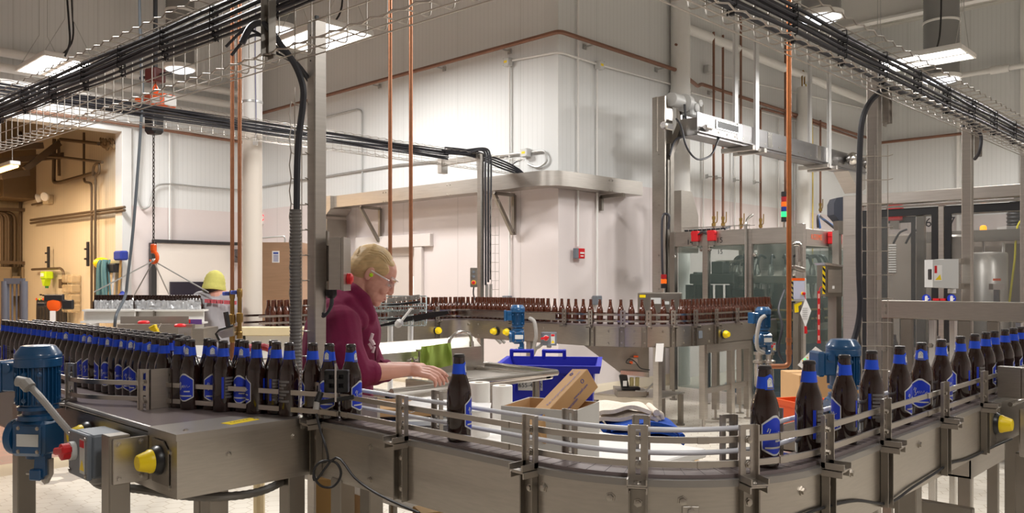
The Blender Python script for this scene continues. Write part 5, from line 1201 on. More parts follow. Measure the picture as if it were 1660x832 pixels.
# ---------------------------------------------------------------- far conveyor with empty bottles
far = [(3.6, 6.62), (4.0, 6.62), (5.0, 6.62), (5.6, 6.62)] + arc((5.75, 6.27), 0.35, PI / 2, 0, 8) + [(6.1, 5.8), (6.1, 5.3), (6.1, 4.85)] + arc((6.75, 4.85), 0.65, PI, 1.5 * PI, 14)[1:] + [(7.2, 4.2), (7.8, 4.2), (8.24, 4.2)]
FT = thing('curved_conveyor', 'far stainless conveyor curving past the white wall into the filler', 'conveyor', (6.1, 5.5, 0))
SPF = MB().ribbon(far, 0.145, 0.15, 0.80, 0.985).ribbon(far, -0.15, -0.145, 0.80, 0.985).ribbon(far, -0.15, 0.15, 0.80, 0.805).obj('side_panels', steel_h, FT)
MB().ribbon(far, -0.14, 0.14, 0.985, ZB).obj('chain_belt', rubber_belt, FT)
for zc in (1.09, 1.03):
    MB().ribbon(far, 0.128, 0.136, zc - 0.009, zc + 0.009).obj('outer_rail', steel_b, FT)
    MB().ribbon(far, -0.136, -0.128, zc - 0.009, zc + 0.009).obj('inner_rail', steel_b, FT)
FS = sum((Vector(b_) - Vector(a)).length for a, b_ in zip(far, far[1:]))
def far_at(px, o):
    best = None; s = 0.0
    while s < FS:
        p, d = along(far, s); n_ = Vector((d.y, -d.x)); e = p + n_ * o
        X = 830 + FOC * (e.x * RX + e.y * RY) / (e.x * FX + e.y * FY)
        if s > 2.0 and (best is None or abs(X - px) < best[0]): best = (abs(X - px), e, n_, s)
        s += 0.01
    return best[1], best[2]
for px in (705, 832, 915, 957, 1010, 1051, 1092, 1127, 1161, 1195, 1225):
    e, n_ = far_at(px, 0.152)
    bracket(FT, (e.x, e.y, 1.0), (n_.x, n_.y, 0), 0.985, 1.13, 0.045)
for px in (700, 835, 960, 1008, 1046, 1092, 1125, 1160):
    e, n_ = far_at(px, 0.151); strut(FT, (e.x, e.y, 0.9), (n_.x, n_.y, 0), 0.80, 0.975, 0.045)
for px in (640, 1065, 1140, 1185, 1212):
    e, n_ = far_at(px, 0.11)
    MB().box(e.x - 0.03, e.x + 0.03, e.y - 0.03, e.y + 0.03, 0.1, 0.80, ch=0.003).cyl((e.x, e.y, 0), (e.x, e.y, 0.11), 0.014, 8).cyl((e.x, e.y, 0), (e.x, e.y, 0.012), 0.04, 12).obj('leg', steel, FT)
for px in (700, 860, 1160, 1200):
    e, n_ = far_at(px, -0.11)
    MB().box(e.x - 0.03, e.x + 0.03, e.y - 0.03, e.y + 0.03, 0.1, 0.80, ch=0.003).cyl((e.x, e.y, 0), (e.x, e.y, 0.11), 0.014, 8).cyl((e.x, e.y, 0), (e.x, e.y, 0.012), 0.04, 12).obj('leg', steel, FT)
e, n_ = far_at(1140, 0.11); e2, n2 = far_at(1212, 0.11)
MB().tube([(e.x, e.y, 0.36), (e2.x, e2.y, 0.36)], 0.02, sq=(0.03, 0.05)).obj('stretcher', steel, FT)
MB().tube([(e.x, e.y - 0.02, 0.76), (e2.x, e2.y - 0.02, 0.76)], 0.02, sq=(0.04, 0.08)).obj('cross_beam', steel, FT)
e, n_ = far_at(945, 0.16); cc_ = Vector((e.x, e.y, 0))
cy, cb_ = MB(), MB()
for px in (671, 804, 825, 1173):
    e, n_ = far_at(px, 0.152)
    y_, k_ = MB(), MB(); cap(y_, k_, (e.x, e.y, 0.885), (n_.x - 0.3, n_.y, 0), 1.3)
    k_.obj('bearing_flange', black_g, FT); y_.obj('bearing_cap', yellow, FT)
b = MB()
for px in (672, 690, 760, 775, 880, 985, 1030, 1075, 1110, 1150):
    e, n_ = far_at(px, 0.151); MB().bolt((e.x, e.y, 0.94), (n_.x, n_.y, 0), 0.01, 0.008).obj('bolt', bolt_m, SPF); MB().bolt((e.x, e.y, 0.83), (n_.x, n_.y, 0), 0.01, 0.008).obj('bolt', bolt_m, SPF)
e, n_ = far_at(1136, 0.152); u = Vector((-n_.y, n_.x, 0)); MB().obox((e.x, e.y, 0.9), u * 0.03, Vector((n_.x, n_.y, 0)) * 0.002, (0, 0, 0.035)).obj('maker_plate', grey_box, FT)
b = MB()
e, n_ = far_at(1066, 0.165); b.obox((e.x + n_.x * .02, e.y + n_.y * .02, 0.755), Vector((-n_.y, n_.x, 0)) * 0.035, Vector((n_.x, n_.y, 0)) * 0.004, (0.01, 0.0, 0.08)); b.obj('white_tag', paper, FT)
# straight guide bar on the left run
e, n_ = far_at(745, 0.17); e2, n2 = far_at(902, 0.17)
MB().tube([(e.x, e.y, 1.06), (e2.x, e2.y, 1.06)], 0.02, sq=(0.04, 0.06)).obj('guide_beam', steel_b, FT)
# bottles on it
fs = 0.04; k = [0]
cnt = {'infeed': 0, 'straight': 0, 'curve': 0, 'filler': 0}
def fb(e, key):
    cnt[key] += 1
    lab = {'infeed': 'empty amber bottle on the far infeed run, %s from the left', 'straight': 'empty amber bottle on the far run towards the curve, %s from the left', 'curve': 'empty amber bottle in the spaced row on the far curve, %s from the left', 'filler': 'empty amber bottle packed in front of the filler glass, %s from the left'}[key]
    empty_bottle(e.x, e.y, ZB, lab % ordinal(cnt[key]), 'empty bottles on the far conveyor')
s = 0.15
while s < FS - 0.02:
    p, d = along(far, s); n_ = Vector((d.y, -d.x))
    if p.x < 5.62 and p.y > 6.5: offs = (0.1, 0.048, -0.004, -0.056); key = 'infeed'; st = 0.0635
    elif p.y > 5.35: offs = (0.085, 0.022); key = 'straight'; st = 0.066
    elif p.x < 6.55: offs = (0.07,); key = 'curve'; st = 0.088
    else: offs = (0.09, 0.028); key = 'filler'; st = 0.0645
    for q, o in enumerate(offs):
        pp, dd_ = along(far, s + ((0.0, 0.034, 0.017, 0.05)[q] if key == 'infeed' else 0.032 if q % 2 else 0)); nn = Vector((dd_.y, -dd_.x)); fb(pp + nn * (o + random.uniform(-.004, .004)), key)
    s += st
# pallet-side boards in front of the infeed
q = atd(463, 528, 6.6)
t = thing('white_crate', 'white crate edge with a pale wooden plank beside the steel post', 'crate', (q.x, q.y, 0.0))
MB().cbox((q.x, q.y, 0.5), 0.52, 0.4, 0.96, CAMR, ch=0.01).obj('body', white_p, t)
MB().cbox((q.x - 0.22 * FX, q.y - 0.22 * FY, 1.01), 0.56, 0.1, 0.065, CAMR, ch=0.004).obj('plank', ply, t)
# sloping reject hopper and scale
q = atd(1010, 600, 7.9)
t = thing('reject_hopper', 'sloping stainless hopper under the far curve', 'hopper', (q.x, q.y, 0.45))
u = Vector((RX, RY, 0)); f_ = Vector((FX, FY, 0))
def cq(px, py, d): return atd(px, py, d)
MB().slab([cq(948, 561, 7.75), cq(1052, 561, 7.75), cq(1052, 600, 7.75), cq(1052, 606, 7.75), cq(1006, 605, 7.75)], f_ * 0.35).obj('front_plate', steel_d, t)
MB().slab([cq(1006, 601, 7.72), cq(1052, 604, 7.72), cq(1052, 612, 7.72), cq(1006, 607, 7.72)], f_ * 0.4).obj('lip', steel_b, t)
b = MB().obox(cq(1028, 585, 7.72), u * 0.035, f_ * 0.02, (0, 0, 0.03), ch=0.005); b.obj('sensor_bracket', steel, t)
MB().obox(cq(1023, 588, 7.69), u * 0.014, f_ * 0.014, (0, 0, 0.012)).obox(cq(1031, 578, 7.69), u * 0.02, f_ * 0.01, (0.0, 0, 0.008)).obj('orange_sensor', orange, t)
MB().tube(smooth_path([cq(1023, 590, 7.68), cq(1015, 588, 7.66), cq(1020, 582, 7.66), cq(1030, 587, 7.68), cq(1038, 597, 7.66), cq(1053, 600, 7.68)]), 0.005, 6).obj('sensor_lead', black, t)
MB().slab([cq(1000, 632, 7.9), cq(1052, 636, 7.9), cq(1052, 650, 7.9), cq(1000, 645, 7.9)], f_ * 0.3).obj('outlet_box', steel_h, t)
t = thing('camera_sensor', 'black sensor head on a block under the reject hopper', 'sensor', cq(1020, 625, 7.8))
MB().obox(cq(1012, 621, 7.8), u * 0.035 + Vector((0, 0, 0.01)), f_ * 0.03, Vector((0, 0, 0.085)) - u * 0.015, ch=0.008).obox(cq(1022, 630, 7.8), u * 0.085, f_ * 0.05, (0, 0, 0.018), ch=0.005).obj('housing', black_g, t)
MB().obox(cq(1013, 622, 7.76), u * 0.018, f_ * 0.002, (0, 0, 0.025)).obj('sticker', paper, t)
b = MB()
for px in (1024, 1033): b.cyl(cq(px, 626, 7.8), cq(px, 612, 7.8), 0.02, 10)
b.obj('air_fitting', mat('pale_fitting', (190, 176, 120), 0.4), t)
MB().obox(cq(1022, 637, 7.8), u * 0.14, f_ * 0.09, (0, 0, 0.03), ch=0.004).obj('base_block', steel_d, t)
MB().tube(smooth_path([cq(1030, 634, 7.7), cq(1045, 634, 7.7), cq(1055, 626, 7.7), cq(1062, 618, 7.75)]), 0.008, 7).obj('lead', hose_m, t)
t = thing('machine_plinth', 'low stainless shelf frame below the reject hopper', 'frame', cq(1020, 650, 7.9))
a, c = cq(962, 634, 8.0), cq(1066, 655, 7.6); zt = cq(1010, 643, 7.85).z
n2 = Vector((-(c - a).y, (c - a).x, 0)).normalized()
a.z = c.z = zt
MB().slab([a, c, c + n2 * 0.6, a + n2 * 0.6], (0, 0, 0.008)).obj('shelf', steel, t)
MB().slab([a + Vector((0, 0, -0.05)), c + Vector((0, 0, -0.05)), c + Vector((0, 0, 0.012)), a + Vector((0, 0, 0.012))], n2 * 0.03).obj('front_rail', mat('pale_rail', (214, 204, 188), 0.4, 0.4), t)
for pnt in (a + n2 * 0.05, c - (c - a).normalized() * 0.05 + n2 * 0.05, a + n2 * 0.5, c + n2 * 0.5): MB().box(pnt.x - 0.02, pnt.x + 0.02, pnt.y - 0.02, pnt.y + 0.02, 0, zt).cyl((pnt.x, pnt.y, 0), (pnt.x, pnt.y, 0.015), 0.04, 12).obj('leg', steel_d, t)
t = thing('cap_sorter_box', 'low stainless box with yellow label behind the bottles on the far curve', 'cabinet', cq(1072, 488, 8.3))
c = cq(1070, 495, 8.3)
MB().cbox((c.x, c.y, 1.13), 0.42, 0.3, 0.3, CAMR - 0.25, ch=0.008).obj('body', steel_d, t)
k = Vector((math.cos(CAMR - .25), math.sin(CAMR - .25), 0)); kn = Vector((k.y, -k.x, 0))
MB().obox(c + kn * 0.152 - k * 0.16 + Vector((0, 0, 1.245 - c.z)), k * 0.03, kn * 0.001, (0, 0, 0.014)).obj('yellow_label', yellow, t)
MB().obox(c + kn * 0.152 - k * 0.03 + Vector((0, 0, 1.2 - c.z)), k * 0.05, kn * 0.001, (0, 0, 0.03)).obox(c + kn * 0.152 + k * 0.07 + Vector((0, 0, 1.18 - c.z)), k * 0.03, kn * 0.001, (0, 0, 0.015)).obj('maker_plate', lgrey, t)
MB().cbox((c.x, c.y, 0.49), 0.1, 0.1, 0.98, CAMR - 0.25).obj('pedestal', steel_d, t)
def stack_light(px, y0, y1, d, segs, label, base):
    p0, p1 = atd(px, y1, d), atd(px, y0, d); t = thing('stack_light', label, 'signal light', p0, group='stack lights'); h = (p1.z - p0.z) / len(segs); z = p0.z
    for m_, nm in segs:
        r = 0.03
        MB().lathe([(r, 0.003), (r, h - 0.004), (r * 0.93, h - 0.003), (r * 0.93, h)], (p0.x, p0.y, z), (0, 0, 1), 16).obj(nm, m_, t); z += h
    MB().cyl((p0.x, p0.y, base), (p0.x, p0.y, p0.z), 0.012, 10).obj('stem', steel_b, t)
    return t
stack_light(1271, 311, 360, 8.78, [(black_g, 'lens_base'), (green_l, 'green_lens'), (blue_d, 'blue_lens'), (amber_d, 'amber_lens'), (red_d, 'red_lens'), (black_g, 'top_cap')], 'tall stack light with its green segment lit above the filler', 1.965)
stack_light(1076, 445, 468, 8.3, [(black_g, 'lens_base'), (amber_d, 'amber_lens'), (red_d, 'red_lens')], 'short red and amber stack light behind the far bottles', 1.28)

# ---------------------------------------------------------------- glass filler
X0, X1, Y0, Y1 = 8.30, 9.95, 3.80, 5.40
GT = 1.965
t = thing('bottle_filler', 'glass-walled stainless filling machine behind the curved conveyor', 'machine', (9.0, 4.6, 0))
MB().box(X0 - 0.02, X0 + 0.06, Y0 + 0.05, Y1, GT - 0.17, GT, ch=0.004).obj('front_beam', steel, t)
MB().box(X0 + 0.05, X1, Y0 - 0.02, Y0 + 0.05, GT - 0.2, GT - 0.02, ch=0.004).box(X0, X1, Y1 - 0.06, Y1, GT - 0.17, GT).box(X1 - 0.06, X1, Y0, Y1, GT - 0.17, GT).obj('side_beam', steel, t)
yq = lambda px: aty(px, 400, 1).y if 0 else None
def yon(px): return atx(px, 400, X0).y
for y, w_, m_ in ((Y1 - 0.03, 0.07, steel_d), (yon(1145), 0.07, steel), (yon(1216), 0.06, steel), (Y0 + 0.02, 0.085, steel)):
    MB().box(X0 - 0.03, X0 + 0.04, y - w_ / 2, y + w_ / 2, 0.12, GT + (0.03 if y < 4 else 0.0), ch=0.004).cyl((X0, y, 0), (X0, y, 0.13), 0.02, 10).cyl((X0, y, 0), (X0, y, 0.014), 0.045, 12).obj('post', m_, t)
for x, y in ((X1 - 0.04, Y0 + 0.02), (X1 - 0.04, Y1 - 0.04), (9.1, Y0 + 0.02)): MB().box(x - 0.035, x + 0.035, y - 0.03, y + 0.03, 0, GT - 0.1, ch=0.004).obj('post', steel_d, t)
ys = [Y0 + 0.07, yon(1216), yon(1145), Y1 - 0.06]
for i in range(3): MB().box(X0 - 0.006, X0 + 0.002, ys[i] + 0.04, ys[i + 1] - 0.04, 0.16, GT - 0.17).obj('front_pane', pane, t)
MB().box(X0 + 0.06, 9.06, Y0 - 0.006, Y0 + 0.002, 0.16, GT - 0.2).obj('side_pane', pane, t)
MB().box(9.14, X1 - 0.08, Y0 - 0.006, Y0 + 0.002, 0.16, GT - 0.2).obj('side_pane', pane, t)
MB().box(X1 - 0.01, X1, Y0, Y1, 0.16, GT - 0.2).obj('rear_pane', pane, t)
b = MB()
for y in (yon(1145) + 0.05, yon(1145) - 0.05, Y1 - 0.05, yon(1216) - 0.06):
    z = GT - 0.21 if abs(y - yon(1145)) < 0.06 else 1.68
    b.lathe([(0.024, 0), (0.024, 0.02), (0.009, 0.022), (0.009, 0.03)], (X0 - 0.008, y, z), (-1, 0, 0), 14)
b.obj('hinge', steel_b, t)
MB().tube(bend([(X0 - 0.05, yon(1213), 0.25), (X0 - 0.05, yon(1213), GT + 0.1), (X0 + 0.1, yon(1213), GT + 0.16)], 0.08), 0.014, 10).obj('air_pipe', steel_b, t)
wx, wu = Vector((0, -1, 0)), Vector((0, 0, 1))
text_shape(MB(), '14', 0.085, (X0 - 0.022, yon(1120), GT - 0.125), wx, wu).obj('number_decal', ink, t)
text_shape(MB(), '15', 0.085, (X0 - 0.022, yon(1168), GT - 0.115), wx, wu).obj('number_decal', ink, t)
text_shape(MB(), '15', 0.07, (X0 - 0.01, yon(1168), GT - 0.245), wx, wu).obj('number_decal', ink, t)
for s_, yy in (('13', 4.75), ('12', 4.55), ('11', 4.3), ('10', 4.12)): text_shape(MB(), s_, 0.075, (X1 - 0.015, yy, GT - 0.27), -wx, wu).obj('number_decal', ink, t)
text_shape(MB(), 'KOSME', 0.085, (X0 + 0.30, Y0 - 0.022, GT - 0.105), (1, 0, 0), wu).obj('maker_lettering', orange, t)
text_shape(MB(), '1', 0.08, (X0 + 0.42, Y0 - 0.008, GT - 0.25), (1, 0, 0), wu).obj('number_decal', ink, t)
text_shape(MB(), '2', 0.08, (X0 + 0.72, Y0 - 0.008, GT - 0.25), (1, 0, 0), wu).obj('number_decal', ink, t)
def interlock(p, u_, n2, label, s=1.0):
    p, u_, n2 = Vector(p), Vector(u_), Vector(n2); t = thing('door_interlock', label, 'switch', p, group='red door interlocks')
    MB().obox(p, u_ * 0.045 * s, n2 * 0.03, (0, 0, 0.06 * s), ch=0.008).obox(p + Vector((0, 0, 0.03)), u_ * 0.052 * s, n2 * 0.025, (0, 0, 0.018 * s), ch=0.006).obj('housing', red, t)
    MB().obox(p + Vector((0, 0, -0.09 * s)), u_ * 0.032 * s, n2 * 0.02, (0, 0, 0.032 * s), ch=0.004).obj('key_block', steel_b, t)
    MB().tube(smooth_path([p + Vector((0, 0, 0.03)) - u_ * 0.045, p - u_ * 0.1 + Vector((0, 0, 0.05)) + n2 * 0.02, p - u_ * 0.16 + Vector((0, 0, 0.02)) + n2 * 0.02, p - u_ * 0.18 + Vector((0, 0, 0.05))]), 0.009, 7).obj('lead', black, t)
for px, lb in ((1131, 'red door interlock beside the number 14'), (1157, 'red door interlock beside the upper number 15')): interlock((X0 - 0.045, yon(px), GT - 0.06), (0, -1, 0) if px > 1150 else (0, 1, 0), (-1, 0, 0), lb)
interlock((X0 + 0.62, Y0 - 0.05, GT - 0.1), (-1, 0, 0), (0, -1, 0), 'left red door interlock right of the orange lettering', 1.1)
interlock((X0 + 0.78, Y0 - 0.05, GT - 0.1), (1, 0, 0), (0, -1, 0), 'right red door interlock right of the orange lettering', 1.1)
# machinery behind the glass
cxm, cym = 9.12, 4.45
MB().box(X0 + 0.08, X1 - 0.08, Y0 + 0.08, Y1 - 0.1, 0.72, 0.86, ch=0.01).obj('machine_bed', mat('bed_steel', (108, 112, 110), 0.4, 0.8), t)
MB().lathe([(0.62, 0.12), (0.62, 0.18), (0.3, 0.2), (0.28, 0.55), (0.5, 0.6), (0.5, 0.72)], (cxm, cym, 0), (0, 0, 1), 32).obj('lower_drum', mat('guard_blue', (60, 92, 150), 0.4), t)
MB().lathe([(0.55, 0.86), (0.55, 0.93), (0.2, 0.94), (0.2, 1.36), (0.58, 1.37), (0.6, 1.45), (0.4, 1.5), (0.25, 1.52), (0.25, 1.9)], (cxm, cym, 0), (0, 0, 1), 36).obj('carousel', steel, t)
for i in range(22):
    a = 2 * PI * i / 22; x, y = cxm + 0.54 * math.cos(a), cym + 0.54 * math.sin(a)
    MB().lathe([(0.012, 1.2), (0.018, 1.24), (0.026, 1.26), (0.026, 1.36), (0.036, 1.37), (0.036, 1.5), (0.025, 1.54), (0.02, 1.58)], (x, y, 0), (0, 0, 1), 10).obj('filling_valve', steel_b, t)
    MB().tube(smooth_path([(x, y, 1.56), (x - 0.06 * math.cos(a), y - 0.06 * math.sin(a), 1.68), (x - 0.2 * math.cos(a), y - 0.2 * math.sin(a), 1.66)], 4), 0.014, 7).obj('valve_hose', black, t)
    if i % 2 == 0: MB().lathe([(r, z + 0.93) for r, z in BOT], (x, y, 0), (0, 0, 1), 10).obj('bottle_in_grip', glass_dk, t)
MB().box(8.55, 8.72, 4.72, 4.78, 0.86, 1.5, ch=0.006).box(8.55, 8.72, 5.2, 5.26, 0.86, 1.5, ch=0.006).box(8.5, 8.76, 4.7, 5.28, 1.36, 1.48, ch=0.01).box(8.52, 8.7, 4.85, 5.0, 1.48, 1.62, ch=0.008).obj('rinser_housing', mat('rinser_grey', (112, 116, 114), 0.45, 0.6), t)
for i in range(5): MB().cyl((8.44, 4.72 + 0.13 * i, 1.0), (8.44, 4.72 + 0.13 * i, 1.35), 0.045, 12).obj('roller', black, t)
MB().lathe([(0.12, 1.0), (0.2, 1.04), (0.2, 1.1), (0.06, 1.12), (0.06, 1.2), (0.18, 1.22), (0.18, 1.3), (0.05, 1.32), (0.05, 1.7)], (8.55, 4.55, 0), (0, 0, 1), 20).obj('star_wheel', black_g, t)
b = MB()
for y in (5.0, 4.8): b.tube(bend([(8.6, y, 1.5), (8.6, y, 1.62), (8.6, 4.5, 1.62)], 0.05), 0.016, 8)
b.obj('air_line', steel_b, t)
b = MB()
for z in (0.98, 1.08): b.tube([(8.4, 3.95, z), (8.4, 4.35, z)], 0.012, 8).tube([(8.6, 3.95, z), (9.6, 3.9, z)], 0.012, 8)
b.obj('guide_rail', mat('ochre_rail', (176, 140, 66), 0.4), t)
for i in range(10): MB().lathe([(r, z + 0.86) for r, z in BOT], (8.45 + 0.11 * i, 3.95, 0), (0, 0, 1), 10).obj('bottle_in_grip', glass_dk, t)
MB().box(8.55, 9.6, 3.98, 4.05, 0.9, 1.2).obj('guard_block', mat('dark_guard', (40, 44, 44), 0.4), t)
# wire basket along the filler top
b = MB()
for i in range(14):
    y = 5.35 - i * 0.06; b.tube(bend([(8.5, y, GT + 0.06), (8.5, y, GT + 0.005), (8.62, y, GT + 0.005), (8.62, y, GT + 0.06)], 0.015, 2), 0.003, 5)
for x, z in ((8.5, .06), (8.5, .005), (8.56, .005), (8.62, .005), (8.62, .06)): b.tube([(x, 5.38, GT + z), (x, 4.5, GT + z)], 0.003, 5)
single('cable_basket', b, zinc, 'small wire basket on top of the filler frame', 'cable tray')
cable('power_cable', smooth_path([(8.56, 5.38, GT + 0.03), (8.56, 4.9, GT + 0.035), (8.5, 4.75, GT + 0.05), (8.3, 4.7, GT + 0.01)]), 0.012, 'black cable in the small basket on the filler')
for i, (m_, lb) in enumerate(((cable_m, 'black'), (mat('blue_air_hose', (40, 100, 170), 0.4), 'blue'))):
    cable('air_hose', smooth_path([(X0 + 0.5 + 0.05 * i, Y0 + 0.05, GT + 0.01), (X0 + 0.5, Y0 + 0.05, GT + 0.14), (X0 + 0.75, Y0 + 0.1, GT + 0.12), (X0 + 0.95 + 0.05 * i, Y0 + 0.05, GT + 0.02)]), 0.014, lb + ' air hose looping over the corner of the filler', None, m_)
cable('power_cable', smooth_path([atd(1078, 465, 8.55), atd(1074, 440, 8.5), atd(1073, 370, 8.5), atd(1075, 350, 8.5), atd(1080, 347, 8.5), atd(1085, 352, 8.5), atd(1083, 372, 8.5)]), 0.013, 'black cable looped at the edge of the filler')
# filler legs and filter housings in front
for i, px in enumerate((1230, 1247)):
    q = atd(px, 600, 7.7); t = thing('filter_housing', 'slim stainless filter cylinder below the filler motor, ' + ('left', 'right')[i] + ' one', 'filter', (q.x, q.y, 0), group='filter housings')
    zt_ = atd(px, 590, 7.7).z; zb_ = atd(px, 627, 7.7).z
    MB().lathe([(0.01, zb_ - 0.03), (0.03, zb_), (0.04, zb_ + 0.01), (0.04, zt_), (0.03, zt_ + 0.01)], (q.x, q.y, 0), (0, 0, 1), 16).obj('bowl', steel_b, t)
    MB().lathe([(0.055, zt_ + 0.01), (0.055, zt_ + 0.03), (0.03, zt_ + 0.04), (0.03, zt_ + 0.08), (0.045, zt_ + 0.085), (0.045, zt_ + 0.11)], (q.x, q.y, 0), (0, 0, 1), 14).obj('head', steel, t)
    MB().cyl((q.x, q.y, 0), (q.x, q.y, zb_ - 0.03), 0.012, 8).obj('drain', steel_d, t)
cable('power_cable', smooth_path([atd(1272, 470, 7.9), atd(1262, 500, 7.7), atd(1268, 530, 7.6), atd(1262, 570, 7.6), atd(1278, 600, 7.6), atd(1272, 640, 7.6), atd(1265, 660, 7.7)]), 0.012, 'black cable hanging beside the copper standpipe')
# operator panel on a bent tube
pd = 7.9
t = thing('operator_panel', 'small touch panel with orange top band and hazard stripe on a bent tube', 'control panel', atd(1293, 490, pd))
MB().tube(bend([atd(1281, 470, pd + .05), atd(1281, 395, pd + .05), atd(1297, 395, pd + .05), atd(1297, 440, pd + .05)], 0.09, 8), 0.025, 12).obj('bent_tube', steel_b, t)
MB().obox(atd(1291, 470, pd), u * 0.085, f_ * 0.03, (0, 0, 0.11), ch=0.006).obj('housing', lgrey, t)
MB().obox(atd(1294, 470.5, pd - 0.033), u * 0.06, f_ * 0.002, (0, 0, 0.088)).obj('screen', mat('panel_screen', (186, 188, 206), 0.3), t)
MB().obox(atd(1294, 453, pd - 0.033), u * 0.062, f_ * 0.002, (0, 0, 0.012)).obj('top_band', orange, t)
def hazard(px, y0, y1, w_, d, tt):
    z0, z1 = atd(px, y1, d).z, atd(px, y0, d).z; c = atd(px, (y0 + y1) / 2, d)
    MB().obox(c, u * w_, f_ * 0.001, (0, 0, (z1 - z0) / 2)).obj('hazard_tape', yellow, tt)
    b = MB(); n = 4; h = (z1 - z0) / n
    for i in range(n):
        zz = z0 + i * h; b.slab([Vector((c.x, c.y, zz + h * 0.55)) - u * w_ - f_ * 0.002, Vector((c.x, c.y, zz + h * 0.1)) + u * w_ - f_ * 0.002, Vector((c.x, c.y, zz + h * 0.55)) + u * w_ - f_ * 0.002, Vector((c.x, c.y, zz + h * 0.98)) - u * w_ - f_ * 0.002], -f_ * 0.0004)
    b.obj('hazard_stripes', ink, tt)
hazard(1284, 455, 487, 0.012, pd - 0.034, t)
MB().lathe([(0.016, 0), (0.016, 0.01)], atd(1301, 476, pd - 0.03), -f_, 12).obj('collar', yellow, t)
MB().lathe([(0.014, 0.01), (0.014, 0.03), (0.006, 0.034)], atd(1302, 476, pd - 0.03), -f_, 12).obj('stop_button', red, t)
MB().slab([atd(1289, 494, pd - .02), atd(1300, 489, pd - .02), atd(1300, 493, pd - .02), atd(1294, 497, pd - .02), atd(1295, 506, pd - .02), atd(1290, 507, pd - .02)], f_ * 0.03).obj('yellow_hook', yellow, t)
MB().obox(atd(1279, 440, pd), u * 0.022, f_ * 0.002, (0, 0, 0.03)).obj('caution_sticker', paper, t)
MB().obox(atd(1279, 434, pd - 0.004), u * 0.022, f_ * 0.002, (0, 0, 0.005)).obj('sticker_band', orange, t)
MB().obox(atd(1295, 436, pd), u * 0.05 + Vector((0, 0, -0.015)), f_ * 0.05, (0, 0, 0.02), ch=0.006).cyl(atd(1297, 425, pd), atd(1297, 432, pd), 0.03, 12).obj('pivot_bracket', steel, t)
q = atd(1292, 600, pd + 0.05)
MB().box(q.x - 0.03, q.x + 0.03, q.y - 0.03, q.y + 0.03, 0, atd(1292, 492, pd).z, ch=0.003).obj('pedestal', steel_d, t)
def sheet(name, corners, d, m_, label, th=0.002, extra=None, cat='paper'):
    t = thing(name, label, cat, atd(*corners[0], d)); MB().slab([atd(x, y, d) for x, y in corners], f_ * th).obj('sheet', m_, t)
    return t
t = sheet('laminated_card', [(1306, 484), (1315, 504), (1306, 531), (1297, 508)], 7.85, paper, 'white laminated card hanging by one corner below the touch panel')
b = MB()
for i in range(6): b.obox(atd(1305, 500 + i * 3.4, 7.847), u * 0.025, f_ * 0.0005, Vector((0, 0, 0.0014)) + 0 * u)
b.obj('print_lines', lab_grey, t)
MB().slab([atd(1304, 529, 7.85), atd(1308, 529, 7.85), atd(1309, 541, 7.85), atd(1304, 541, 7.85)], f_ * 0.002).obj('red_streamer', red, t); MB().tube([atd(1306, 485, 7.85), atd(1304, 477, 7.87)], 0.003, 5).obj('cord', red, t)
t = thing('red_streamer', 'long red tag streamer hanging from the labeller door', 'tag', atd(1328, 557, 7.17))
MB().slab([atd(1325.5, 472, 7.17), atd(1329.5, 472, 7.17), atd(1329.5, 545, 7.17), atd(1331, 557, 7.17), atd(1325, 557, 7.17), atd(1325.5, 545, 7.17)], f_ * 0.004).obj('strap', red, t); MB().tube([atd(1327.5, 473, 7.172), atd(1330, 466, 7.19), atd(1335, 464, 7.19)], 0.004, 5).obj('cord', red, t)
b = MB()
for i in range(5): b.obox(atd(1327.5, 480 + i * 17, 7.167), u * 0.006, f_ * 0.0005, (0, 0, 0.02))
b.obj('strap_print', mat('pale_red_print', (240, 190, 180), 0.6), t)
t = sheet('instruction_sheets', [(1297, 586), (1322, 562), (1336, 572), (1330, 604), (1312, 603)], 7.17, paper, 'fan of instruction sheets with coloured dots hanging by the right motor')
MB().slab([atd(1293, 592, 7.18), atd(1320, 564, 7.18), atd(1330, 580, 7.18), atd(1310, 605, 7.18)], f_ * 0.002).obj('rear_sheet', paper, t)
cols = [yellow, green_l, yellow, yellow, red, red, blue_d]
for i in range(7): MB().lathe([(0.006, 0), (0.006, 0.001)], atd(1301 + 3.9 * i, 585 - 2.6 * i, 7.168), -f_, 8).obj('colour_dot', cols[i], t)
b = MB()
for i in range(5): b.slab([atd(1306 + i * 2, 588 + 3 * i, 7.167), atd(1326 + i * 0.6, 574 + 4.5 * i, 7.167), atd(1326 + i * 0.6, 575 + 4.5 * i, 7.167), atd(1306 + i * 2, 589 + 3 * i, 7.167)], -f_ * 0.0005)
b.obj('print_lines', lab_grey, t)
# ---------------------------------------------------------------- labeller
LX = 6.9
def ylx(px): return atx(px, 400, LX).y
LT = 2.105; LY0 = ylx(1393); LY1 = -0.6
t = thing('labelling_machine', 'large steel labelling machine with black-framed glass doors on the right', 'machine', (LX + 0.8, 1.2, 0))
MB().box(LX - 0.01, LX + 0.12, ylx(1392), ylx(1367), 0, LT, ch=0.005).obj('corner_post', steel, t)
MB().box(LX - 0.01, LX + 0.12, LY1, ylx(1392), LT - 0.09, LT, ch=0.004).obj('top_rail', steel, t)
MB().box(LX - 0.015, LX - 0.002, LY1, ylx(1400), LT - 0.125, LT - 0.105).obj('running_track', steel_b, t)
MB().box(LX - 0.014, LX - 0.008, ylx(1377) - 0.06, ylx(1377) + 0.04, LT - 0.33, LT - 0.2, ch=0.001).obj('cover_plate', steel, t)
blk = mat('black_door_frame', (26, 26, 28), 0.4)
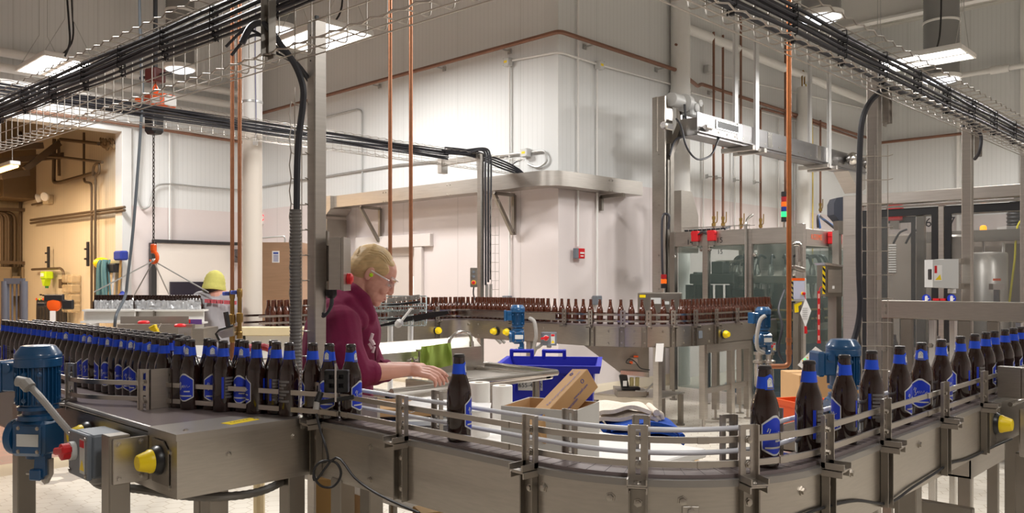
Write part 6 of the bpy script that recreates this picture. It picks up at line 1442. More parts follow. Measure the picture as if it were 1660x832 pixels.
def door(ya, yb, label_px, num):
    y0, y1 = min(ya, yb), max(ya, yb); fw = 0.045
    f = MB().box(LX, LX + 0.03, y0, y1, LT - 0.19, LT - 0.13).box(LX, LX + 0.03, y0, y1, 0.5, 0.56).box(LX, LX + 0.03, y0, y0 + fw, 0.56, LT - 0.19).box(LX, LX + 0.03, y1 - fw, y1, 0.56, LT - 0.19).obj('door_frame', blk, t)
    MB().box(LX + 0.01, LX + 0.016, y0 + fw, y1 - fw, 0.56, LT - 0.19).obj('door_pane', pane2, f)
    if num: text_shape(MB(), num, 0.1, (LX + 0.002, ylx(label_px), LT - 0.255), wx, wu).obj('number_decal', ink, f)
door(ylx(1520), ylx(1397), 1505, '6'); door(ylx(1700), ylx(1531), 1543, '7')
MB().box(LX - 0.005, LX + 0.06, ylx(1530), ylx(1521), 0.3, LT - 0.12, ch=0.003).obj('mullion', steel, t)
for px in (1502, 1543):
    p = Vector((LX - 0.006, ylx(px), atx(px, 484, LX).z)); f = MB().lathe([(0.032, 0), (0.032, 0.001)], p, (-1, 0, 0), 20).obj('hand_sign', lab_deep, t)
    b = MB().box(p.x - 0.004, p.x - 0.0015, p.y - 0.011, p.y + 0.009, p.z - 0.022, p.z + 0.004)
    for k_ in range(4): b.box(p.x - 0.004, p.x - 0.0015, p.y - 0.011 + k_ * 0.0052, p.y - 0.0068 + k_ * 0.0052, p.z + 0.004, p.z + 0.018 + (0.004 if k_ in (1, 2) else 0))
    b.obox((p.x - 0.003, p.y - 0.015, p.z - 0.004), (0.001, 0, 0), (0, 0.006, -0.005), (0, 0.002, 0.0025)); b.obj('hand_symbol', paper, f)
b = MB().box(LX - 0.03, LX, ylx(1524), ylx(1514), 1.245, 1.262).box(LX - 0.03, LX, ylx(1534), ylx(1526), 1.245, 1.262); b.obj('red_latch', red, t)
MB().box(LX - 0.025, LX, ylx(1535), ylx(1513), 1.18, 1.24).obj('latch_block', black_g, t)
# inside of the labeller
MB().box(8.5, 9.3, 0.9, 3.25, 0.1, 1.86, ch=0.02).obj('inner_cabinet', mat('warm_steel_cabinet', (170, 160, 150), 0.45, 0.7), t)
b = MB()
for i in range(12): b.box(8.485, 8.5, 2.93, 3.1, 1.48 + i * 0.024, 1.494 + i * 0.024)
b.obj('louvre', white_p, t)
MB().box(8.2, 8.3, -0.5, 2.7, 1.75, 1.85).box(7.5, 7.56, 2.36, 2.42, 0, 2.0).box(7.5, 7.56, 2.72, 2.78, 0, 2.0).box(7.5, 7.56, -0.5, 2.78, 1.95, 2.0).obj('inner_frame', steel_d, t)
MB().box(7.49, 7.5, 2.655, 2.71, 0.6, 1.95).box(7.49, 7.5, 2.425, 2.46, 0.6, 1.95).box(7.49, 7.5, 2.46, 2.655, 1.9, 1.95).obj('inner_door_bar', blk, t)
cq_ = atd(1602, 440, 7.25)
MB().lathe([(0.15, 0.9), (0.15, 1.63), (0.14, 1.645), (0.03, 1.65)], (cq_.x, cq_.y, 0), (0, 0, 1), 36).obj('label_drum', mat('drum_polished', (216, 212, 206), 0.35, 0.7, 0.05), t)
q = atd(1540, 430, 7.3)
MB().lathe([(0.14, 0.9), (0.14, 1.78), (0.1, 1.8)], (q.x, q.y, 0), (0, 0, 1), 24).obj('side_drum', steel, t)
p0 = atd(1594, 408, 7.5)
MB().cyl((p0.x, p0.y, 1.6), (p0.x, p0.y, atd(1594, 383, 7.5).z), 0.014, 10).obj('beacon_pole', steel_b, t)
z0 = atd(1594, 383, 7.5).z
MB().lathe([(0.022, 0), (0.03, 0.03), (0.028, 0.035)], (p0.x, p0.y, z0), (0, 0, 1), 14).obj('beacon_base', black_g, t)
MB().lathe([(0.028, 0.035), (0.028, 0.08), (0.02, 0.095), (0.003, 0.1)], (p0.x, p0.y, z0), (0, 0, 1), 16).obj('amber_beacon', amber_l, t)
qa, qb = atd(1628, 393, 7.4), atd(1690, 500, 7.4)
MB().slab([atd(1631, 395, 7.4), atd(1700, 395, 7.4), atd(1700, 560, 7.4), atd(1631, 560, 7.4)], f_ * 0.04).obj('tool_panel', steel_d, t)
MB().slab([atd(1632, 367, 7.5), atd(1662, 367, 7.5), atd(1662, 394, 7.5), atd(1632, 394, 7.5)], f_ * 0.15).obj('junction_cabinet', lgrey, t)
MB().slab([atd(1626.5, 393, 7.3), atd(1629.5, 393, 7.3), atd(1627, 485, 7.3), atd(1624, 485, 7.3)], f_ * 0.02).obj('white_strip', white_p, t)
pts = smooth_path([atd(1644, 366, 7.4), atd(1644, 345, 7.4), atd(1648, 332, 7.4), atd(1660, 327, 7.4), atd(1685, 326, 7.4)], 8)
MB().tube(pts, [0.062 if i % 2 else 0.052 for i in range(len(pts))], 14).obj('extract_hose', black, t)
MB().tube(smooth_path([atd(1670, 345, 7.2), atd(1655, 358, 7.2), atd(1648, 375, 7.2), atd(1645, 420, 7.2), atd(1640, 460, 7.2), atd(1635, 500, 7.2)]), 0.009, 8).obj('yellow_lead', mat('yellow_green_lead', (226, 214, 40), 0.5), t)
MB().box(7.55, 7.6, 0.2, 2.3, 1.1, 1.16).obj('mid_rail', steel, t)
q = atd(1616, 465, 7.0); MB().cbox(q, 0.1, 0.06, 0.05, CAMR).box(q.x - 0.02, q.x + 0.02, q.y - 0.02, q.y + 0.02, 0.6, q.z).obj('clamp_head', steel_b, t)
MB().cbox(q + Vector((0, 0, 0.06)), 0.05, 0.03, 0.02, CAMR).obj('clamp_lever', orange, t)
for px in (1470, 1490): MB().tube(smooth_path([atd(px, 372, 7.5), atd(px - 12, 378, 7.5), atd(px - 22, 395, 7.5)]), 0.01, 7).obj('lead', black, t)
b = MB()
for px in (1440, 1462, 1505, 1580, 1610, 1640): p0 = atd(px, 560, 7.3); b.cyl((p0.x, p0.y, 0.3), (p0.x, p0.y, 1.15), 0.02, 8)
b.obj('inner_rods', steel_b, t)
MB().box(7.1, 9.0, -0.5, 2.6, 0.55, 0.7).obj('machine_bed', mat('bed_dark', (70, 68, 66), 0.4, 0.5), t)
for i in range(9): q = atd(1450 + i * 24, 560, 7.25); MB().lathe([(r, z + 0.72) for r, z in BOT], (q.x, q.y, 0), (0, 0, 1), 10).obj('bottle_in_grip', glass_dk, t)
interlock((7.46, 2.58, 1.99), (0, -1, 0), (-1, 0, 0), 'red door interlock inside the labeller near the number 6', 1.2)
# dark motor hood and steel control box at its left
q = atd(1360, 338, 7.4)
t = thing('motor_hood', 'dark slate motor hood on a stalk left of the labeller post', 'motor', q)
MB().slab([atd(1352, 330, 7.4), atd(1356, 321, 7.4), atd(1368, 319, 7.4), atd(1368, 358, 7.4), atd(1361, 358, 7.4), atd(1352, 348, 7.4)], f_ * 0.16).obj('hood', mat('slate_plastic', (62, 66, 78), 0.4), t)
MB().slab([atd(1357, 358, 7.4), atd(1368, 358, 7.4), atd(1368, 380, 7.4), atd(1360, 380, 7.4)], f_ * 0.1).box(q.x, q.x + 0.06, q.y, q.y + 0.06, 0, 1.85).obj('stalk', steel_d, t)
t = thing('control_cabinet', 'stainless control cabinet with yellow-black hazard stripe beside the labeller post', 'control panel', atd(1350, 480, 7.2))
MB().slab([atd(1338, 427, 7.2), atd(1366, 431, 7.2), atd(1366, 481, 7.2), atd(1338, 481, 7.2)], f_ * 0.2).obj('housing', steel_d, t)
MB().slab([atd(1336, 426, 7.18), atd(1340, 426, 7.18), atd(1367, 430, 7.18), atd(1367, 433, 7.18), atd(1340, 430, 7.18)], f_ * 0.24).obj('sloping_lid', steel_b, t)
MB().obox(atd(1353, 456, 7.19), u * 0.06, f_ * 0.004, (0, 0, 0.1), ch=0.002).obj('door_panel', steel, t)
MB().obox(atd(1351, 466, 7.182), u * 0.01, f_ * 0.001, (0, 0, 0.013)).obj('sticker', paper, t)
hazard(1335.5, 432, 477, 0.012, 7.17, t)
q = atd(1352, 600, 7.3); MB().box(q.x - 0.04, q.x + 0.04, q.y - 0.04, q.y + 0.04, 0, 1.27, ch=0.003).obj('pedestal', steel_d, t)
# white warning box on the post
d = 4.52
t = thing('electrical_box', 'light grey electrical box with warning triangle hung on the right post', 'control box', atd(1534, 444, d))
MB().slab([atd(1512, 421, d), atd(1530, 421, d), atd(1530, 467, d), atd(1512, 466, d)], f_ * 0.09).slab([atd(1530, 420, d), atd(1554, 420, d), atd(1554, 468, d), atd(1530, 467, d)], f_ * 0.1).obj('enclosure', lgrey, t)
MB().slab([atd(1514, 430, d - .001), atd(1527, 430, d - .001), atd(1527, 456, d - .001), atd(1514, 456, d - .001)], -f_ * 0.001).obj('sticker', paper, t)
MB().slab([atd(1515, 431, d - .002), atd(1519, 431, d - .002), atd(1519, 443, d - .002), atd(1515, 443, d - .002)], -f_ * 0.001).obj('danger_strip', red, t)
MB().slab([atd(1516, 454, d - .002), atd(1526, 454, d - .002), atd(1524, 445, d - .002)], -f_ * 0.001).obj('warning_triangle', yellow, t)
MB().obox(atd(1509, 445, d + 0.03), u * 0.008, f_ * 0.02, (0, 0, 0.03), ch=0.004).obj('latch', black_g, t)
MB().obox(atd(1557, 424, d + 0.06), u * 0.01, f_ * 0.02, (0, 0, 0.016)).obox(atd(1557, 464, d + 0.06), u * 0.01, f_ * 0.02, (0, 0, 0.016)).obj('hanger', steel_d, t)
MB().obox(atd(1543, 472, d + 0.05), u * 0.018, f_ * 0.01, (0, 0, 0.012)).obj('sticker', paper, t)
# discharge frame before the labeller
FXp = 4.76
def fy_(px): return atx(px, 500, FXp).y
zt_ = atx(1440, 487, FXp).z
t = thing('discharge_frame', 'stainless guard frame with a broad top beam behind the right-hand bottles', 'frame', (FXp, 1.0, 0))
MB().box(FXp, FXp + 0.05, fy_(1760), fy_(1428), zt_ - 0.1, zt_, ch=0.004).obj('top_beam', steel_h, t)
for px, w_ in ((1437, 0.05), (1468, 0.06), (1510, 0.035), (1543, 0.03), (1562, 0.06), (1608, 0.05), (1650, 0.03)):
    y = fy_(px); MB().box(FXp + 0.005, FXp + 0.04, y - w_ / 2, y + w_ / 2, 0, zt_ - 0.1, ch=0.003).obj('post', steel_d if w_ > 0.04 else steel_b, t)
b = MB()
for z in (-0.03, -0.07): b.bolt((FXp, fy_(1434), zt_ + z), (-1, 0, 0), 0.009, 0.008)
b.bolt((FXp, fy_(1433), 1.02), (-1, 0, 0), 0.011, 0.01).bolt((FXp, fy_(1508), 1.05), (-1, 0, 0), 0.009, 0.01); b.obj('bolts', bolt_m, t)
MB().box(FXp - 0.02, FXp + 0.3, fy_(1700), fy_(1440), 0.8, 0.9, ch=0.004).obj('low_beam', steel, t)
b = MB()
for px, py in ((1480, 578), (1522, 560), (1538, 585)): q = atx(px, py, FXp + 0.1); b.lathe([(0.012, -0.05), (0.03, -0.04), (0.03, 0.0), (0.014, 0.01), (0.014, 0.05)], q, (0, 0, 1), 12).tube([q, q + Vector((0, -0.12, 0.02))], 0.008, 7)
b.obj('clamp_knobs', steel_b, t)

# ---------------------------------------------------------------- work area behind the lane
u = Vector((RX, RY, 0)); f_ = Vector((FX, FY, 0)); UP = Vector((0, 0, 1))
def grid(mb, fn, nu, nv, th=0.004, m=0):
    """a thin solid sheet through fn(s, t)"""
    P = [[Vector(fn(i / nu, j / nv)) for j in range(nv + 1)] for i in range(nu + 1)]; q = nv + 1; vs = []; fs = []
    for sgn in (0, 1):
        for i in range(nu + 1):
            for j in range(nv + 1):
                a = P[min(i + 1, nu)][j] - P[max(i - 1, 0)][j]; b = P[i][min(j + 1, nv)] - P[i][max(j - 1, 0)]
                n = a.cross(b); n = n.normalized() if n.length > 1e-12 else UP
                vs.append(P[i][j] + n * th * sgn)
    N = (nu + 1) * q
    for i in range(nu):
        for j in range(nv):
            a = i * q + j; fs.append((a, a + 1, a + q + 1, a + q)); fs.append((N + a, N + a + q, N + a + q + 1, N + a + 1))
    for i in range(nu):
        for j in (0, nv): a = i * q + j; fs.append((a, a + q, N + a + q, N + a))
    for j in range(nv):
        for i in (0, nu): a = i * q + j; fs.append((a, N + a, N + a + 1, a + 1))
    return mb.add(vs, fs, m)
# sink
SX0, SX1, SY0, SY1, SZ = 2.28, 3.37, 2.95, 3.5, 0.9
t = thing('steel_sink', 'long stainless wash-up sink with tall splashback behind the worker', 'sink', (2.7, 3.2, 0))
b = MB().box(SX0, SX1, SY0, SY0 + 0.05, SZ - 0.035, SZ, ch=0.012).box(SX1 - 0.05, SX1 + 0.02, SY0, SY1, SZ - 0.035, SZ, ch=0.012).box(SX0, SX0 + 0.05, SY0, SY1, SZ - 0.035, SZ, ch=0.012)
b.tube([(SX0, SY0 - 0.005, SZ), (SX1 + 0.03, SY0 - 0.005, SZ), (SX1 + 0.03, SY1, SZ + 0.005)], 0.018, 10); b.obj('rolled_rim', steel_b, t)
MB().box(SX0 + 0.05, SX1 - 0.36, SY0 + 0.05, SY1 - 0.02, SZ - 0.3, SZ - 0.29).box(SX1 - 0.36, SX1, SY0 + 0.03, SY1, SZ - 0.03, SZ - 0.02).box(SX0 + 0.04, SX0 + 0.05, SY0 + 0.05, SY1, SZ - 0.3, SZ - 0.02).box(SX1 - 0.37, SX1 - 0.36, SY0 + 0.05, SY1, SZ - 0.3, SZ - 0.02).box(SX0 + 0.05, SX1 - 0.36, SY0 + 0.04, SY0 + 0.05, SZ - 0.3, SZ - 0.02).box((SX0 + SX1) / 2 - 0.02, (SX0 + SX1) / 2 + 0.02, SY0 + 0.05, SY1, SZ - 0.3, SZ - 0.03).obj('basin', steel, t)
MB().slab([(SX0, SY1, SZ - 0.02), (SX0, SY1, SZ + 0.115), (SX0, SY1 + 0.06, SZ + 0.165), (SX0, SY1 + 0.075, SZ + 0.17), (SX0, SY1 + 0.075, SZ - 0.02)], (SX1 - SX0, 0, 0)).obj('splashback', steel_h, t)
for x in (SX0 + 0.06, SX1 - 0.06):
    for y in (SY0 + 0.06, SY1 - 0.04): MB().cyl((x, y, 0), (x, y, SZ - 0.03), 0.02, 12).obj('leg', steel_d, t)
MB().tube([(SX0 + 0.06, SY0 + 0.06, 0.25), (SX1 - 0.06, SY0 + 0.06, 0.25)], 0.014, 10).obj('stretcher', steel_d, t)
fx_ = atx(731, 555, 3.1)
def fau(px, wh, label):
    k = (px - 830) / FOC; q = aty(px, 560, SY1 + 0.02); x = q.x
    t = thing('sink_tap', label, 'tap', (x, SY1, SZ + 0.06), group='sink taps')
    b = MB().lathe([(0.028, 0), (0.028, 0.006), (0.016, 0.01), (0.016, 0.05)], (x, SY1, SZ + 0.06), (0, -1, 0), 14); b.obj('wall_flange', steel_b, t)
    if wh: MB().tube(smooth_path([(x, SY1 - 0.05, SZ + 0.06), (x, SY1 - 0.05, SZ + 0.16), (x + 0.05, SY1 - 0.06, SZ + 0.205), (x + 0.13, SY1 - 0.07, SZ + 0.2), (x + 0.145, SY1 - 0.075, SZ + 0.15)]), 0.010, 10).cyl((x + 0.145, SY1 - 0.075, SZ + 0.155), (x + 0.146, SY1 - 0.075, SZ + 0.125), 0.014, 12).obj('spout', steel_b, t)
    else: MB().tube([(x, SY1 - 0.05, SZ + 0.06), (x + 0.16, SY1 - 0.05, SZ + 0.06)], 0.013, 10).cyl((x, SY1 - 0.05, SZ + 0.05), (x, SY1 - 0.05, SZ + 0.12), 0.012, 10).obox((x, SY1 - 0.05, SZ + 0.125), (0.03, 0, 0), (0, 0.007, 0), (0, 0, 0.006), ch=0.003).obj('handle', steel_b, t)
fau(715, True, 'chrome swan-neck tap above the green cloth'); fau(668, False, 'chrome tap handle left of the green cloth')
cl = aty(706, 556, SY1 - 0.09)
b = MB()
def clothf(s, v):
    x0 = aty(684 + 46 * s + 6 * v * (s - 0.3), 562 - 6 * s + v * (38 - 5 * abs(s - .6)), SY1 - 0.10 + 0.012 * math.sin(9 * s + 3 * v) + 0.01 * math.sin(17 * s))
    return x0
grid(b, clothf, 22, 16, 0.004)
gm = mat('green_cloth', (166, 190, 88), 0.85, 0, 0.3, 14)
o = b.obj('green_cloth', gm, label='stained lime-green cloth hung on the sink tap', cat='cloth')
# baskets of brushes on the copper standpipes
for j, (py, lb) in enumerate(((505, 'upper'), (528, 'lower'))):
    z = atd(650, py, 5.5).z; c = atd(648, py, 5.5)
    t = thing('wire_basket', lb + ' grey wire basket of brushes between the copper standpipes', 'basket', (c.x, c.y, z), group='brush baskets')
    b = MB(); L_, W_, H_ = 0.17, 0.07, 0.1
    for i in range(12):
        s = -L_ + 2 * L_ * i / 11
        b.tube(bend([c + u * s - f_ * W_ + UP * (H_ * .35), c + u * s - f_ * W_ * .8, c + u * s + f_ * W_, c + u * s + f_ * W_ + UP * H_], 0.02, 2), 0.0028, 5)
    for a, h in ((-W_, .035), (W_, .1), (W_, .05), (0, 0.0)): b.tube([c - u * L_ + f_ * a + UP * h, c + u * L_ + f_ * a + UP * h], 0.004, 6)
    for s in (-1, 1): b.tube(bend([c + u * s * L_ - f_ * W_ + UP * .035, c + u * s * L_ * 1.04 + f_ * 0, c + u * s * L_ + f_ * W_ + UP * .1], 0.03, 3), 0.004, 6)
    b.obj('wires', mat('basket_wire', (150, 160, 160), 0.4, 0.6), t)
    bc = c + UP * 0.045 - f_ * 0.02
    t = thing('scrub_brush', 'grey bristle brush lying in the %s wire basket' % lb, 'brush', bc, group='basket brushes')
    MB().obox(bc + UP * 0.008 + u * 0.03, u * 0.11 + UP * 0.012, f_ * 0.022, (0, 0, 0.008), ch=0.004).obj('back', black_g, t)
    b = MB()
    for i in range(26):
        for k in range(4):
            q = bc + u * (-0.075 + 0.0082 * i) + UP * (0.014 + 0.0009 * i) + f_ * (-0.018 + 0.012 * k); b.cyl(q, q + UP * 0.03 + u * random.uniform(-.006, .006) + f_ * random.uniform(-.004, .004), 0.0032, 4)
    b.obj('bristles', mat('grey_bristle', (150, 144, 138), 0.9), t)
t = thing('dust_scoop', 'black plastic scoop sticking out of the lower wire basket', 'tool', atd(680, 517, 5.4))
MB().slab([atd(668, 512, 5.4), atd(700, 506, 5.4), atd(726, 504, 5.4), atd(728, 509, 5.4), atd(700, 516, 5.4), atd(672, 522, 5.4)], f_ * 0.02).obj('blade', black_g, t)
MB().slab([atd(615, 527, 5.4), atd(640, 520, 5.4), atd(668, 512, 5.4), atd(670, 519, 5.4), atd(645, 525, 5.4), atd(616, 530, 5.4)], f_ * 0.015).obj('handle', black_g, t)
t = thing('bottle_brush', 'white-handled round brush leaning across the lower wire basket', 'brush', atd(643, 530, 5.35))
MB().tube([atd(667, 500, 5.35), atd(652, 519, 5.35)], 0.008, 8).obj('handle', white_p, t)
MB().lathe([(0.012, 0), (0.024, 0.015), (0.026, 0.04), (0.016, 0.055)], atd(642, 530, 5.35), atd(653, 517, 5.35) - atd(642, 530, 5.35), 14).obj('head', mat('pale_bristle', (196, 194, 192), 0.9), t)
for px in (660, 672): pass
t = thing('notice_card', 'white notice with blue strip on the wall behind the copper standpipe', 'sign', atx(670, 460, 7.1))
MB().box(7.185, 7.2, atx(676, 460, 7.19).y, atx(667, 460, 7.19).y, atx(668, 478, 7.19).z, atx(668, 448, 7.19).z).obj('card', paper, t)
MB().box(7.18, 7.186, atx(669.5, 460, 7.19).y, atx(667.5, 460, 7.19).y, atx(668, 474, 7.19).z, atx(668, 455, 7.19).z).obj('strip', blue_ink, t)
# work table and what lies on it
TZ = 0.72
t = thing('work_table', 'white work table inside the curve holding cartons and paper rolls', 'table', (2.2, 2.2, 0))
tc = atd(700, 700, 3.25)
MB().box(1.62, 2.95, 1.75, 2.62, TZ - 0.035, TZ, ch=0.006).box(2.3, 2.95, 2.6, 2.87, TZ - 0.0345, TZ - 0.0005).obj('top', white_p, t)
for x in (1.68, 2.89):
    for y in (1.81, 2.56): MB().box(x - 0.025, x + 0.025, y - 0.025, y + 0.025, 0, TZ - 0.035, ch=0.003).obj('leg', steel_d, t)
def carton(name, c, sx, sy, sz, rz, m_, label, cat='box', group=None, flap=None):
    t = thing(name, label, cat, (c[0], c[1], c[2]), group=group)
    MB().cbox((c[0], c[1], c[2] + sz / 2), sx, sy, sz, rz, ch=0.003).obj('carton', m_, t)
    if flap: R = Matrix.Rotation(rz, 3, 'Z'); MB().obox(Vector((c[0], c[1], c[2] + sz + 0.001)), R @ Vector((sx / 2, 0, 0)), R @ Vector((0, sy * 0.06, 0)), (0, 0, 0.0008)).obj('tape', flap, t)
    return t
blue_c = mat('blue_carton', (36, 96, 186), 0.5, 0, 0.05, 6)
q = atd(600, 660, 2.95); carton('blue_carton', (q.x, q.y, TZ), 0.2, 0.34, 0.17, CAMR + 0.2, blue_c, 'blue carton lying on the work table below the worker\'s sleeve', flap=lab_pale)
q = atd(646, 668, 2.98); carton('blue_carton', (q.x, q.y, TZ), 0.16, 0.2, 0.15, CAMR + 0.1, blue_c, 'smaller blue carton right of the first, near the black clamp', flap=yellow)
q = atd(635, 622, 3.12)
t = thing('cardboard_tray', 'flattened brown cardboard lying over the blue cartons', 'box', (q.x, q.y, TZ + 0.172))
MB().cbox((q.x, q.y, TZ + 0.2), 0.34, 0.26, 0.03, CAMR + 0.12, ch=0.003).obj('sheet', board, t)
q = atd(702, 655, 3.05)
t = thing('booklet_stack', 'stack of grey printed booklets on the work table under the white tissue', 'paper', (q.x, q.y, TZ))
for i in range(9): MB().cbox((q.x + random.uniform(-.004, .004), q.y + random.uniform(-.004, .004), TZ + 0.01 + i * 0.02), 0.22, 0.2, 0.018, CAMR + 0.1 + random.uniform(-.03, .03), ch=0.002).obj('booklet', [lgrey, lab_grey, lgrey][i % 3], t)
b = MB(); rnd = [[random.uniform(-1, 1) for _ in range(15)] for _ in range(15)]
q = atd(700, 630, 3.1)
grid(b, lambda s, v: q + u * (-0.14 + 0.36 * s) + f_ * (-0.1 + 0.22 * v) + UP * (TZ + 0.2 - q.z + 0.03 * math.exp(-((s - .35) ** 2 + (v - .5) ** 2) * 9) + 0.016 * rnd[int(s * 14)][int(v * 14)] * (1 - abs(2 * s - 1))), 14, 14, 0.003)
b.obj('tissue', paper, label='crumpled white tissue on the booklets by the worker\'s hands', cat='tissue', sharp=80)
q = atd(622, 668, 2.75)
t = thing('black_clamp', 'small black and steel clamp before the blue cartons', 'tool', q)
q.z = TZ + 0.155
MB().cbox(q, 0.035, 0.03, 0.03, CAMR, ch=0.004).obj('block', black_g, t); MB().obox(q + u * -0.03 + UP * 0.012, u * 0.025 + UP * 0.016, f_ * 0.01, UP * 0.003).obj('lever', steel_b, t); MB().cbox(q + UP * -0.02, 0.012, 0.012, 0.03).obj('stem', steel, t)
for i, (px, yb, d, lb) in enumerate(((776.5, 718, 3.62, 'taller white paper towel roll standing left of the bin label'), (814.5, 712, 3.95, 'white paper towel roll standing in front of the blue bin'))):
    q = atd(px, yb, d); zt_ = atd(px, 620 + 5 * i, d).z; r = 0.048; q.z = TZ
    t = thing('paper_roll', lb, 'paper roll', (q.x, q.y, q.z), group='paper towel rolls')
    MB().lathe([(0.016, 0), (r, 0), (r, zt_ - q.z - 0.002), (r * 0.97, zt_ - q.z), (0.019, zt_ - q.z), (0.019, zt_ - q.z - 0.03)], (q.x, q.y, q.z), (0, 0, 1), 28).obj('roll', mat('paper_towel', (232, 228, 222), 0.9, 0, 0.03, 20, bump=0.2), t)
    MB().lathe([(0.018, 0.0), (0.0185, zt_ - q.z - 0.004), (0.015, zt_ - q.z - 0.004)], (q.x, q.y, q.z), (0, 0, 1), 18).obj('core', board, t)
# open carton with the long box in it
cq0 = atd(893, 700, 3.12); bx, by = cq0.x, cq0.y
t = thing('open_carton', 'open grey-sided cardboard carton before the blue bin', 'box', (bx, by, 0.5))
grey_board = mat('grey_board', (188, 184, 178), 0.8, 0, 0.05, 10); rz = CAMR - 0.45
R = Matrix.Rotation(rz, 3, 'Z'); ex, ey = R @ Vector((1, 0, 0)), R @ Vector((0, 1, 0)); cen = Vector((bx, by, 0)); W2, D2, Z0c, Z1c = 0.145, 0.125, TZ, 0.935
b = MB(); 
for s in (-1, 1): b.obox(cen + ey * s * D2 + UP * ((Z0c + Z1c) / 2), ex * W2, ey * 0.003, UP * ((Z1c - Z0c) / 2)); b.obox(cen + ex * s * W2 + UP * ((Z0c + Z1c) / 2), ex * 0.003, ey * D2, UP * ((Z1c - Z0c) / 2))
b.obox(cen + UP * (Z0c + 0.003), ex * W2, ey * D2, UP * 0.003); b.obj('outer_walls', grey_board, t)
b = MB()
for s in (-1, 1): b.obox(cen + ey * s * (D2 - 0.005) + UP * ((Z0c + Z1c) / 2), ex * (W2 - 0.004), ey * 0.001, UP * ((Z1c - Z0c) / 2 - 0.001)); b.obox(cen + ex * s * (W2 - 0.005) + UP * ((Z0c + Z1c) / 2), ex * 0.001, ey * (D2 - 0.004), UP * ((Z1c - Z0c) / 2 - 0.001))
b.obj('brown_lining', board, t)
# leaning long box: upper end right, lower end left inside the carton
d0, d1 = 3.05, 3.2
A1, A2 = atd(853, 676, d0), atd(928, 598, d1)          # upper-left edge of the top face
ax = (A2 - A1); Lb = ax.length; ax.normalize()
side = (atd(957, 602, d1 - 0.10) - A2); side = (side - ax * side.dot(ax)).normalized()
nr = ax.cross(side).normalized()
if nr.dot(f_) < 0: nr = -nr
nr = nr if nr.z < 0 else nr
o0 = A1 - ax * 0.04; Lb += 0.04; wS, hS = 0.088, 0.088
dn = nr if nr.z < 0 else -nr
t = thing('long_box', 'long brown cardboard box with blue print leaning in the grey-sided carton', 'box', o0)
cc_ = o0 + ax * Lb / 2 + side * wS / 2 + dn * hS / 2
MB().obox(cc_, ax * Lb / 2, side * wS / 2, dn * hS / 2, ch=0.002).obj('carton', board, t)
top = lambda s, w_: o0 + ax * (0.04 + s) + side * w_ - dn * 0.0012
rd = ax
MB().obox(top(0.02, wS / 2), ax * 0.028, side * wS * 0.42, dn * 0.0005).obj('blue_panel', mat('pall_blue', (72, 96, 176), 0.6), t)
def ring(mb, c, a, b_, ra, rb, wd): mb.tube([c + a * ra * math.cos(2 * PI * k / 20) + b_ * rb * math.sin(2 * PI * k / 20) for k in range(20)], wd, 5, closed=True)
upd = -side
b = MB(); text_shape(b, 'PALL', 0.02, top(0.02, wS / 2) - dn * 0.0012, rd, upd); ring(b, top(0.02, wS / 2) - dn * 0.001, ax, side, 0.026, 0.014, 0.001); b.obj('emblem', board, t)
text_shape(MB(), 'Pall Corporation', 0.017, top(0.125, wS * 0.66), rd, upd).obj('lettering', blue_ink, t)
text_shape(MB(), 'www.pall.com', 0.015, top(Lb - 0.10, wS * 0.7), rd, upd).obj('lettering', blue_ink, t)
b = MB(); ring(b, top(Lb - 0.075, wS * 0.3), ax, side, 0.007, 0.007, 0.0012); text_shape(b, '^^', 0.02, top(Lb - 0.056, wS * 0.28), rd, upd); b.obj('handling_marks', blue_ink, t)
sf = lambda s, h: o0 + ax * (0.04 + s) + side * (wS + 0.001) + dn * h
text_shape(MB(), 'www.pall.com', 0.015, sf(Lb - 0.12, hS * 0.5), rd, -dn).obj('lettering', blue_ink, t)
text_shape(MB(), 'Pall Corporation', 0.017, sf(0.12, hS * 0.62), rd, -dn).obj('lettering', blue_ink, t)
b = MB(); ring(b, sf(Lb - 0.09, hS * 0.22), ax, dn, 0.007, 0.007, 0.0012); b.obj('handling_marks', blue_ink, t)
# blue wheeled bin
bc = atd(893, 600, 5.3); brz = CAMR - 0.12
R = Matrix.Rotation(brz, 3, 'Z'); ex, ey = R @ Vector((1, 0, 0)), R @ Vector((0, 1, 0)); cen = Vector((bc.x, bc.y, 0))
t = thing('wheeled_bin', 'blue wheeled waste bin with white number sticker beyond the sink', 'bin', cen)
binb = mat('bin_blue', (24, 34, 170), 0.42, 0, 0.06, 5); ZT = 0.885
def sec(z, w_, d_, o=0): return [cen + ex * a * w_ + ey * (c * d_ + o) + UP * z for a, c in ((-1, -1), (1, -1), (1, 1), (-1, 1))]
b = MB().rings([sec(0.08, 0.23, 0.22), sec(0.10, 0.245, 0.235), sec(ZT - 0.045, 0.28, 0.28), sec(ZT - 0.045, 0.315, 0.305), sec(ZT, 0.325, 0.315), sec(ZT, 0.295, 0.285), sec(ZT - 0.1, 0.265, 0.265), sec(0.14, 0.23, 0.22)], caps=False)
b.rings([sec(0.14, 0.23, 0.22), sec(0.145, 0.23, 0.22)]); b.rings([sec(0.08, 0.23, 0.22), sec(0.085, 0.23, 0.22)]); b.obj('body', binb, t, sharp=30)
b = MB()
for s in (-0.22, 0.0):
    b.cyl(cen - ex * 0.0 + ex * (s - 0.07) + ey * 0.31 + UP * (ZT + 0.035), cen + ex * (s + 0.07) + ey * 0.31 + UP * (ZT + 0.035), 0.013, 10)
    for k in (-0.07, 0.07): b.obox(cen + ex * (s + k) + ey * 0.30 + UP * (ZT + 0.015), ex * 0.012, ey * 0.02, UP * 0.035, ch=0.008)
b.obj('handle_bar', binb, t)
b = MB()
for s in (-0.2, -0.05, 0.1, 0.2): b.obox(cen + ex * s - ey * 0.275 + UP * 0.77, ex * 0.006, ey * 0.03, UP * 0.05)
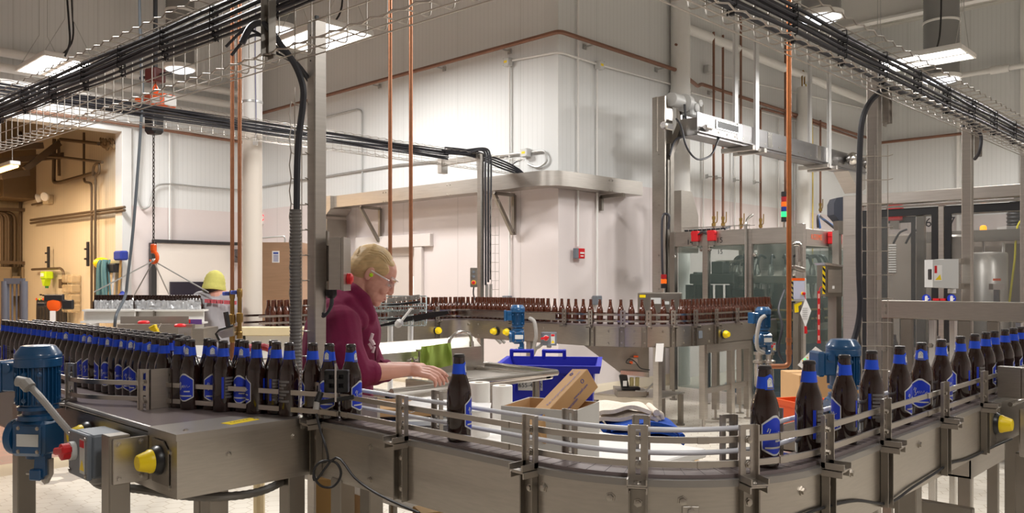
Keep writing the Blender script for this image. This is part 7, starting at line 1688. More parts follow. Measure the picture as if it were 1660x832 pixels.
b.obj('ribs', binb, t)
fr = lambda a, z: cen + ex * a - ey * (0.235 + (0.045) * (z - 0.1) / (ZT - 0.145) + 0.004) + UP * z
q = fr(-0.105, 0.785)
tl_ = (ey * -0.055 + UP).normalized()
MB().obox(q, ex * 0.075, ey * 0.0015, tl_ * 0.055).obj('sticker', lab_pale, t)
text_shape(MB(), '655-4312', 0.038, q - ey * 0.003 - tl_ * 0.024, ex, tl_).obj('lettering', ink, t)
text_shape(MB(), 'RIVERS', 0.04, q - ey * 0.003 + tl_ * 0.032, ex, tl_).obj('lettering', ink, t)
for s in (-1, 1): MB().cyl(cen + ex * s * 0.22 + ey * 0.22 + UP * 0.1, cen + ex * s * 0.27 + ey * 0.22 + UP * 0.1, 0.1, 20).obj('wheel', black, t)
# towels on a low wooden table
q = atd(1035, 740, 4.15); zr = q.z
t = thing('wooden_stand', 'low wooden stand under the heap of towels', 'table', (q.x, q.y, 0))
MB().cbox((q.x, q.y, zr - 0.02), 0.52, 0.36, 0.035, CAMR + 0.25, ch=0.003).obj('top', wood, t)
for a in (-1, 1):
    for c in (-1, 1): p = Vector((q.x, q.y, 0)) + u * a * 0.2 + f_ * c * 0.14; MB().box(p.x - 0.025, p.x + 0.025, p.y - 0.025, p.y + 0.025, 0, zr - 0.035).obj('leg', wood, t)
tow_w, tow_b = mat('towel_white', (226, 214, 200), 0.95, 0, 0.1, 60, bump=0.5), mat('towel_blue', (18, 70, 164), 0.95, 0, 0.25, 60, bump=0.5)
def towel(x0, x1, y0, y1, d, m_, label, folds=3, ph=0.0):
    """a towel folded over itself, seen side-on"""
    a, c = atd(x0, y1, d), atd(x1, y1, d); h = atd(x0, y0, d).z - a.z; b = MB(); du = (c - a)
    for k in range(folds):
        zz = h * k / folds; hh = h / folds
        def fn(s, v, zz=zz, hh=hh, k=k):
            ww = 0.92 + 0.1 * math.sin(k * 2.1 + ph)
            bulge = math.sin(PI * min(1, max(0, s))) ** 0.5
            return a + du * ((s - 0.5) * ww + 0.5 + 0.02 * math.sin(k * 3 + ph)) + f_ * (v - 0.5) * 0.26 * (0.9 + 0.1 * math.sin(5 * s + k)) + UP * (zz + hh * (0.25 + 0.5 * bulge) + hh * 0.25 * math.sin(7 * s + 4 * v + k + ph) * bulge)
        grid(b, fn, 24, 12, h / folds * 0.5)
        # rounded fold at one end
        e = a + du * (1.0 if k % 2 else 0.0); ctr = e + UP * (zz + hh * 0.55)
        b.tube([ctr - f_ * 0.12, ctr + f_ * 0.12], hh * 0.42, 10)
    return b.obj('towel', m_, label=label, cat='towel', group='folded towels', sharp=70)
towel(985, 1080, 718, 739, 4.12, tow_w, 'white folded towel at the bottom of the towel heap', 3, 0.4)
towel(975, 1098, 684, 719, 4.2, tow_b, 'blue folded towel in the middle of the heap', 3, 1.3)
towel(962, 1058, 658, 683, 4.3, tow_w, 'white folded towel on top of the blue one', 2, 2.2)
q = atd(1062, 676, 4.25); b = MB(); b.tube(smooth_path([q + u * -0.05, q + u * 0.0 + UP * 0.02, q + u * 0.03 + UP * 0.012, q + u * 0.035 - UP * 0.012]), 0.014, 10).tube(smooth_path([q + u * -0.06 - UP * 0.02, q - UP * 0.008, q + u * 0.03 - UP * 0.015]), 0.012, 10)
b.obj('towel', tow_w, label='small rolled end of a white towel at the right of the heap', cat='towel', group='folded towels')
# orange tub, brown box, white bottles behind the right bottles
q = atd(1307, 700, 4.9)
t = thing('orange_tub', 'orange plastic tub behind the right-hand lane', 'tub', (q.x, q.y, 0.42))
R = Matrix.Rotation(CAMR + 0.35, 3, 'Z'); ex, ey = R @ Vector((1, 0, 0)), R @ Vector((0, 1, 0)); cen = Vector((q.x, q.y, 0)); zt_ = atd(1307, 648, 4.9).z
b = MB().rings([sec(0.35, 0.115, 0.10), sec(zt_ - 0.2, 0.125, 0.11), sec(zt_ - 0.13, 0.128, 0.112), sec(zt_ - 0.128, 0.131, 0.115), sec(zt_ - 0.035, 0.134, 0.118), sec(zt_ - 0.033, 0.142, 0.126), sec(zt_, 0.145, 0.129), sec(zt_, 0.13, 0.114), sec(0.38, 0.11, 0.095)], caps=False)
b.rings([sec(0.38, 0.11, 0.095), sec(0.385, 0.11, 0.095)]); b.rings([sec(0.35, 0.115, 0.1), sec(0.355, 0.115, 0.1)]); b.obj('tub', orange, t, sharp=30)
t = thing('tub_stand', 'small steel bench under the orange tub', 'stand', (q.x, q.y, 0))
MB().cbox((q.x, q.y, 0.335), 0.5, 0.4, 0.03, CAMR + 0.35, ch=0.003).obj('top', steel_d, t)
for a in (-1, 1):
    for c in (-1, 1): p = cen + ex * a * 0.22 + ey * c * 0.17; MB().cyl((p.x, p.y, 0), (p.x, p.y, 0.33), 0.014, 10).obj('leg', steel_d, t)
q = atd(1327, 640, 5.9); z0 = 0.3
t = thing('brown_carton', 'plain brown cardboard box behind the orange tub', 'box', (q.x, q.y, z0))
zt_ = atd(1327, 604, 5.9).z
MB().cbox((q.x, q.y, zt_ / 2), 0.42, 0.35, zt_, CAMR + 0.05, ch=0.003).obj('carton', board, t); MB().cbox((q.x, q.y, zt_ + 0.001), 0.42, 0.05, 0.001, CAMR + 0.05).obj('tape', mat('brown_tape', (170, 130, 84), 0.4), t)
for i, (px, h, lb) in enumerate(((1279, 0.16, 'white plastic bottle beneath the orange tub, left'), (1296, 0.08, 'short white pot beneath the orange tub, right'))):
    q = atd(px, 742 - i * 2, 4.45)
    t = thing('white_jug', lb, 'bottle', q, group='white bottles under the tub')
    MB().lathe([(0.038, 0), (0.042, 0.006), (0.042, h * 0.75), (0.03, h * 0.9), (0.016, h * 0.93), (0.016, h)], q, (0, 0, 1), 18).obj('body', white_p, t)
    MB().lathe([(0.0425, h * 0.05), (0.0425, h * 0.2)], q, (0, 0, 1), 18).obj('label', blue_ink, t)
q = atd(1287, 746, 4.45)
t = thing('low_shelf', 'low orange crate holding the white bottles', 'crate', (q.x, q.y, 0)); MB().cbox((q.x, q.y, q.z - 0.02), 0.2, 0.22, 0.06, CAMR + 0.35, ch=0.006).cbox((q.x, q.y, (q.z - .05) / 2), 0.17, 0.19, q.z - 0.05, CAMR + 0.35, ch=0.006).obj('crate', orange, t)
# timber props under the lane
for i, (px, d, s_, rz_) in enumerate(((537, 2.62, 0.085, 0.1), (700, 2.25, 0.085, 0.4))):
    q = atd(px, 800, d); MB().cbox((q.x, q.y, 0.39), s_, s_, 0.78, CAMR + rz_, ch=0.003).obj('timber_prop', wood, label='square timber prop under the front lane, ' + ('left one beside the steel leg', 'right one cut by the bottom edge')[i], cat='post', group='timber props')
# enclosure on the left post
d = 2.9
t = thing('electrical_enclosure', 'narrow stainless electrical enclosure hung on the left post', 'control box', atd(542, 470, d))
MB().slab([atd(533, 385, d), atd(552, 385, d), atd(552, 470, d), atd(533, 470, d)], f_ * 0.12).obj('body', steel, t)
MB().slab([atd(552.5, 385, d - .005), atd(557, 384, d - .005), atd(557, 472, d - .005), atd(552.5, 471, d - .005)], f_ * 0.13).obj('door', steel_h, t)
b = MB()
for y0, y1 in ((375, 398), (456, 480)): b.slab([atd(523, y0, d + .05), atd(531, y0, d + .05), atd(531, y1, d + .05), atd(523, y1, d + .05)], f_ * 0.03)
b.slab([atd(524, 396, d + .07), atd(533, 396, d + .07), atd(533, 458, d + .07), atd(524, 458, d + .07)], f_ * 0.02); b.obj('mounting_plate', steel_d, t)
MB().lathe([(0.02, 0), (0.02, 0.02), (0.012, 0.03)], atd(537, 470, d + 0.05), (0, 0, -1), 12).obj('cable_gland', black, t)
MB().lathe([(0.012, 0), (0.012, 0.012), (0.02, 0.014), (0.02, 0.028), (0.012, 0.034)], atd(557, 452, d + 0.06), u, 14).obj('stop_button', red, t)
for k in (0, 1): cable('power_cable', smooth_path([atd(537 + 2 * k, 474, d + .05), atd(536 + 2 * k, 495, d + .04), atd(530 - 2 * k, 508 + 3 * k, d + .04), atd(523 - 2 * k, 509 + 3 * k, d + .04), atd(520 - 3 * k, 498, d + .05), atd(519 - 3 * k, 480, d + .06)]), 0.005, 'black cable looping under the narrow enclosure, %s one' % ('inner', 'outer')[k], 'enclosure cables')

# ---------------------------------------------------------------- people
def blob_mesh(shapes, voxel, sm=6):
    mb = MB()
    for s in shapes:
        if s[0] == 'c':
            _, p0, r0, p1, r1 = s; p0, p1 = Vector(p0), Vector(p1); ax = (p1 - p0); L = ax.length; axn = ax.normalized()
            prof = [(r0 * math.sin(a), -r0 * math.cos(a)) for a in (0.15, 0.5, 0.9, 1.3)] + [(r0, 0), ((r0 + r1) / 2, L / 2), (r1, L)] + [(r1 * math.cos(a), L + r1 * math.sin(a)) for a in (0.3, 0.7, 1.1, 1.42)]
            mb.lathe(prof, p0, axn, 14)
        else:
            _, c, ax, ay, az = s; c, ax, ay, az = Vector(c), Vector(ax), Vector(ay), Vector(az); R = []
            for i in range(1, 12):
                th = -PI / 2 + PI * i / 12; R.append([c + az * math.sin(th) + ax * math.cos(th) * math.cos(2 * PI * j / 16) + ay * math.cos(th) * math.sin(2 * PI * j / 16) for j in range(16)])
            mb.rings(R)
    me = bpy.data.meshes.new('blob'); me.from_pydata(mb.v, [], mb.f); fix_normals(me)
    o = bpy.data.objects.new('blob', me); COL.objects.link(o)
    m = o.modifiers.new('r', 'REMESH'); m.mode = 'VOXEL'; m.voxel_size = voxel
    m2 = o.modifiers.new('s', 'SMOOTH'); m2.factor = 0.5; m2.iterations = sm
    dg = bpy.context.evaluated_depsgraph_get(); dg.update()
    out = bpy.data.meshes.new_from_object(o.evaluated_get(dg))
    bpy.data.objects.remove(o); bpy.data.meshes.remove(me)
    return out
def blob(name, shapes, voxel, m_, parent, sm=6):
    me = blob_mesh(shapes, voxel, sm); inv = Matrix.Translation(parent.location).inverted(); me.transform(inv)
    me.materials.clear(); me.materials.append(m_); me.polygons.foreach_set('use_smooth', [True] * len(me.polygons))
    o = bpy.data.objects.new(name, me); COL.objects.link(o); o.parent = parent; return o
skin = mat('skin', (216, 160, 142), 0.5, 0, 0.07, 18); hair_m = mat('blond_hair', (200, 168, 120), 0.55, 0, 0.3, 26, (1, 1, 5))
maroon = mat('maroon_fleece', (112, 12, 60), 0.9, 0, 0.14, 30, bump=0.15)
khaki = mat('khaki_trousers', (156, 124, 88), 0.85, 0, 0.1, 14)
def C(px, py, d): return atd(px, py, d)
D = 3.45
base = C(552, 800, D)
t = thing('person', 'person in maroon hoodie with tied-back fair hair and clear safety glasses, working at the sink', 'person', (base.x, base.y, 0))
fw = (u * 0.82 - UP * 0.55 + f_ * 0.16).normalized(); rt_ = fw.cross(UP).normalized(); hu = rt_.cross(fw).normalized()   # rt_ = her right (towards the camera)
HC = C(608, 437, D)
H = lambda a, b_, c=0.0: HC + fw * a + hu * b_ + rt_ * c
sh = []
sh += [('e', HC, fw * 0.094, rt_ * 0.073, hu * 0.084), ('e', H(0.03, -0.035), fw * 0.066, rt_ * 0.062, hu * 0.08)]
sh += [('e', H(0.05, -0.085), fw * 0.047, rt_ * 0.047, hu * 0.042), ('e', H(0.080, -0.114), fw * 0.020, rt_ * 0.022, hu * 0.016), ('e', H(0.078, -0.083), fw * 0.026, rt_ * 0.034, hu * 0.026)]     # jaw, chin
sh += [('c', H(0.094, -0.010), 0.0075, H(0.109, -0.043), 0.0105), ('e', H(0.100, -0.050), fw * 0.014, rt_ * 0.0165, hu * 0.009)]         # nose
sh += [('e', H(0.085, -0.004, 0.03), fw * 0.015, rt_ * 0.026, hu * 0.010), ('e', H(0.085, -0.004, -0.03), fw * 0.015, rt_ * 0.026, hu * 0.010)]   # brows
sh += [('e', H(0.072, -0.052, 0.036), fw * 0.022, rt_ * 0.02, hu * 0.022), ('e', H(0.072, -0.052, -0.036), fw * 0.022, rt_ * 0.02, hu * 0.022)]
sh += [('e', H(0.098, -0.077), fw * 0.010, rt_ * 0.022, hu * 0.006), ('e', H(0.097, -0.088), fw * 0.010, rt_ * 0.019, hu * 0.0065)]     # lips
for s in (1, -1): sh += [('e', H(-0.012, -0.028, s * 0.074), fw * 0.017, rt_ * 0.008, hu * 0.030), ('e', H(-0.008, -0.046, s * 0.073), fw * 0.01, rt_ * 0.007, hu * 0.012)]
nb = C(566, 505, D)
sh += [('c', H(-0.03, -0.06), 0.052, nb, 0.058)]
NS, NE, NW = C(550, 530, D - 0.19), C(577, 606, D - 0.27), C(662, 600, D - 0.14)
FS_, FE, FWr = C(572, 530, D + 0.17), C(606, 603, D + 0.22), C(672, 597, D + 0.06)
sh += [('c', NE, 0.041, NE.lerp(NW, 0.45), 0.037), ('c', NE.lerp(NW, 0.45), 0.037, NW, 0.025), ('c', FE, 0.041, FE.lerp(FWr, 0.45), 0.037), ('c', FE.lerp(FWr, 0.45), 0.037, FWr, 0.025)]
sh += [('c', NS, 0.055, NE, 0.042), ('c', FS_, 0.055, FE, 0.042), ('c', nb, 0.07, C(545, 690, D), 0.11), ('c', NS, 0.06, FS_, 0.06)]
hipN, hipF = C(546, 700, D - 0.09), C(548, 700, D + 0.09)
kN, kF = C(570, 800, D - 0.09), C(574, 800, D + 0.11)
aN, aF = Vector((0, 0, 0)), Vector((0, 0, 0))
aN = cam((575 - 830) / FOC * D, D - 0.08, 0.09); aF = cam((577 - 830) / FOC * D, D + 0.13, 0.09)
sh += [('c', hipN, 0.085, kN, 0.058), ('c', kN, 0.056, aN, 0.038), ('c', hipF, 0.085, kF, 0.058), ('c', kF, 0.056, aF, 0.038)]
def hand(wr, dirv, pal, sgn, curl):
    """palm, four unequal bent fingers and a thumb leaving the side of the palm"""
    dirv = dirv.normalized(); pal = (pal - dirv * pal.dot(dirv)).normalized(); sd = dirv.cross(pal).normalized() * sgn
    out = [('c', wr, 0.024, wr + dirv * 0.03, 0.026)]
    for k in range(4): out.append(('c', wr + dirv * 0.02 + sd * (-0.018 + 0.012 * k), 0.0125, wr + dirv * 0.085 + sd * (-0.031 + 0.0205 * k), 0.0105))
    for k, L in enumerate((0.072, 0.082, 0.076, 0.058)):
        b0 = wr + dirv * 0.085 + sd * (-0.031 + 0.0205 * k); a = curl + 0.12 * k
        d1 = dirv * math.cos(a) + pal * math.sin(a); d2 = dirv * math.cos(a * 2.1) + pal * math.sin(a * 2.1); d3 = dirv * math.cos(a * 2.8) + pal * math.sin(a * 2.8)
        p1 = b0 + d1 * L * 0.45; p2 = p1 + d2 * L * 0.32; p3 = p2 + d3 * L * 0.23
        out += [('c', b0, 0.0098, p1, 0.0088), ('c', p1, 0.0088, p2, 0.0078), ('c', p2, 0.0078, p3, 0.0066)]
    tb = wr + dirv * 0.028 - sd * 0.024
    t1 = tb + (dirv * 0.7 - sd * 0.65 + pal * 0.25).normalized() * 0.042; t2 = t1 + (dirv * 0.9 - sd * 0.15 + pal * 0.4).normalized() * 0.034
    out += [('c', tb, 0.0145, t1, 0.0115), ('c', t1, 0.0115, t2, 0.0085)]
    return out
hN = hand(NW, u * 0.95 - UP * 0.12 + f_ * 0.2, -UP * 0.9 + f_ * 0.5, -1, 0.2)
hF = hand(FWr, u * 0.95 - UP * 0.1 - f_ * 0.1, -UP * 0.9 - f_ * 0.4, 1, 0.22)
sh += hN + hF
body = blob('body', sh, 0.0036, skin, t, 3)
# hoodie
hs = [('c', C(556, 540, D), 0.16, C(545, 600, D), 0.155), ('c', C(545, 600, D), 0.155, C(546, 690, D), 0.15), ('e', C(580, 560, D), u * 0.07, f_ * 0.14, UP * 0.12)]
hs += [('c', C(547, 515, D - 0.13), 0.085, C(562, 515, D + 0.12), 0.085), ('c', C(566, 512, D - 0.05), 0.09, C(570, 512, D + 0.08), 0.085)]
hs += [('c', NS, 0.088, C(560, 570, D - 0.25), 0.072), ('c', C(560, 570, D - 0.25), 0.074, NE, 0.066), ('c', NE, 0.066, NE.lerp(NW, 0.26), 0.05)]
hs += [('c', FS_, 0.088, C(590, 570, D + 0.22), 0.072), ('c', C(590, 570, D + 0.22), 0.072, FE, 0.062), ('c', FE, 0.062, FE.lerp(FWr, 0.3), 0.048)]
# thick folded hood round the neck
hoodp = [C(597, 515, D - 0.06), C(588, 487, D - 0.095), C(572, 473, D - 0.09), C(558, 466, D - 0.03), C(556, 466, D + 0.04), C(570, 476, D + 0.1), C(590, 492, D + 0.1), C(600, 515, D + 0.05)]
for a, c in zip(hoodp, hoodp[1:]): hs.append(('c', a, 0.034, c, 0.034))
hoodq = [C(580, 520, D - 0.12), C(563, 495, D - 0.13), C(545, 482, D - 0.08), C(540, 480, D + 0.05), C(556, 490, D + 0.12), C(585, 520, D + 0.12)]
for a, c in zip(hoodq, hoodq[1:]): hs.append(('c', a, 0.045, c, 0.045))
hood = blob('hoodie', hs, 0.006, maroon, t, 3)
for s in (-1, 1):
    b = MB().tube(smooth_path([C(601, 500, D + s * .05), C(604, 530, D + s * .05), C(608, 560, D + s * .05), C(609, 585, D + s * .05)]), 0.004, 6); b.obj('drawstring', mat('maroon_cord', (86, 16, 46), 0.8), t)
b = MB()
for p, q2, w_ in (((604, 541), (600, 553), .007), ((602, 552), (606, 560), .009), ((598, 557), (603, 566), .006), ((607, 562), (604, 572), .006)): b.tube([C(*p, D - 0.12), C(*q2, D - 0.12)], w_, 6)
b.obj('chest_print', mat('pale_print', (226, 206, 212), 0.8), t)
for e in (NE.lerp(NW, 0.24), FE.lerp(FWr, 0.28)):
    dv = (NW - NE).normalized(); MB().lathe([(0.047, -0.02), (0.05, -0.012), (0.05, 0.012), (0.046, 0.02), (0.04, 0.02)], e, dv, 20).obj('cuff', maroon, t)
blob('trousers', [('c', hipN, 0.105, kN, 0.08), ('c', kN, 0.08, aN + UP * 0.02, 0.07), ('c', hipF, 0.105, kF, 0.08), ('c', kF, 0.08, aF + UP * 0.02, 0.07), ('c', C(546, 680, D - 0.07), 0.13, C(547, 680, D + 0.07), 0.13)], 0.008, khaki, t, 4)
blob('shoes', [('c', aN - UP * 0.05 - u * 0.03, 0.045, aN - UP * 0.055 + u * 0.15, 0.034), ('c', aF - UP * 0.05 - u * 0.03, 0.045, aF - UP * 0.055 + u * 0.15, 0.034)], 0.006, black, t, 2)
# hair: cap drawn back to a low knot
hh = [('e', H(-0.022, 0.014), fw * 0.09, rt_ * 0.079, hu * 0.081), ('e', H(-0.045, -0.01), fw * 0.064, rt_ * 0.076, hu * 0.075), ('e', H(0.028, 0.044), fw * 0.040, rt_ * 0.056, hu * 0.031), ('e', H(-0.105, -0.045), fw * 0.03, rt_ * 0.03, hu * 0.032), ('c', H(-0.08, -0.03), 0.035, H(-0.1, -0.045), 0.03)]
for s in (1, -1): hh += [('e', H(0.012, 0.014, s * 0.062), fw * 0.042, rt_ * 0.016, hu * 0.032)]
blob('hair', hh, 0.004, hair_m, t, 3)
b = MB()
for i in range(46):
    s = random.uniform(-1, 1); a0 = random.uniform(0.2, 1.0)
    pts = []
    for k in range(6):
        q = k / 5; x = 0.066 - 0.165 * q; y = 0.075 * math.cos(s * 1.2) - 0.10 * q * q + 0.02 * math.sin(PI * q); z = 0.08 * math.sin(s * 1.35) * (1 - 0.55 * q * q)
        v = Vector((x / 0.098, y / 0.088, z / 0.084)); 
        if v.length > 1e-6: v = v.normalized() * 1.0
        pts.append(H(-0.020 + v.x * 0.0915, 0.014 + v.y * 0.0825, v.z * 0.080))
    b.tube(pts, 0.0013, 4)
b.obj('hair_strands', mat('hair_light', (224, 198, 152), 0.5), t)
b = MB().sphere(H(-0.002, -0.03, 0.083), 0.0085, 10).cyl(H(-0.002, -0.03, 0.076), H(-0.002, -0.03, 0.09), 0.006, 8)
b.obj('ear_plug', mat('neon_plug', (196, 240, 30), 0.5), t)
gl = glassy('glasses_lens', (246, 246, 248), 0.05)
b = MB(); grid(b, lambda s, v: H(0.104 - 0.035 * (2 * s - 1) ** 2 + 0.004 * v, -0.034 + 0.042 * v, 0.072 * (2 * s - 1)), 16, 4, 0.002); b.obj('glasses_lens', gl, t)
b = MB()
for s in (1, -1): b.tube([H(0.072, -0.01, s * 0.073), H(0.03, -0.012, s * 0.079), H(-0.012, -0.014, s * 0.08)], 0.0032, 6)
b.tube([H(0.104 - 0.035 * (2 * k / 10 - 1) ** 2 + 0.004, 0.009, 0.072 * (2 * k / 10 - 1)) for k in range(11)], 0.002, 6)
b.obj('glasses_frame', mat('clear_frame', (226, 214, 214), 0.25), t)
b = MB()
for s in (1, -1): b.tube([H(0.099, 0.0, s * 0.018), H(0.098, 0.005, s * 0.034), H(0.087, 0.0, s * 0.052)], 0.003, 5)
b.obj('eyebrows', hair_m, t)
b = MB()
for s in (1, -1): b.sphere(H(0.0815, -0.019, s * 0.032), 0.0105, 12)
b.obj('eyes', mat('eye_white', (226, 220, 216), 0.3), t)
b = MB()
for s in (1, -1): b.tube([H(0.0900, -0.0225, s * 0.023), H(0.0925, -0.0245, s * 0.032), H(0.0890, -0.0225, s * 0.042)], 0.0016, 5)
b.obj('eyelids', mat('lash_brown', (120, 84, 70), 0.6), t)
for s in (1, -1): MB().sphere(H(0.0818, -0.0165, s * 0.032), 0.0116, 12, sz=0.9).obj('eyelid', skin, t)
MB().tube([H(0.099, -0.0825, -0.021), H(0.1075, -0.0825, -0.006), H(0.1075, -0.0825, 0.006), H(0.099, -0.0825, 0.021)], 0.0024, 5).obj('lips', mat('lip', (184, 104, 98), 0.5), t)
MB().lathe([(0.033, -0.012), (0.034, 0), (0.033, 0.012)], FE.lerp(FWr, 0.55), FWr - FE, 16).obj('wrist_band', mat('navy_glove', (50, 74, 128), 0.6), t)
# second worker seen from behind
D2_ = 7.35
base = C(352, 700, D2_)
t = thing('person', 'person from behind in grey T-shirt and yellow-green beanie by the white column', 'person', (base.x, base.y, 0))
HC2 = C(348, 459, D2_)
n2 = C(353, 476, D2_)
LSh, RSh = C(326, 487, D2_), C(377, 488, D2_)
LE_, RE_ = C(324, 528, D2_ - 0.02), C(381, 530, D2_ - 0.02); LW_, RW_ = C(335, 548, D2_ + 0.18), C(378, 552, D2_ + 0.18)
hipL, hipR = C(344, 578, D2_), C(366, 578, D2_)
aL, aR = cam((344 - 830) / FOC * D2_, D2_, 0.09), cam((368 - 830) / FOC * D2_, D2_ + 0.05, 0.09)
kL, kR = (hipL + aL) / 2 - f_ * 0.02, (hipR + aR) / 2 - f_ * 0.02
sh = [('e', HC2, u * 0.075, f_ * 0.092, UP * 0.1), ('e', HC2 - UP * 0.07 + f_ * 0.05, u * 0.055, f_ * 0.05, UP * 0.06), ('c', HC2 - UP * 0.06, 0.052, n2 - UP * 0.05, 0.058), ('e', HC2 + f_ * 0.1 - UP * 0.02, u * 0.013, f_ * 0.018, UP * 0.018)]
for s in (-1, 1): sh += [('e', HC2 + u * s * 0.078 - UP * 0.03, u * 0.01, f_ * 0.018, UP * 0.032)]
sh += [('c', LSh, 0.05, LE_, 0.042), ('c', LE_, 0.04, LW_, 0.027), ('c', RSh, 0.05, RE_, 0.042), ('c', RE_, 0.04, RW_, 0.027), ('c', LSh, 0.05, RSh, 0.05), ('c', n2, 0.08, (hipL + hipR) / 2, 0.11)]
sh += [('c', hipL, 0.085, kL, 0.06), ('c', kL, 0.058, aL, 0.04), ('c', hipR, 0.085, kR, 0.06), ('c', kR, 0.058, aR, 0.04)]
sh += hand(LW_, f_ * 0.8 - UP * 0.3 + u * 0.3, -UP, 1, 0.4) + hand(RW_, f_ * 0.8 - UP * 0.3 - u * 0.3, -UP, -1, 0.4)
blob('body', sh, 0.005, skin, t, 3)
shirt = mat('grey_tshirt', (168, 164, 168), 0.9, 0, 0.08, 20, bump=0.1)
ts = [('c', LSh + u * 0.03, 0.085, RSh - u * 0.03, 0.085), ('c', C(351, 505, D2_), 0.15, C(354, 560, D2_), 0.145), ('c', C(340, 505, D2_), 0.11, C(345, 570, D2_), 0.11), ('c', C(366, 505, D2_), 0.11, C(363, 570, D2_), 0.11), ('c', LSh, 0.085, LSh.lerp(LE_, 0.72), 0.075), ('c', RSh, 0.085, RSh.lerp(RE_, 0.72), 0.075), ('c', n2 + UP * 0.02, 0.066, n2 - UP * 0.08, 0.1)]
blob('t_shirt', ts, 0.008, shirt, t, 4)
b = MB(); rp = mat('faded_red_print', (186, 84, 92), 0.9)
for i, wd in enumerate((5, 3.4, 4.6, 3, 4.4, 2.6, 5, 4.2, 4.6, 3.6)):
    x = 331.5 + i * 5.2; b.slab([C(x, 485 + 0.35 * i, D2_ - 0.166), C(x + wd, 485 + 0.35 * i, D2_ - 0.166), C(x + wd, 491 + 0.35 * i, D2_ - 0.166), C(x, 491 + 0.35 * i, D2_ - 0.166)], f_ * 0.03)
b.obj('back_print', rp, t)
blob('hair', [('e', HC2 - UP * 0.035 - f_ * 0.022, u * 0.079, f_ * 0.076, UP * 0.062)], 0.006, mat('dark_brown_hair', (58, 44, 38), 0.7), t, 2)
bean = mat('yellow_green_beanie', (196, 190, 104), 0.95, 0, 0.12, 30, bump=0.3)
b = MB(); prof = []
for k in range(13):
    a = k / 12; r = 0.094 * math.sqrt(max(0, 1 - (a * 0.98) ** 3.0)) + (0.006 if k < 3 else 0) + (0.0035 if k % 2 else 0); prof.append((max(r, 0.002), -0.082 + 0.182 * a))
b.lathe(prof, HC2 + UP * 0.012, UP * 0.97 + f_ * 0.2 + u * 0.03, 26).obj('beanie', bean, t, sharp=70)
blob('trousers', [('c', hipL, 0.11, kL, 0.085), ('c', kL, 0.085, aL + UP * 0.02, 0.075), ('c', hipR, 0.11, kR, 0.085), ('c', kR, 0.085, aR + UP * 0.02, 0.075), ('c', hipL + UP * 0.05, 0.12, hipR + UP * 0.05, 0.12)], 0.01, mat('dark_trousers', (52, 52, 64), 0.9), t, 3)
blob('shoes', [('c', aL - UP * 0.05 - f_ * 0.03, 0.045, aL - UP * 0.055 + f_ * 0.15, 0.034), ('c', aR - UP * 0.05 - f_ * 0.03, 0.045, aR - UP * 0.055 + f_ * 0.15, 0.034)], 0.007, black, t, 2)

# ---------------------------------------------------------------- storage bay behind the loading door
brown_pipe = mat('painted_bay_pipe', (92, 76, 58), 0.5, 0.3, 0.1, 8)
XW = 4.95
def bw(px, py, o=0.0): return atx(px, py, XW - o)
def bay(name, mb, m, label, cat, group=None): return mb.obj(name, m, label=label, cat=cat, group=group)
bay('bay_pipe', MB().tube(bend([bw(136, 215, .05), bw(136, 295, .05), bw(148.5, 297, .05), bw(148.5, 525, .05)], 0.1), 0.02, 10), brown_pipe, 'brown pipe stepping right then down the tan wall', 'pipe', 'pipes on the tan bay wall')
bay('bay_pipe', MB().tube(bend([bw(150, 285, .1), bw(152, 268, .1), bw(161, 264, .1), bw(161, 280, .1), bw(154.5, 284, .1), bw(154.5, 525, .1)], 0.08), 0.02, 10), brown_pipe, 'brown pipe with a small loop at its top beside the stepped pipe', 'pipe', 'pipes on the tan bay wall')
bay('bay_pipe', MB().tube(bend([bw(88, 225, .08), bw(87, 296, .08), bw(97, 296, .08), bw(152, 281, .08)], 0.08), 0.032, 10), brown_pipe, 'thick brown pipe running up to the right across the tan wall', 'pipe', 'pipes on the tan bay wall')
bay('bay_pipe', MB().tube(bend([bw(95, 226, .05), bw(96, 285, .05)], 0.08), 0.026, 10), brown_pipe, 'short brown vertical pipe beside the thick one', 'pipe', 'pipes on the tan bay wall')
bay('bay_pipe', MB().tube([bw(98, 226, .1), bw(160, 233, .1)], 0.028, 10), brown_pipe, 'brown pipe just under the loading door header', 'pipe', 'pipes on the tan bay wall')
bay('bay_pipe', MB().tube([bw(60, 252, .25), bw(108, 256, .2), bw(166, 263, .1)], 0.022, 10), brown_pipe, 'long thin brown pipe below the header pipe', 'pipe', 'pipes on the tan bay wall')
for i, dz_ in enumerate((0, 5)):
    bay('bay_pipe', MB().tube([bw(50, 357 + dz_, .05), bw(202, 336 + dz_, .05)], 0.022, 8), brown_pipe, 'thin rising conduit across the tan wall, ' + ('upper', 'lower')[i] + ' of two', 'conduit', 'rising conduits on the tan wall')
b = MB()
for k in range(14): b.sphere(bw(165 + (k * 7) % 24, 226 + (k * 11) % 14, 0.02) + Vector((-0.02, 0, 0)), 0.03 + 0.012 * (k % 3), 8, sx=0.5)
b.obj('pipe_lagging', mat('foam_stain', (120, 98, 68), 0.9), label='lumpy brown sealing foam under the loading door header', cat='foam')
p = bw(78, 324, .0)
t = thing('emergency_light', 'twin-head emergency light on the tan bay wall', 'light', p)
MB().cbox(p, 0.1, 0.28, 0.16, ch=0.01).obj('housing', mat('cream_plastic', (196, 180, 150), 0.5), t)
for s in (-1, 1): MB().lathe([(0.03, 0), (0.075, 0.05), (0.08, 0.09), (0.06, 0.1)], p + Vector((-0.05, 0.16 * s, 0.05)), Vector((-0.8, 0.5 * s, -0.2)), 14).obj('lamp_head', lamp_m if False else white_p, t)
MB().tube([p + Vector((0, 0.14, -0.03)), bw(52, 332, .03)], 0.02, 8).obj('feed_pipe', brown_pipe, t)
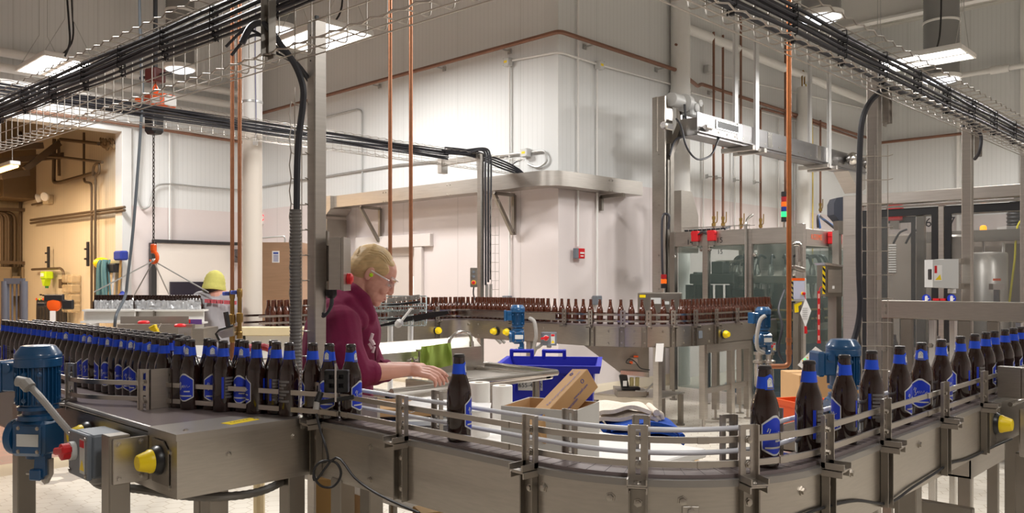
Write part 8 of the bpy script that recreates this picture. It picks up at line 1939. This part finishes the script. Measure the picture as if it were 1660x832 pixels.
for i, (px, py, lb) in enumerate(((78.5, 418, 'left'), (142.5, 412, 'right'))):
    p = bw(px, py, .03); bay('wall_hook_bar', MB().cbox(p, 0.04, 0.05, 0.4, ch=0.005).cbox(p + Vector((-.03, 0, .08)), 0.05, 0.03, 0.03).cbox(p + Vector((-.03, 0, -.08)), 0.05, 0.03, 0.03), black, 'upright black hook bar on the tan wall, %s one' % lb, 'hook', 'hook bars on the tan wall')
p = bw(76, 452, .08)
t = thing('green_dispenser', 'bright yellow-green dispenser on the tan bay wall', 'dispenser', p)
neon = mat('neon_green', (190, 224, 24), 0.4)
MB().cbox(p + Vector((0, 0, 0.06)), 0.14, 0.28, 0.14, ch=0.02).slab([p + Vector((-.06, -.1, -.01)), p + Vector((-.06, .1, -.01)), p + Vector((-.06, .03, -.13)), p + Vector((-.06, -.03, -.13))], (0.1, 0, 0)).obj('body', neon, t)
MB().cbox(p + Vector((-0.075, 0.02, 0.07)), 0.01, 0.14, 0.06).obj('label', paper, t)
MB().cyl(p + Vector((0, 0, -.13)), p + Vector((0, 0, -.17)), 0.03, 10).obj('nozzle', mat('green_nozzle', (40, 120, 60), 0.5), t)
b = MB().tube(bend([bw(52, 437, .05), bw(98, 435, .05), bw(103, 440, .05), bw(103, 462, .05)], 0.08), 0.022, 8).cbox(bw(102, 460, .05), 0.1, 0.14, 0.16, ch=0.006); bay('outlet_conduit', b, brown_pipe, 'brown conduit bending down to an outlet on the tan wall', 'conduit')
b = MB()
for k in range(11): b.cbox(bw(66 + 4.2 * k, 478 + (k % 3), .02), 0.03, 0.04, 0.025)
bay('hook_strip', b, black, 'row of small black hooks above the hanging gloves', 'hook')
for k in range(9):
    p = bw(62 + 5.4 * k, 486, .06); t = thing('rubber_glove', 'black glove hanging below the small hooks, %s from the left' % ordinal(k + 1), 'glove', p, group='hanging black gloves')
    MB().rings([[p + Vector((-0.03 * math.cos(q), 0.062 * math.sin(q) * w_, z)) for q in [2 * PI * j / 10 for j in range(10)]] for z, w_ in ((0.0, .5), (-.08, .9), (-.2, 1.0), (-.33, 1.15), (-.46, 1.0 + .2 * (k % 2)), (-.5, .6))]).obj('glove_body', black, t)
    MB().cbox(p + Vector((-.03, 0, 0.01)), 0.02, 0.04, 0.04, ch=0.004).obj('clip', [orange, neon][k % 2], t)
p = atd(88, 494, 12.0)
t = thing('cable_reel', 'orange and black reel on a bracket in front of the gloves', 'reel', p)
MB().lathe([(0.07, -0.03), (0.1, -0.02), (0.1, 0.02), (0.07, 0.03)], p, -f_, 18).obj('orange_drum', orange, t)
MB().obox(p + UP * 0.1, u * 0.14, f_ * 0.03, UP * 0.05, ch=0.02).obox(p - u * 0.18, u * 0.06, f_ * 0.03, UP * 0.03, ch=0.01).obox(p + u * 0.2, u * 0.08, f_ * 0.03, UP * 0.07, ch=0.02).obj('body', black, t)
MB().cyl((p.x, p.y, 0), (p.x, p.y, p.z - 0.1), 0.03, 10).obj('stand', steel_d, t); MB().obox(p - UP * 0.2 - f_ * 0.04, u * 0.04, f_ * 0.004, UP * 0.11).obj('paper_tag', paper, t)
b = MB()
p0, p1 = bw(110, 447, .02), bw(130, 447, .02)
for k in range(4):
    for a in (0, 1): q = bw(110 + 1 + 9 * a, 452 + 16 * k, .04); b.cbox(q, 0.16, 0.2, 0.14, ch=0.02)
bay('clear_parts_rack', b, mat('clear_bin', (206, 186, 150), 0.2, alpha=0.45), 'rack of small clear bins on the tan wall', 'rack')
# mops and brooms
def broom(px, y0, y1, m_, label, head=None, hm=None):
    a, c = bw(px, y0, .12), bw(px - 5, y1, .12); t = thing('broom', label, 'broom', c, group='brooms and mops on the bay wall'); MB().cyl(a, c, 0.018, 8).obj('handle', m_, t)
    if head == 'block': MB().obox(a + UP * 0.05, Vector((0.06, 0, 0)), Vector((0, 0.14, 0)), UP * 0.07, ch=0.02).obj('head', hm, t)
    if head == 'ball': MB().sphere(a + UP * 0.03, 0.13, 10, sz=0.7).obj('head', hm, t)
    if head == 'mop':
        b = MB()
        for k in range(26):
            yy = random.uniform(-.15, .15); xx = random.uniform(-.06, .04); L = random.uniform(.45, .95); q = a + Vector((xx - .05, yy * .6, 0.03)); b.tube(smooth_path([q, q + Vector((-.03, yy * .4, -.15)), q + Vector((-.02, yy * .7, -L))], 4), 0.016, 5)
        b.obj('head', hm, t)
    return t
broom(165, 430, 505, wood, 'broom with a yellow head hanging left of the teal mop', 'ball', yellow)
broom(177, 425, 510, wood, 'stringy teal mop hanging on the bay wall', 'mop', mat('teal_mop', (92, 128, 130), 0.95, 0, 0.2, 20))
broom(185, 440, 500, white_p, 'white-handled squeegee right of the teal mop', 'block', black)
broom(196, 420, 505, wood, 'broom with a blue head nearest the door frame', 'block', mat('broom_blue', (34, 52, 140), 0.8))
bay('tool_rail', MB().box(XW - .05, XW, bw(200, 425).y, bw(168, 425).y, bw(180, 428).z - 0.05, bw(180, 428).z + 0.05, ch=0.004), galv, 'grey rail holding the brooms on the bay wall', 'rail')
p = bw(199, 488, .06); bay('dust_pan', MB().lathe([(0.15, 0), (0.14, 0.03), (0.08, 0.09), (0.02, 0.11)], p, (-1, 0, 0), 18), mat('pan_blue', (30, 56, 150), 0.5), 'blue rounded pan hanging by the door frame', 'pan')
# back wall of the bay: panels and conduits
YB = 18.3
def bb(px, py, o=0.0): return aty(px, py, YB - o)
taup = mat('taupe_enclosure', (132, 116, 92), 0.5, 0.1)
def panel(x0, x1, y0, y1, label):
    a, c = bb(x0, y1), bb(x1, y0); t = thing('electrical_cabinet', label, 'cabinet', ((a.x + c.x) / 2, YB, a.z), group='electrical panels in the bay')
    MB().box(a.x, c.x, YB - 0.3, YB, a.z, c.z, ch=0.01).obj('case', taup, t); MB().box(a.x + 0.03, c.x - 0.03, YB - 0.315, YB - 0.3, a.z + 0.05, c.z - 0.05, ch=0.006).cbox((c.x - 0.1, YB - 0.33, (a.z + c.z) / 2), 0.04, 0.03, 0.2).obj('door', taup, t)
panel(28, 46, 433, 515, 'tall taupe electrical panel at the bay corner'); panel(-14, 12, 433, 515, 'taupe electrical panel cut by the left edge'); panel(12, 26, 448, 480, 'small taupe box between the two electrical panels')
for i, px in enumerate((4, 10, 14, 18, 24, 33, 37, 42, 46, 50)):
    t_ = bb(px, 345 if i < 5 else 215, .1 + 0.03 * (i % 3)); e_ = bb(px + (-2 if i % 2 else 1), 433, .1 + 0.03 * (i % 3))
    bay('bay_conduit', MB().tube(bend([t_ + Vector((-0.5 if i < 5 else 0, 0, 0)), t_, Vector((t_.x, e_.y, e_.z))], 0.15), 0.03, 8), brown_pipe, 'brown conduit above the bay panels, %s from the left' % ordinal(i + 1), 'conduit', 'conduits above the bay panels')
for i, py in enumerate((339, 425)): bay('strut_rail', MB().tube([bb(-10, py, .3), bb(56, py + 2, .3)], 0.03, sq=(0.06, 0.06)), brown_pipe, 'horizontal brown strut behind the bay conduits, ' + ('upper', 'lower')[i] + ' one', 'rail', 'struts in the bay')
bay('overhead_duct', MB().box(bb(-20, 300).x, bb(36, 300).x, YB - 1.0, YB - 0.05, bb(20, 328).z, bb(20, 250).z, ch=0.01), mat('dark_duct', (104, 84, 56), 0.6), 'large brown duct box high in the bay corner', 'duct')
for i, (a, c) in enumerate((((0, 262), (108, 252)), ((40, 275), (96, 232)), ((0, 240), (70, 236)), ((0, 286), (46, 280)))):
    bay('bay_beam', MB().tube([atd(a[0], a[1], 14.2 - .3 * i), atd(c[0], c[1], 14.6 - .3 * i)], 0.05, sq=(0.09, 0.1)), brown_pipe, 'brown overhead beam in the storage bay, %s from the front' % ordinal(i + 1), 'beam', 'beams in the bay')
t = thing('steel_rack', 'grey upright frame standing in the bay behind the bottles', 'rack', atd(24, 520, 11.6) * 1)
q = atd(24, 455, 11.6)
for px in (8, 39): p = atd(px, 456, 11.6); MB().cyl((p.x, p.y, 0), p, 0.05, 12).obj('upright', mat('grey_rack_paint', (96, 98, 108), 0.5), t)
p, p1 = atd(8, 456, 11.6), atd(39, 456, 11.6); MB().tube([p, p1], 0.02, sq=(0.06, 0.08)).obj('top_bar', MATS['grey_rack_paint'], t)
for px in (14, 20, 27, 33): p = atd(px, 456, 11.6); MB().cyl((p.x, p.y, 0.3), p, 0.012, 8).obj('bar', MATS['grey_rack_paint'], t)
# ---------------------------------------------------------------- bottle unloading station at the left
def boxq(mb, x0, x1, y0, y1, d, th, m=0): return mb.slab([atd(x0, y1, d), atd(x1, y1, d), atd(x1, y0, d), atd(x0, y0, d)], f_ * th, m)
t = thing('bottle_unloader', 'white beam frame carrying wrapped bottle layers behind the left bottles', 'frame', atd(230, 520, 6.9))
boxq(boxq(boxq(MB(), 133, 218, 502, 505, 6.8, .12), 136, 218, 505, 521, 6.86, .02), 130, 218, 521, 524, 6.8, .12).obj('beam', white_p, t)
boxq(boxq(boxq(MB(), 218, 330, 502, 505, 7.0, .12), 218, 330, 505, 524, 7.04, .02), 218, 330, 522, 525, 7.0, .1).obj('beam', white_p, t)
for px in (219, 248): boxq(MB(), px, px + 2, 504, 524, 6.99, .04).obj('upright', steel_d, t)
for px in (150, 320): p = atd(px, 524, 7.1); MB().box(p.x - .04, p.x + .04, p.y - .04, p.y + .04, 0, p.z).obj('leg', white_p, t)
for i, (x0, x1, lb) in enumerate(((153, 216, 'left wrapped layer of dark bottles on the white frame'), (217, 326, 'right shiny wrapped layer of dark bottles on the white frame'))):
    d = 6.95 + 0.1 * i
    t = thing('wrapped_bottle_layer', lb, 'bottles', atd((x0 + x1) / 2, 502, d), group='wrapped bottle layers')
    c = MB(); n = int((x1 - x0) / 4.6)
    for k in range(n):
        for r_ in range(3): p = atd(x0 + 3 + (x1 - x0 - 6) * k / max(1, n - 1), 502, d + 0.04 + 0.07 * r_); c.lathe([(0.028, 0), (0.028, 0.06), (0.0145, 0.095), (0.0145, 0.122), (0.012, 0.124)], p, (0, 0, 1), 8)
    o = c.obj('bottle_rows', glass_dk, t); o['kind'] = 'stuff'
    b = MB(); rr = [random.uniform(-1, 1) for _ in range(200)]
    grid(b, lambda s, v: atd(x0 + (x1 - x0) * s, 502 - 15 * v + 1.2 * rr[int(s * 40)], d - 0.02 + 0.012 * rr[int(s * 40 + v * 61) % 200]), 40, 5, 0.002); b.obj('plastic_wrap', film, t)
t = thing('unloading_table', 'stainless guard and table edge with red knobs below the wrapped bottles', 'machine', atd(250, 545, 6.0))
boxq(MB(), 195, 305, 513, 534, 6.3, .012).obj('guard_sheet', steel, t)
boxq(boxq(MB(), 190, 312, 526, 548, 6.1, .05), 312, 330, 533, 560, 6.05, .3).obj('table_edge', steel_h, t)
MB().cbox((atd(250, 540, 6.25).x, atd(250, 540, 6.25).y, 0.47), 0.5, 0.2, 0.94, CAMR, ch=0.01).obj('base', steel_d, t)
for px, py in ((233, 524), (292, 529)): MB().lathe([(0.04, 0), (0.042, 0.012), (0.03, 0.022), (0.01, 0.024)], atd(px, py + 1, 6.05), (0, 0, 1), 16).obj('red_knob', red, t)
boxq(MB(), 305, 326, 518, 526, 6.7, .02).obj('purple_strip', mat('purple_strip', (96, 62, 128), 0.5), t)
boxq(MB(), 304, 308, 518, 524, 6.69, .01).obj('strip_end', red, t)
p = atd(297, 560, 5.6)
t = thing('holed_plate', 'upright stainless plate with a round hole behind the bottles', 'plate', p)
b = MB(); c0 = atd(300, 545, 5.6)
for k in range(16):
    a0, a1 = 2 * PI * k / 16, 2 * PI * (k + 1) / 16
    def sq(a): m_ = max(abs(math.cos(a)), abs(math.sin(a))); return c0 + u * 0.045 * math.cos(a) / m_ + UP * 0.055 * math.sin(a) / m_
    ci = lambda a: c0 + u * 0.018 * math.cos(a) + UP * 0.022 * math.sin(a)
    b.slab([sq(a0), sq(a1), ci(a1), ci(a0)], f_ * 0.005)
b.obj('plate', steel_b, t); MB().slab([c0 - u * 0.045 - UP * 0.055, c0 + u * 0.045 - UP * 0.055, (c0.x + u.x * .045, c0.y + u.y * .045, 0), (c0.x - u.x * .045, c0.y - u.y * .045, 0)], f_ * 0.006).obj('stem', steel, t)
p = atd(251, 536, 4.6)
t = thing('yellow_plug', 'yellow ribbed cable plug tilted above the left bottles', 'plug', p)
axp = (u * 0.45 - UP * 0.9).normalized(); sdp = (u * 0.9 + UP * 0.45).normalized(); b = MB()
for k in range(5): b.obox(p + axp * (k - 2) * 0.012, axp * 0.005, sdp * (0.019 if k % 2 == 0 else 0.016), f_ * 0.016, ch=0.003)
b.obox(p, axp * 0.03, sdp * 0.015, f_ * 0.014, ch=0.003); b.obj('body', yellow, t)
MB().tube(smooth_path([p + axp * 0.03, p + axp * 0.06, p + axp * 0.1 + u * 0.0 - UP * 0.06, p + axp * 0.1 - UP * 0.25]), 0.009, 8).obj('cord', hose_m, t)
MB().cyl(p + sdp * 0.015, p + sdp * 0.04 + UP * 0.02, 0.003, 6).obj('pin', steel_b, t)
t = thing('steel_dust_pan', 'black-framed steel pan hanging from the copper manifold', 'pan', atd(372, 575, 5.2))
MB().slab([atd(350, 540, 5.2), atd(378, 530, 5.2), atd(378, 545, 5.2), atd(360, 549, 5.2)], f_ * 0.12).obj('pan', steel_b, t)
MB().tube([atd(367, 576, 5.2), atd(350, 541, 5.2), atd(356, 535, 5.2), atd(378, 528, 5.2)], 0.008, 8).tube([atd(366, 506, 5.2), atd(370, 530, 5.2)], 0.014, sq=(0.03, 0.02)).obj('frame', black_g, t)
bay('red_hose', MB().tube(smooth_path([atd(384, 575, 4.4) + u * 0.0, atd(400, 566, 4.4), atd(420, 562, 4.5), atd(440, 568, 4.5), atd(452, 590, 4.4), atd(430, 600, 4.3), atd(400, 596, 4.3), atd(384, 590, 4.4)], 8), 0.02, 10), mat('red_rubber_hose', (140, 34, 46), 0.6), 'dark red rubber hose coiled behind the packed bottles', 'hose')
p = atd(420, 600, 4.4); bay('hose_bench', MB().cbox((p.x, p.y, p.z - 0.04), 0.4, 0.3, 0.03, CAMR, ch=0.004).cyl((p.x, p.y, 0), (p.x, p.y, p.z - 0.04), 0.03, 10).cyl((p.x, p.y, 0), (p.x, p.y, 0.02), 0.16, 16), ply, 'small pale pedestal bench under the red rubber hose', 'bench')
# white sliding door with dark window; steel cabinet by the column
a, c = aty(250, 600, 12.95), aty(377, 398, 12.95)
struct('door_2', MB().box(a.x, c.x, 12.88, 12.95, 0, c.z, ch=0.004), mat('white_door', (228, 220, 212), 0.5))
struct('trim_6', MB().box(a.x - 0.03, c.x + 0.06, 12.84, 12.97, c.z, c.z + 0.05).box(a.x - 0.08, a.x, 12.86, 12.96, 0, c.z), mat('dark_track', (62, 60, 60), 0.4, 0.5))
a, c = aty(275, 490, 12.86), aty(338, 457, 12.86)
struct('window_1', MB().box(a.x, c.x, 12.83, 12.87, a.z, c.z).box(a.x + 0.06, c.x - 0.04, 12.825, 12.83, a.z + 0.05, c.z - 0.08), [mat('dark_window', (44, 40, 52), 0.2)])
p = aty(383, 415, 12.8); bay('door_roller', MB().cbox(p, 0.12, 0.1, 0.22, ch=0.03).cyl(p + Vector((-.02, -.05, .03)), p + Vector((-.02, -.1, .03)), 0.05, 12), mat('dark_roller', (86, 76, 74), 0.5), 'dark door roller bracket behind the copper standpipes', 'bracket')
a, c = atd(424, 500, 9.6), atd(487, 393, 9.6)
mid = (a + c) / 2
t = thing('steel_cabinet', 'tall stainless cabinet with a white notice behind the left post', 'cabinet', (mid.x, mid.y, 0))
MB().slab([atd(424, 393, 9.6), atd(487, 393, 9.6), Vector((atd(487, 393, 9.6).x, atd(487, 393, 9.6).y, 0)), Vector((atd(424, 393, 9.6).x, atd(424, 393, 9.6).y, 0))], f_ * 0.5).obj('body', mat('warm_brushed_steel', (206, 172, 142), 0.34, 0.9, 0.12, 4, (1, 1, 12)), t)
boxq(MB(), 441, 453, 407, 426, 9.595, .003).obj('notice', paper, t)
b = MB(); boxq(b, 443, 451, 409, 412, 9.592, .002)
for k in range(5): boxq(b, 443, 451, 414 + k * 2.3, 414.8 + k * 2.3, 9.592, .002)
b.obj('notice_print', blue_ink, t)
MB().tube(bend([atd(424, 393, 9.55), atd(424, 386, 9.55), atd(462, 383, 9.55), atd(462, 393, 9.55)], 0.03), 0.01, 8).obj('top_bar', galv, t)
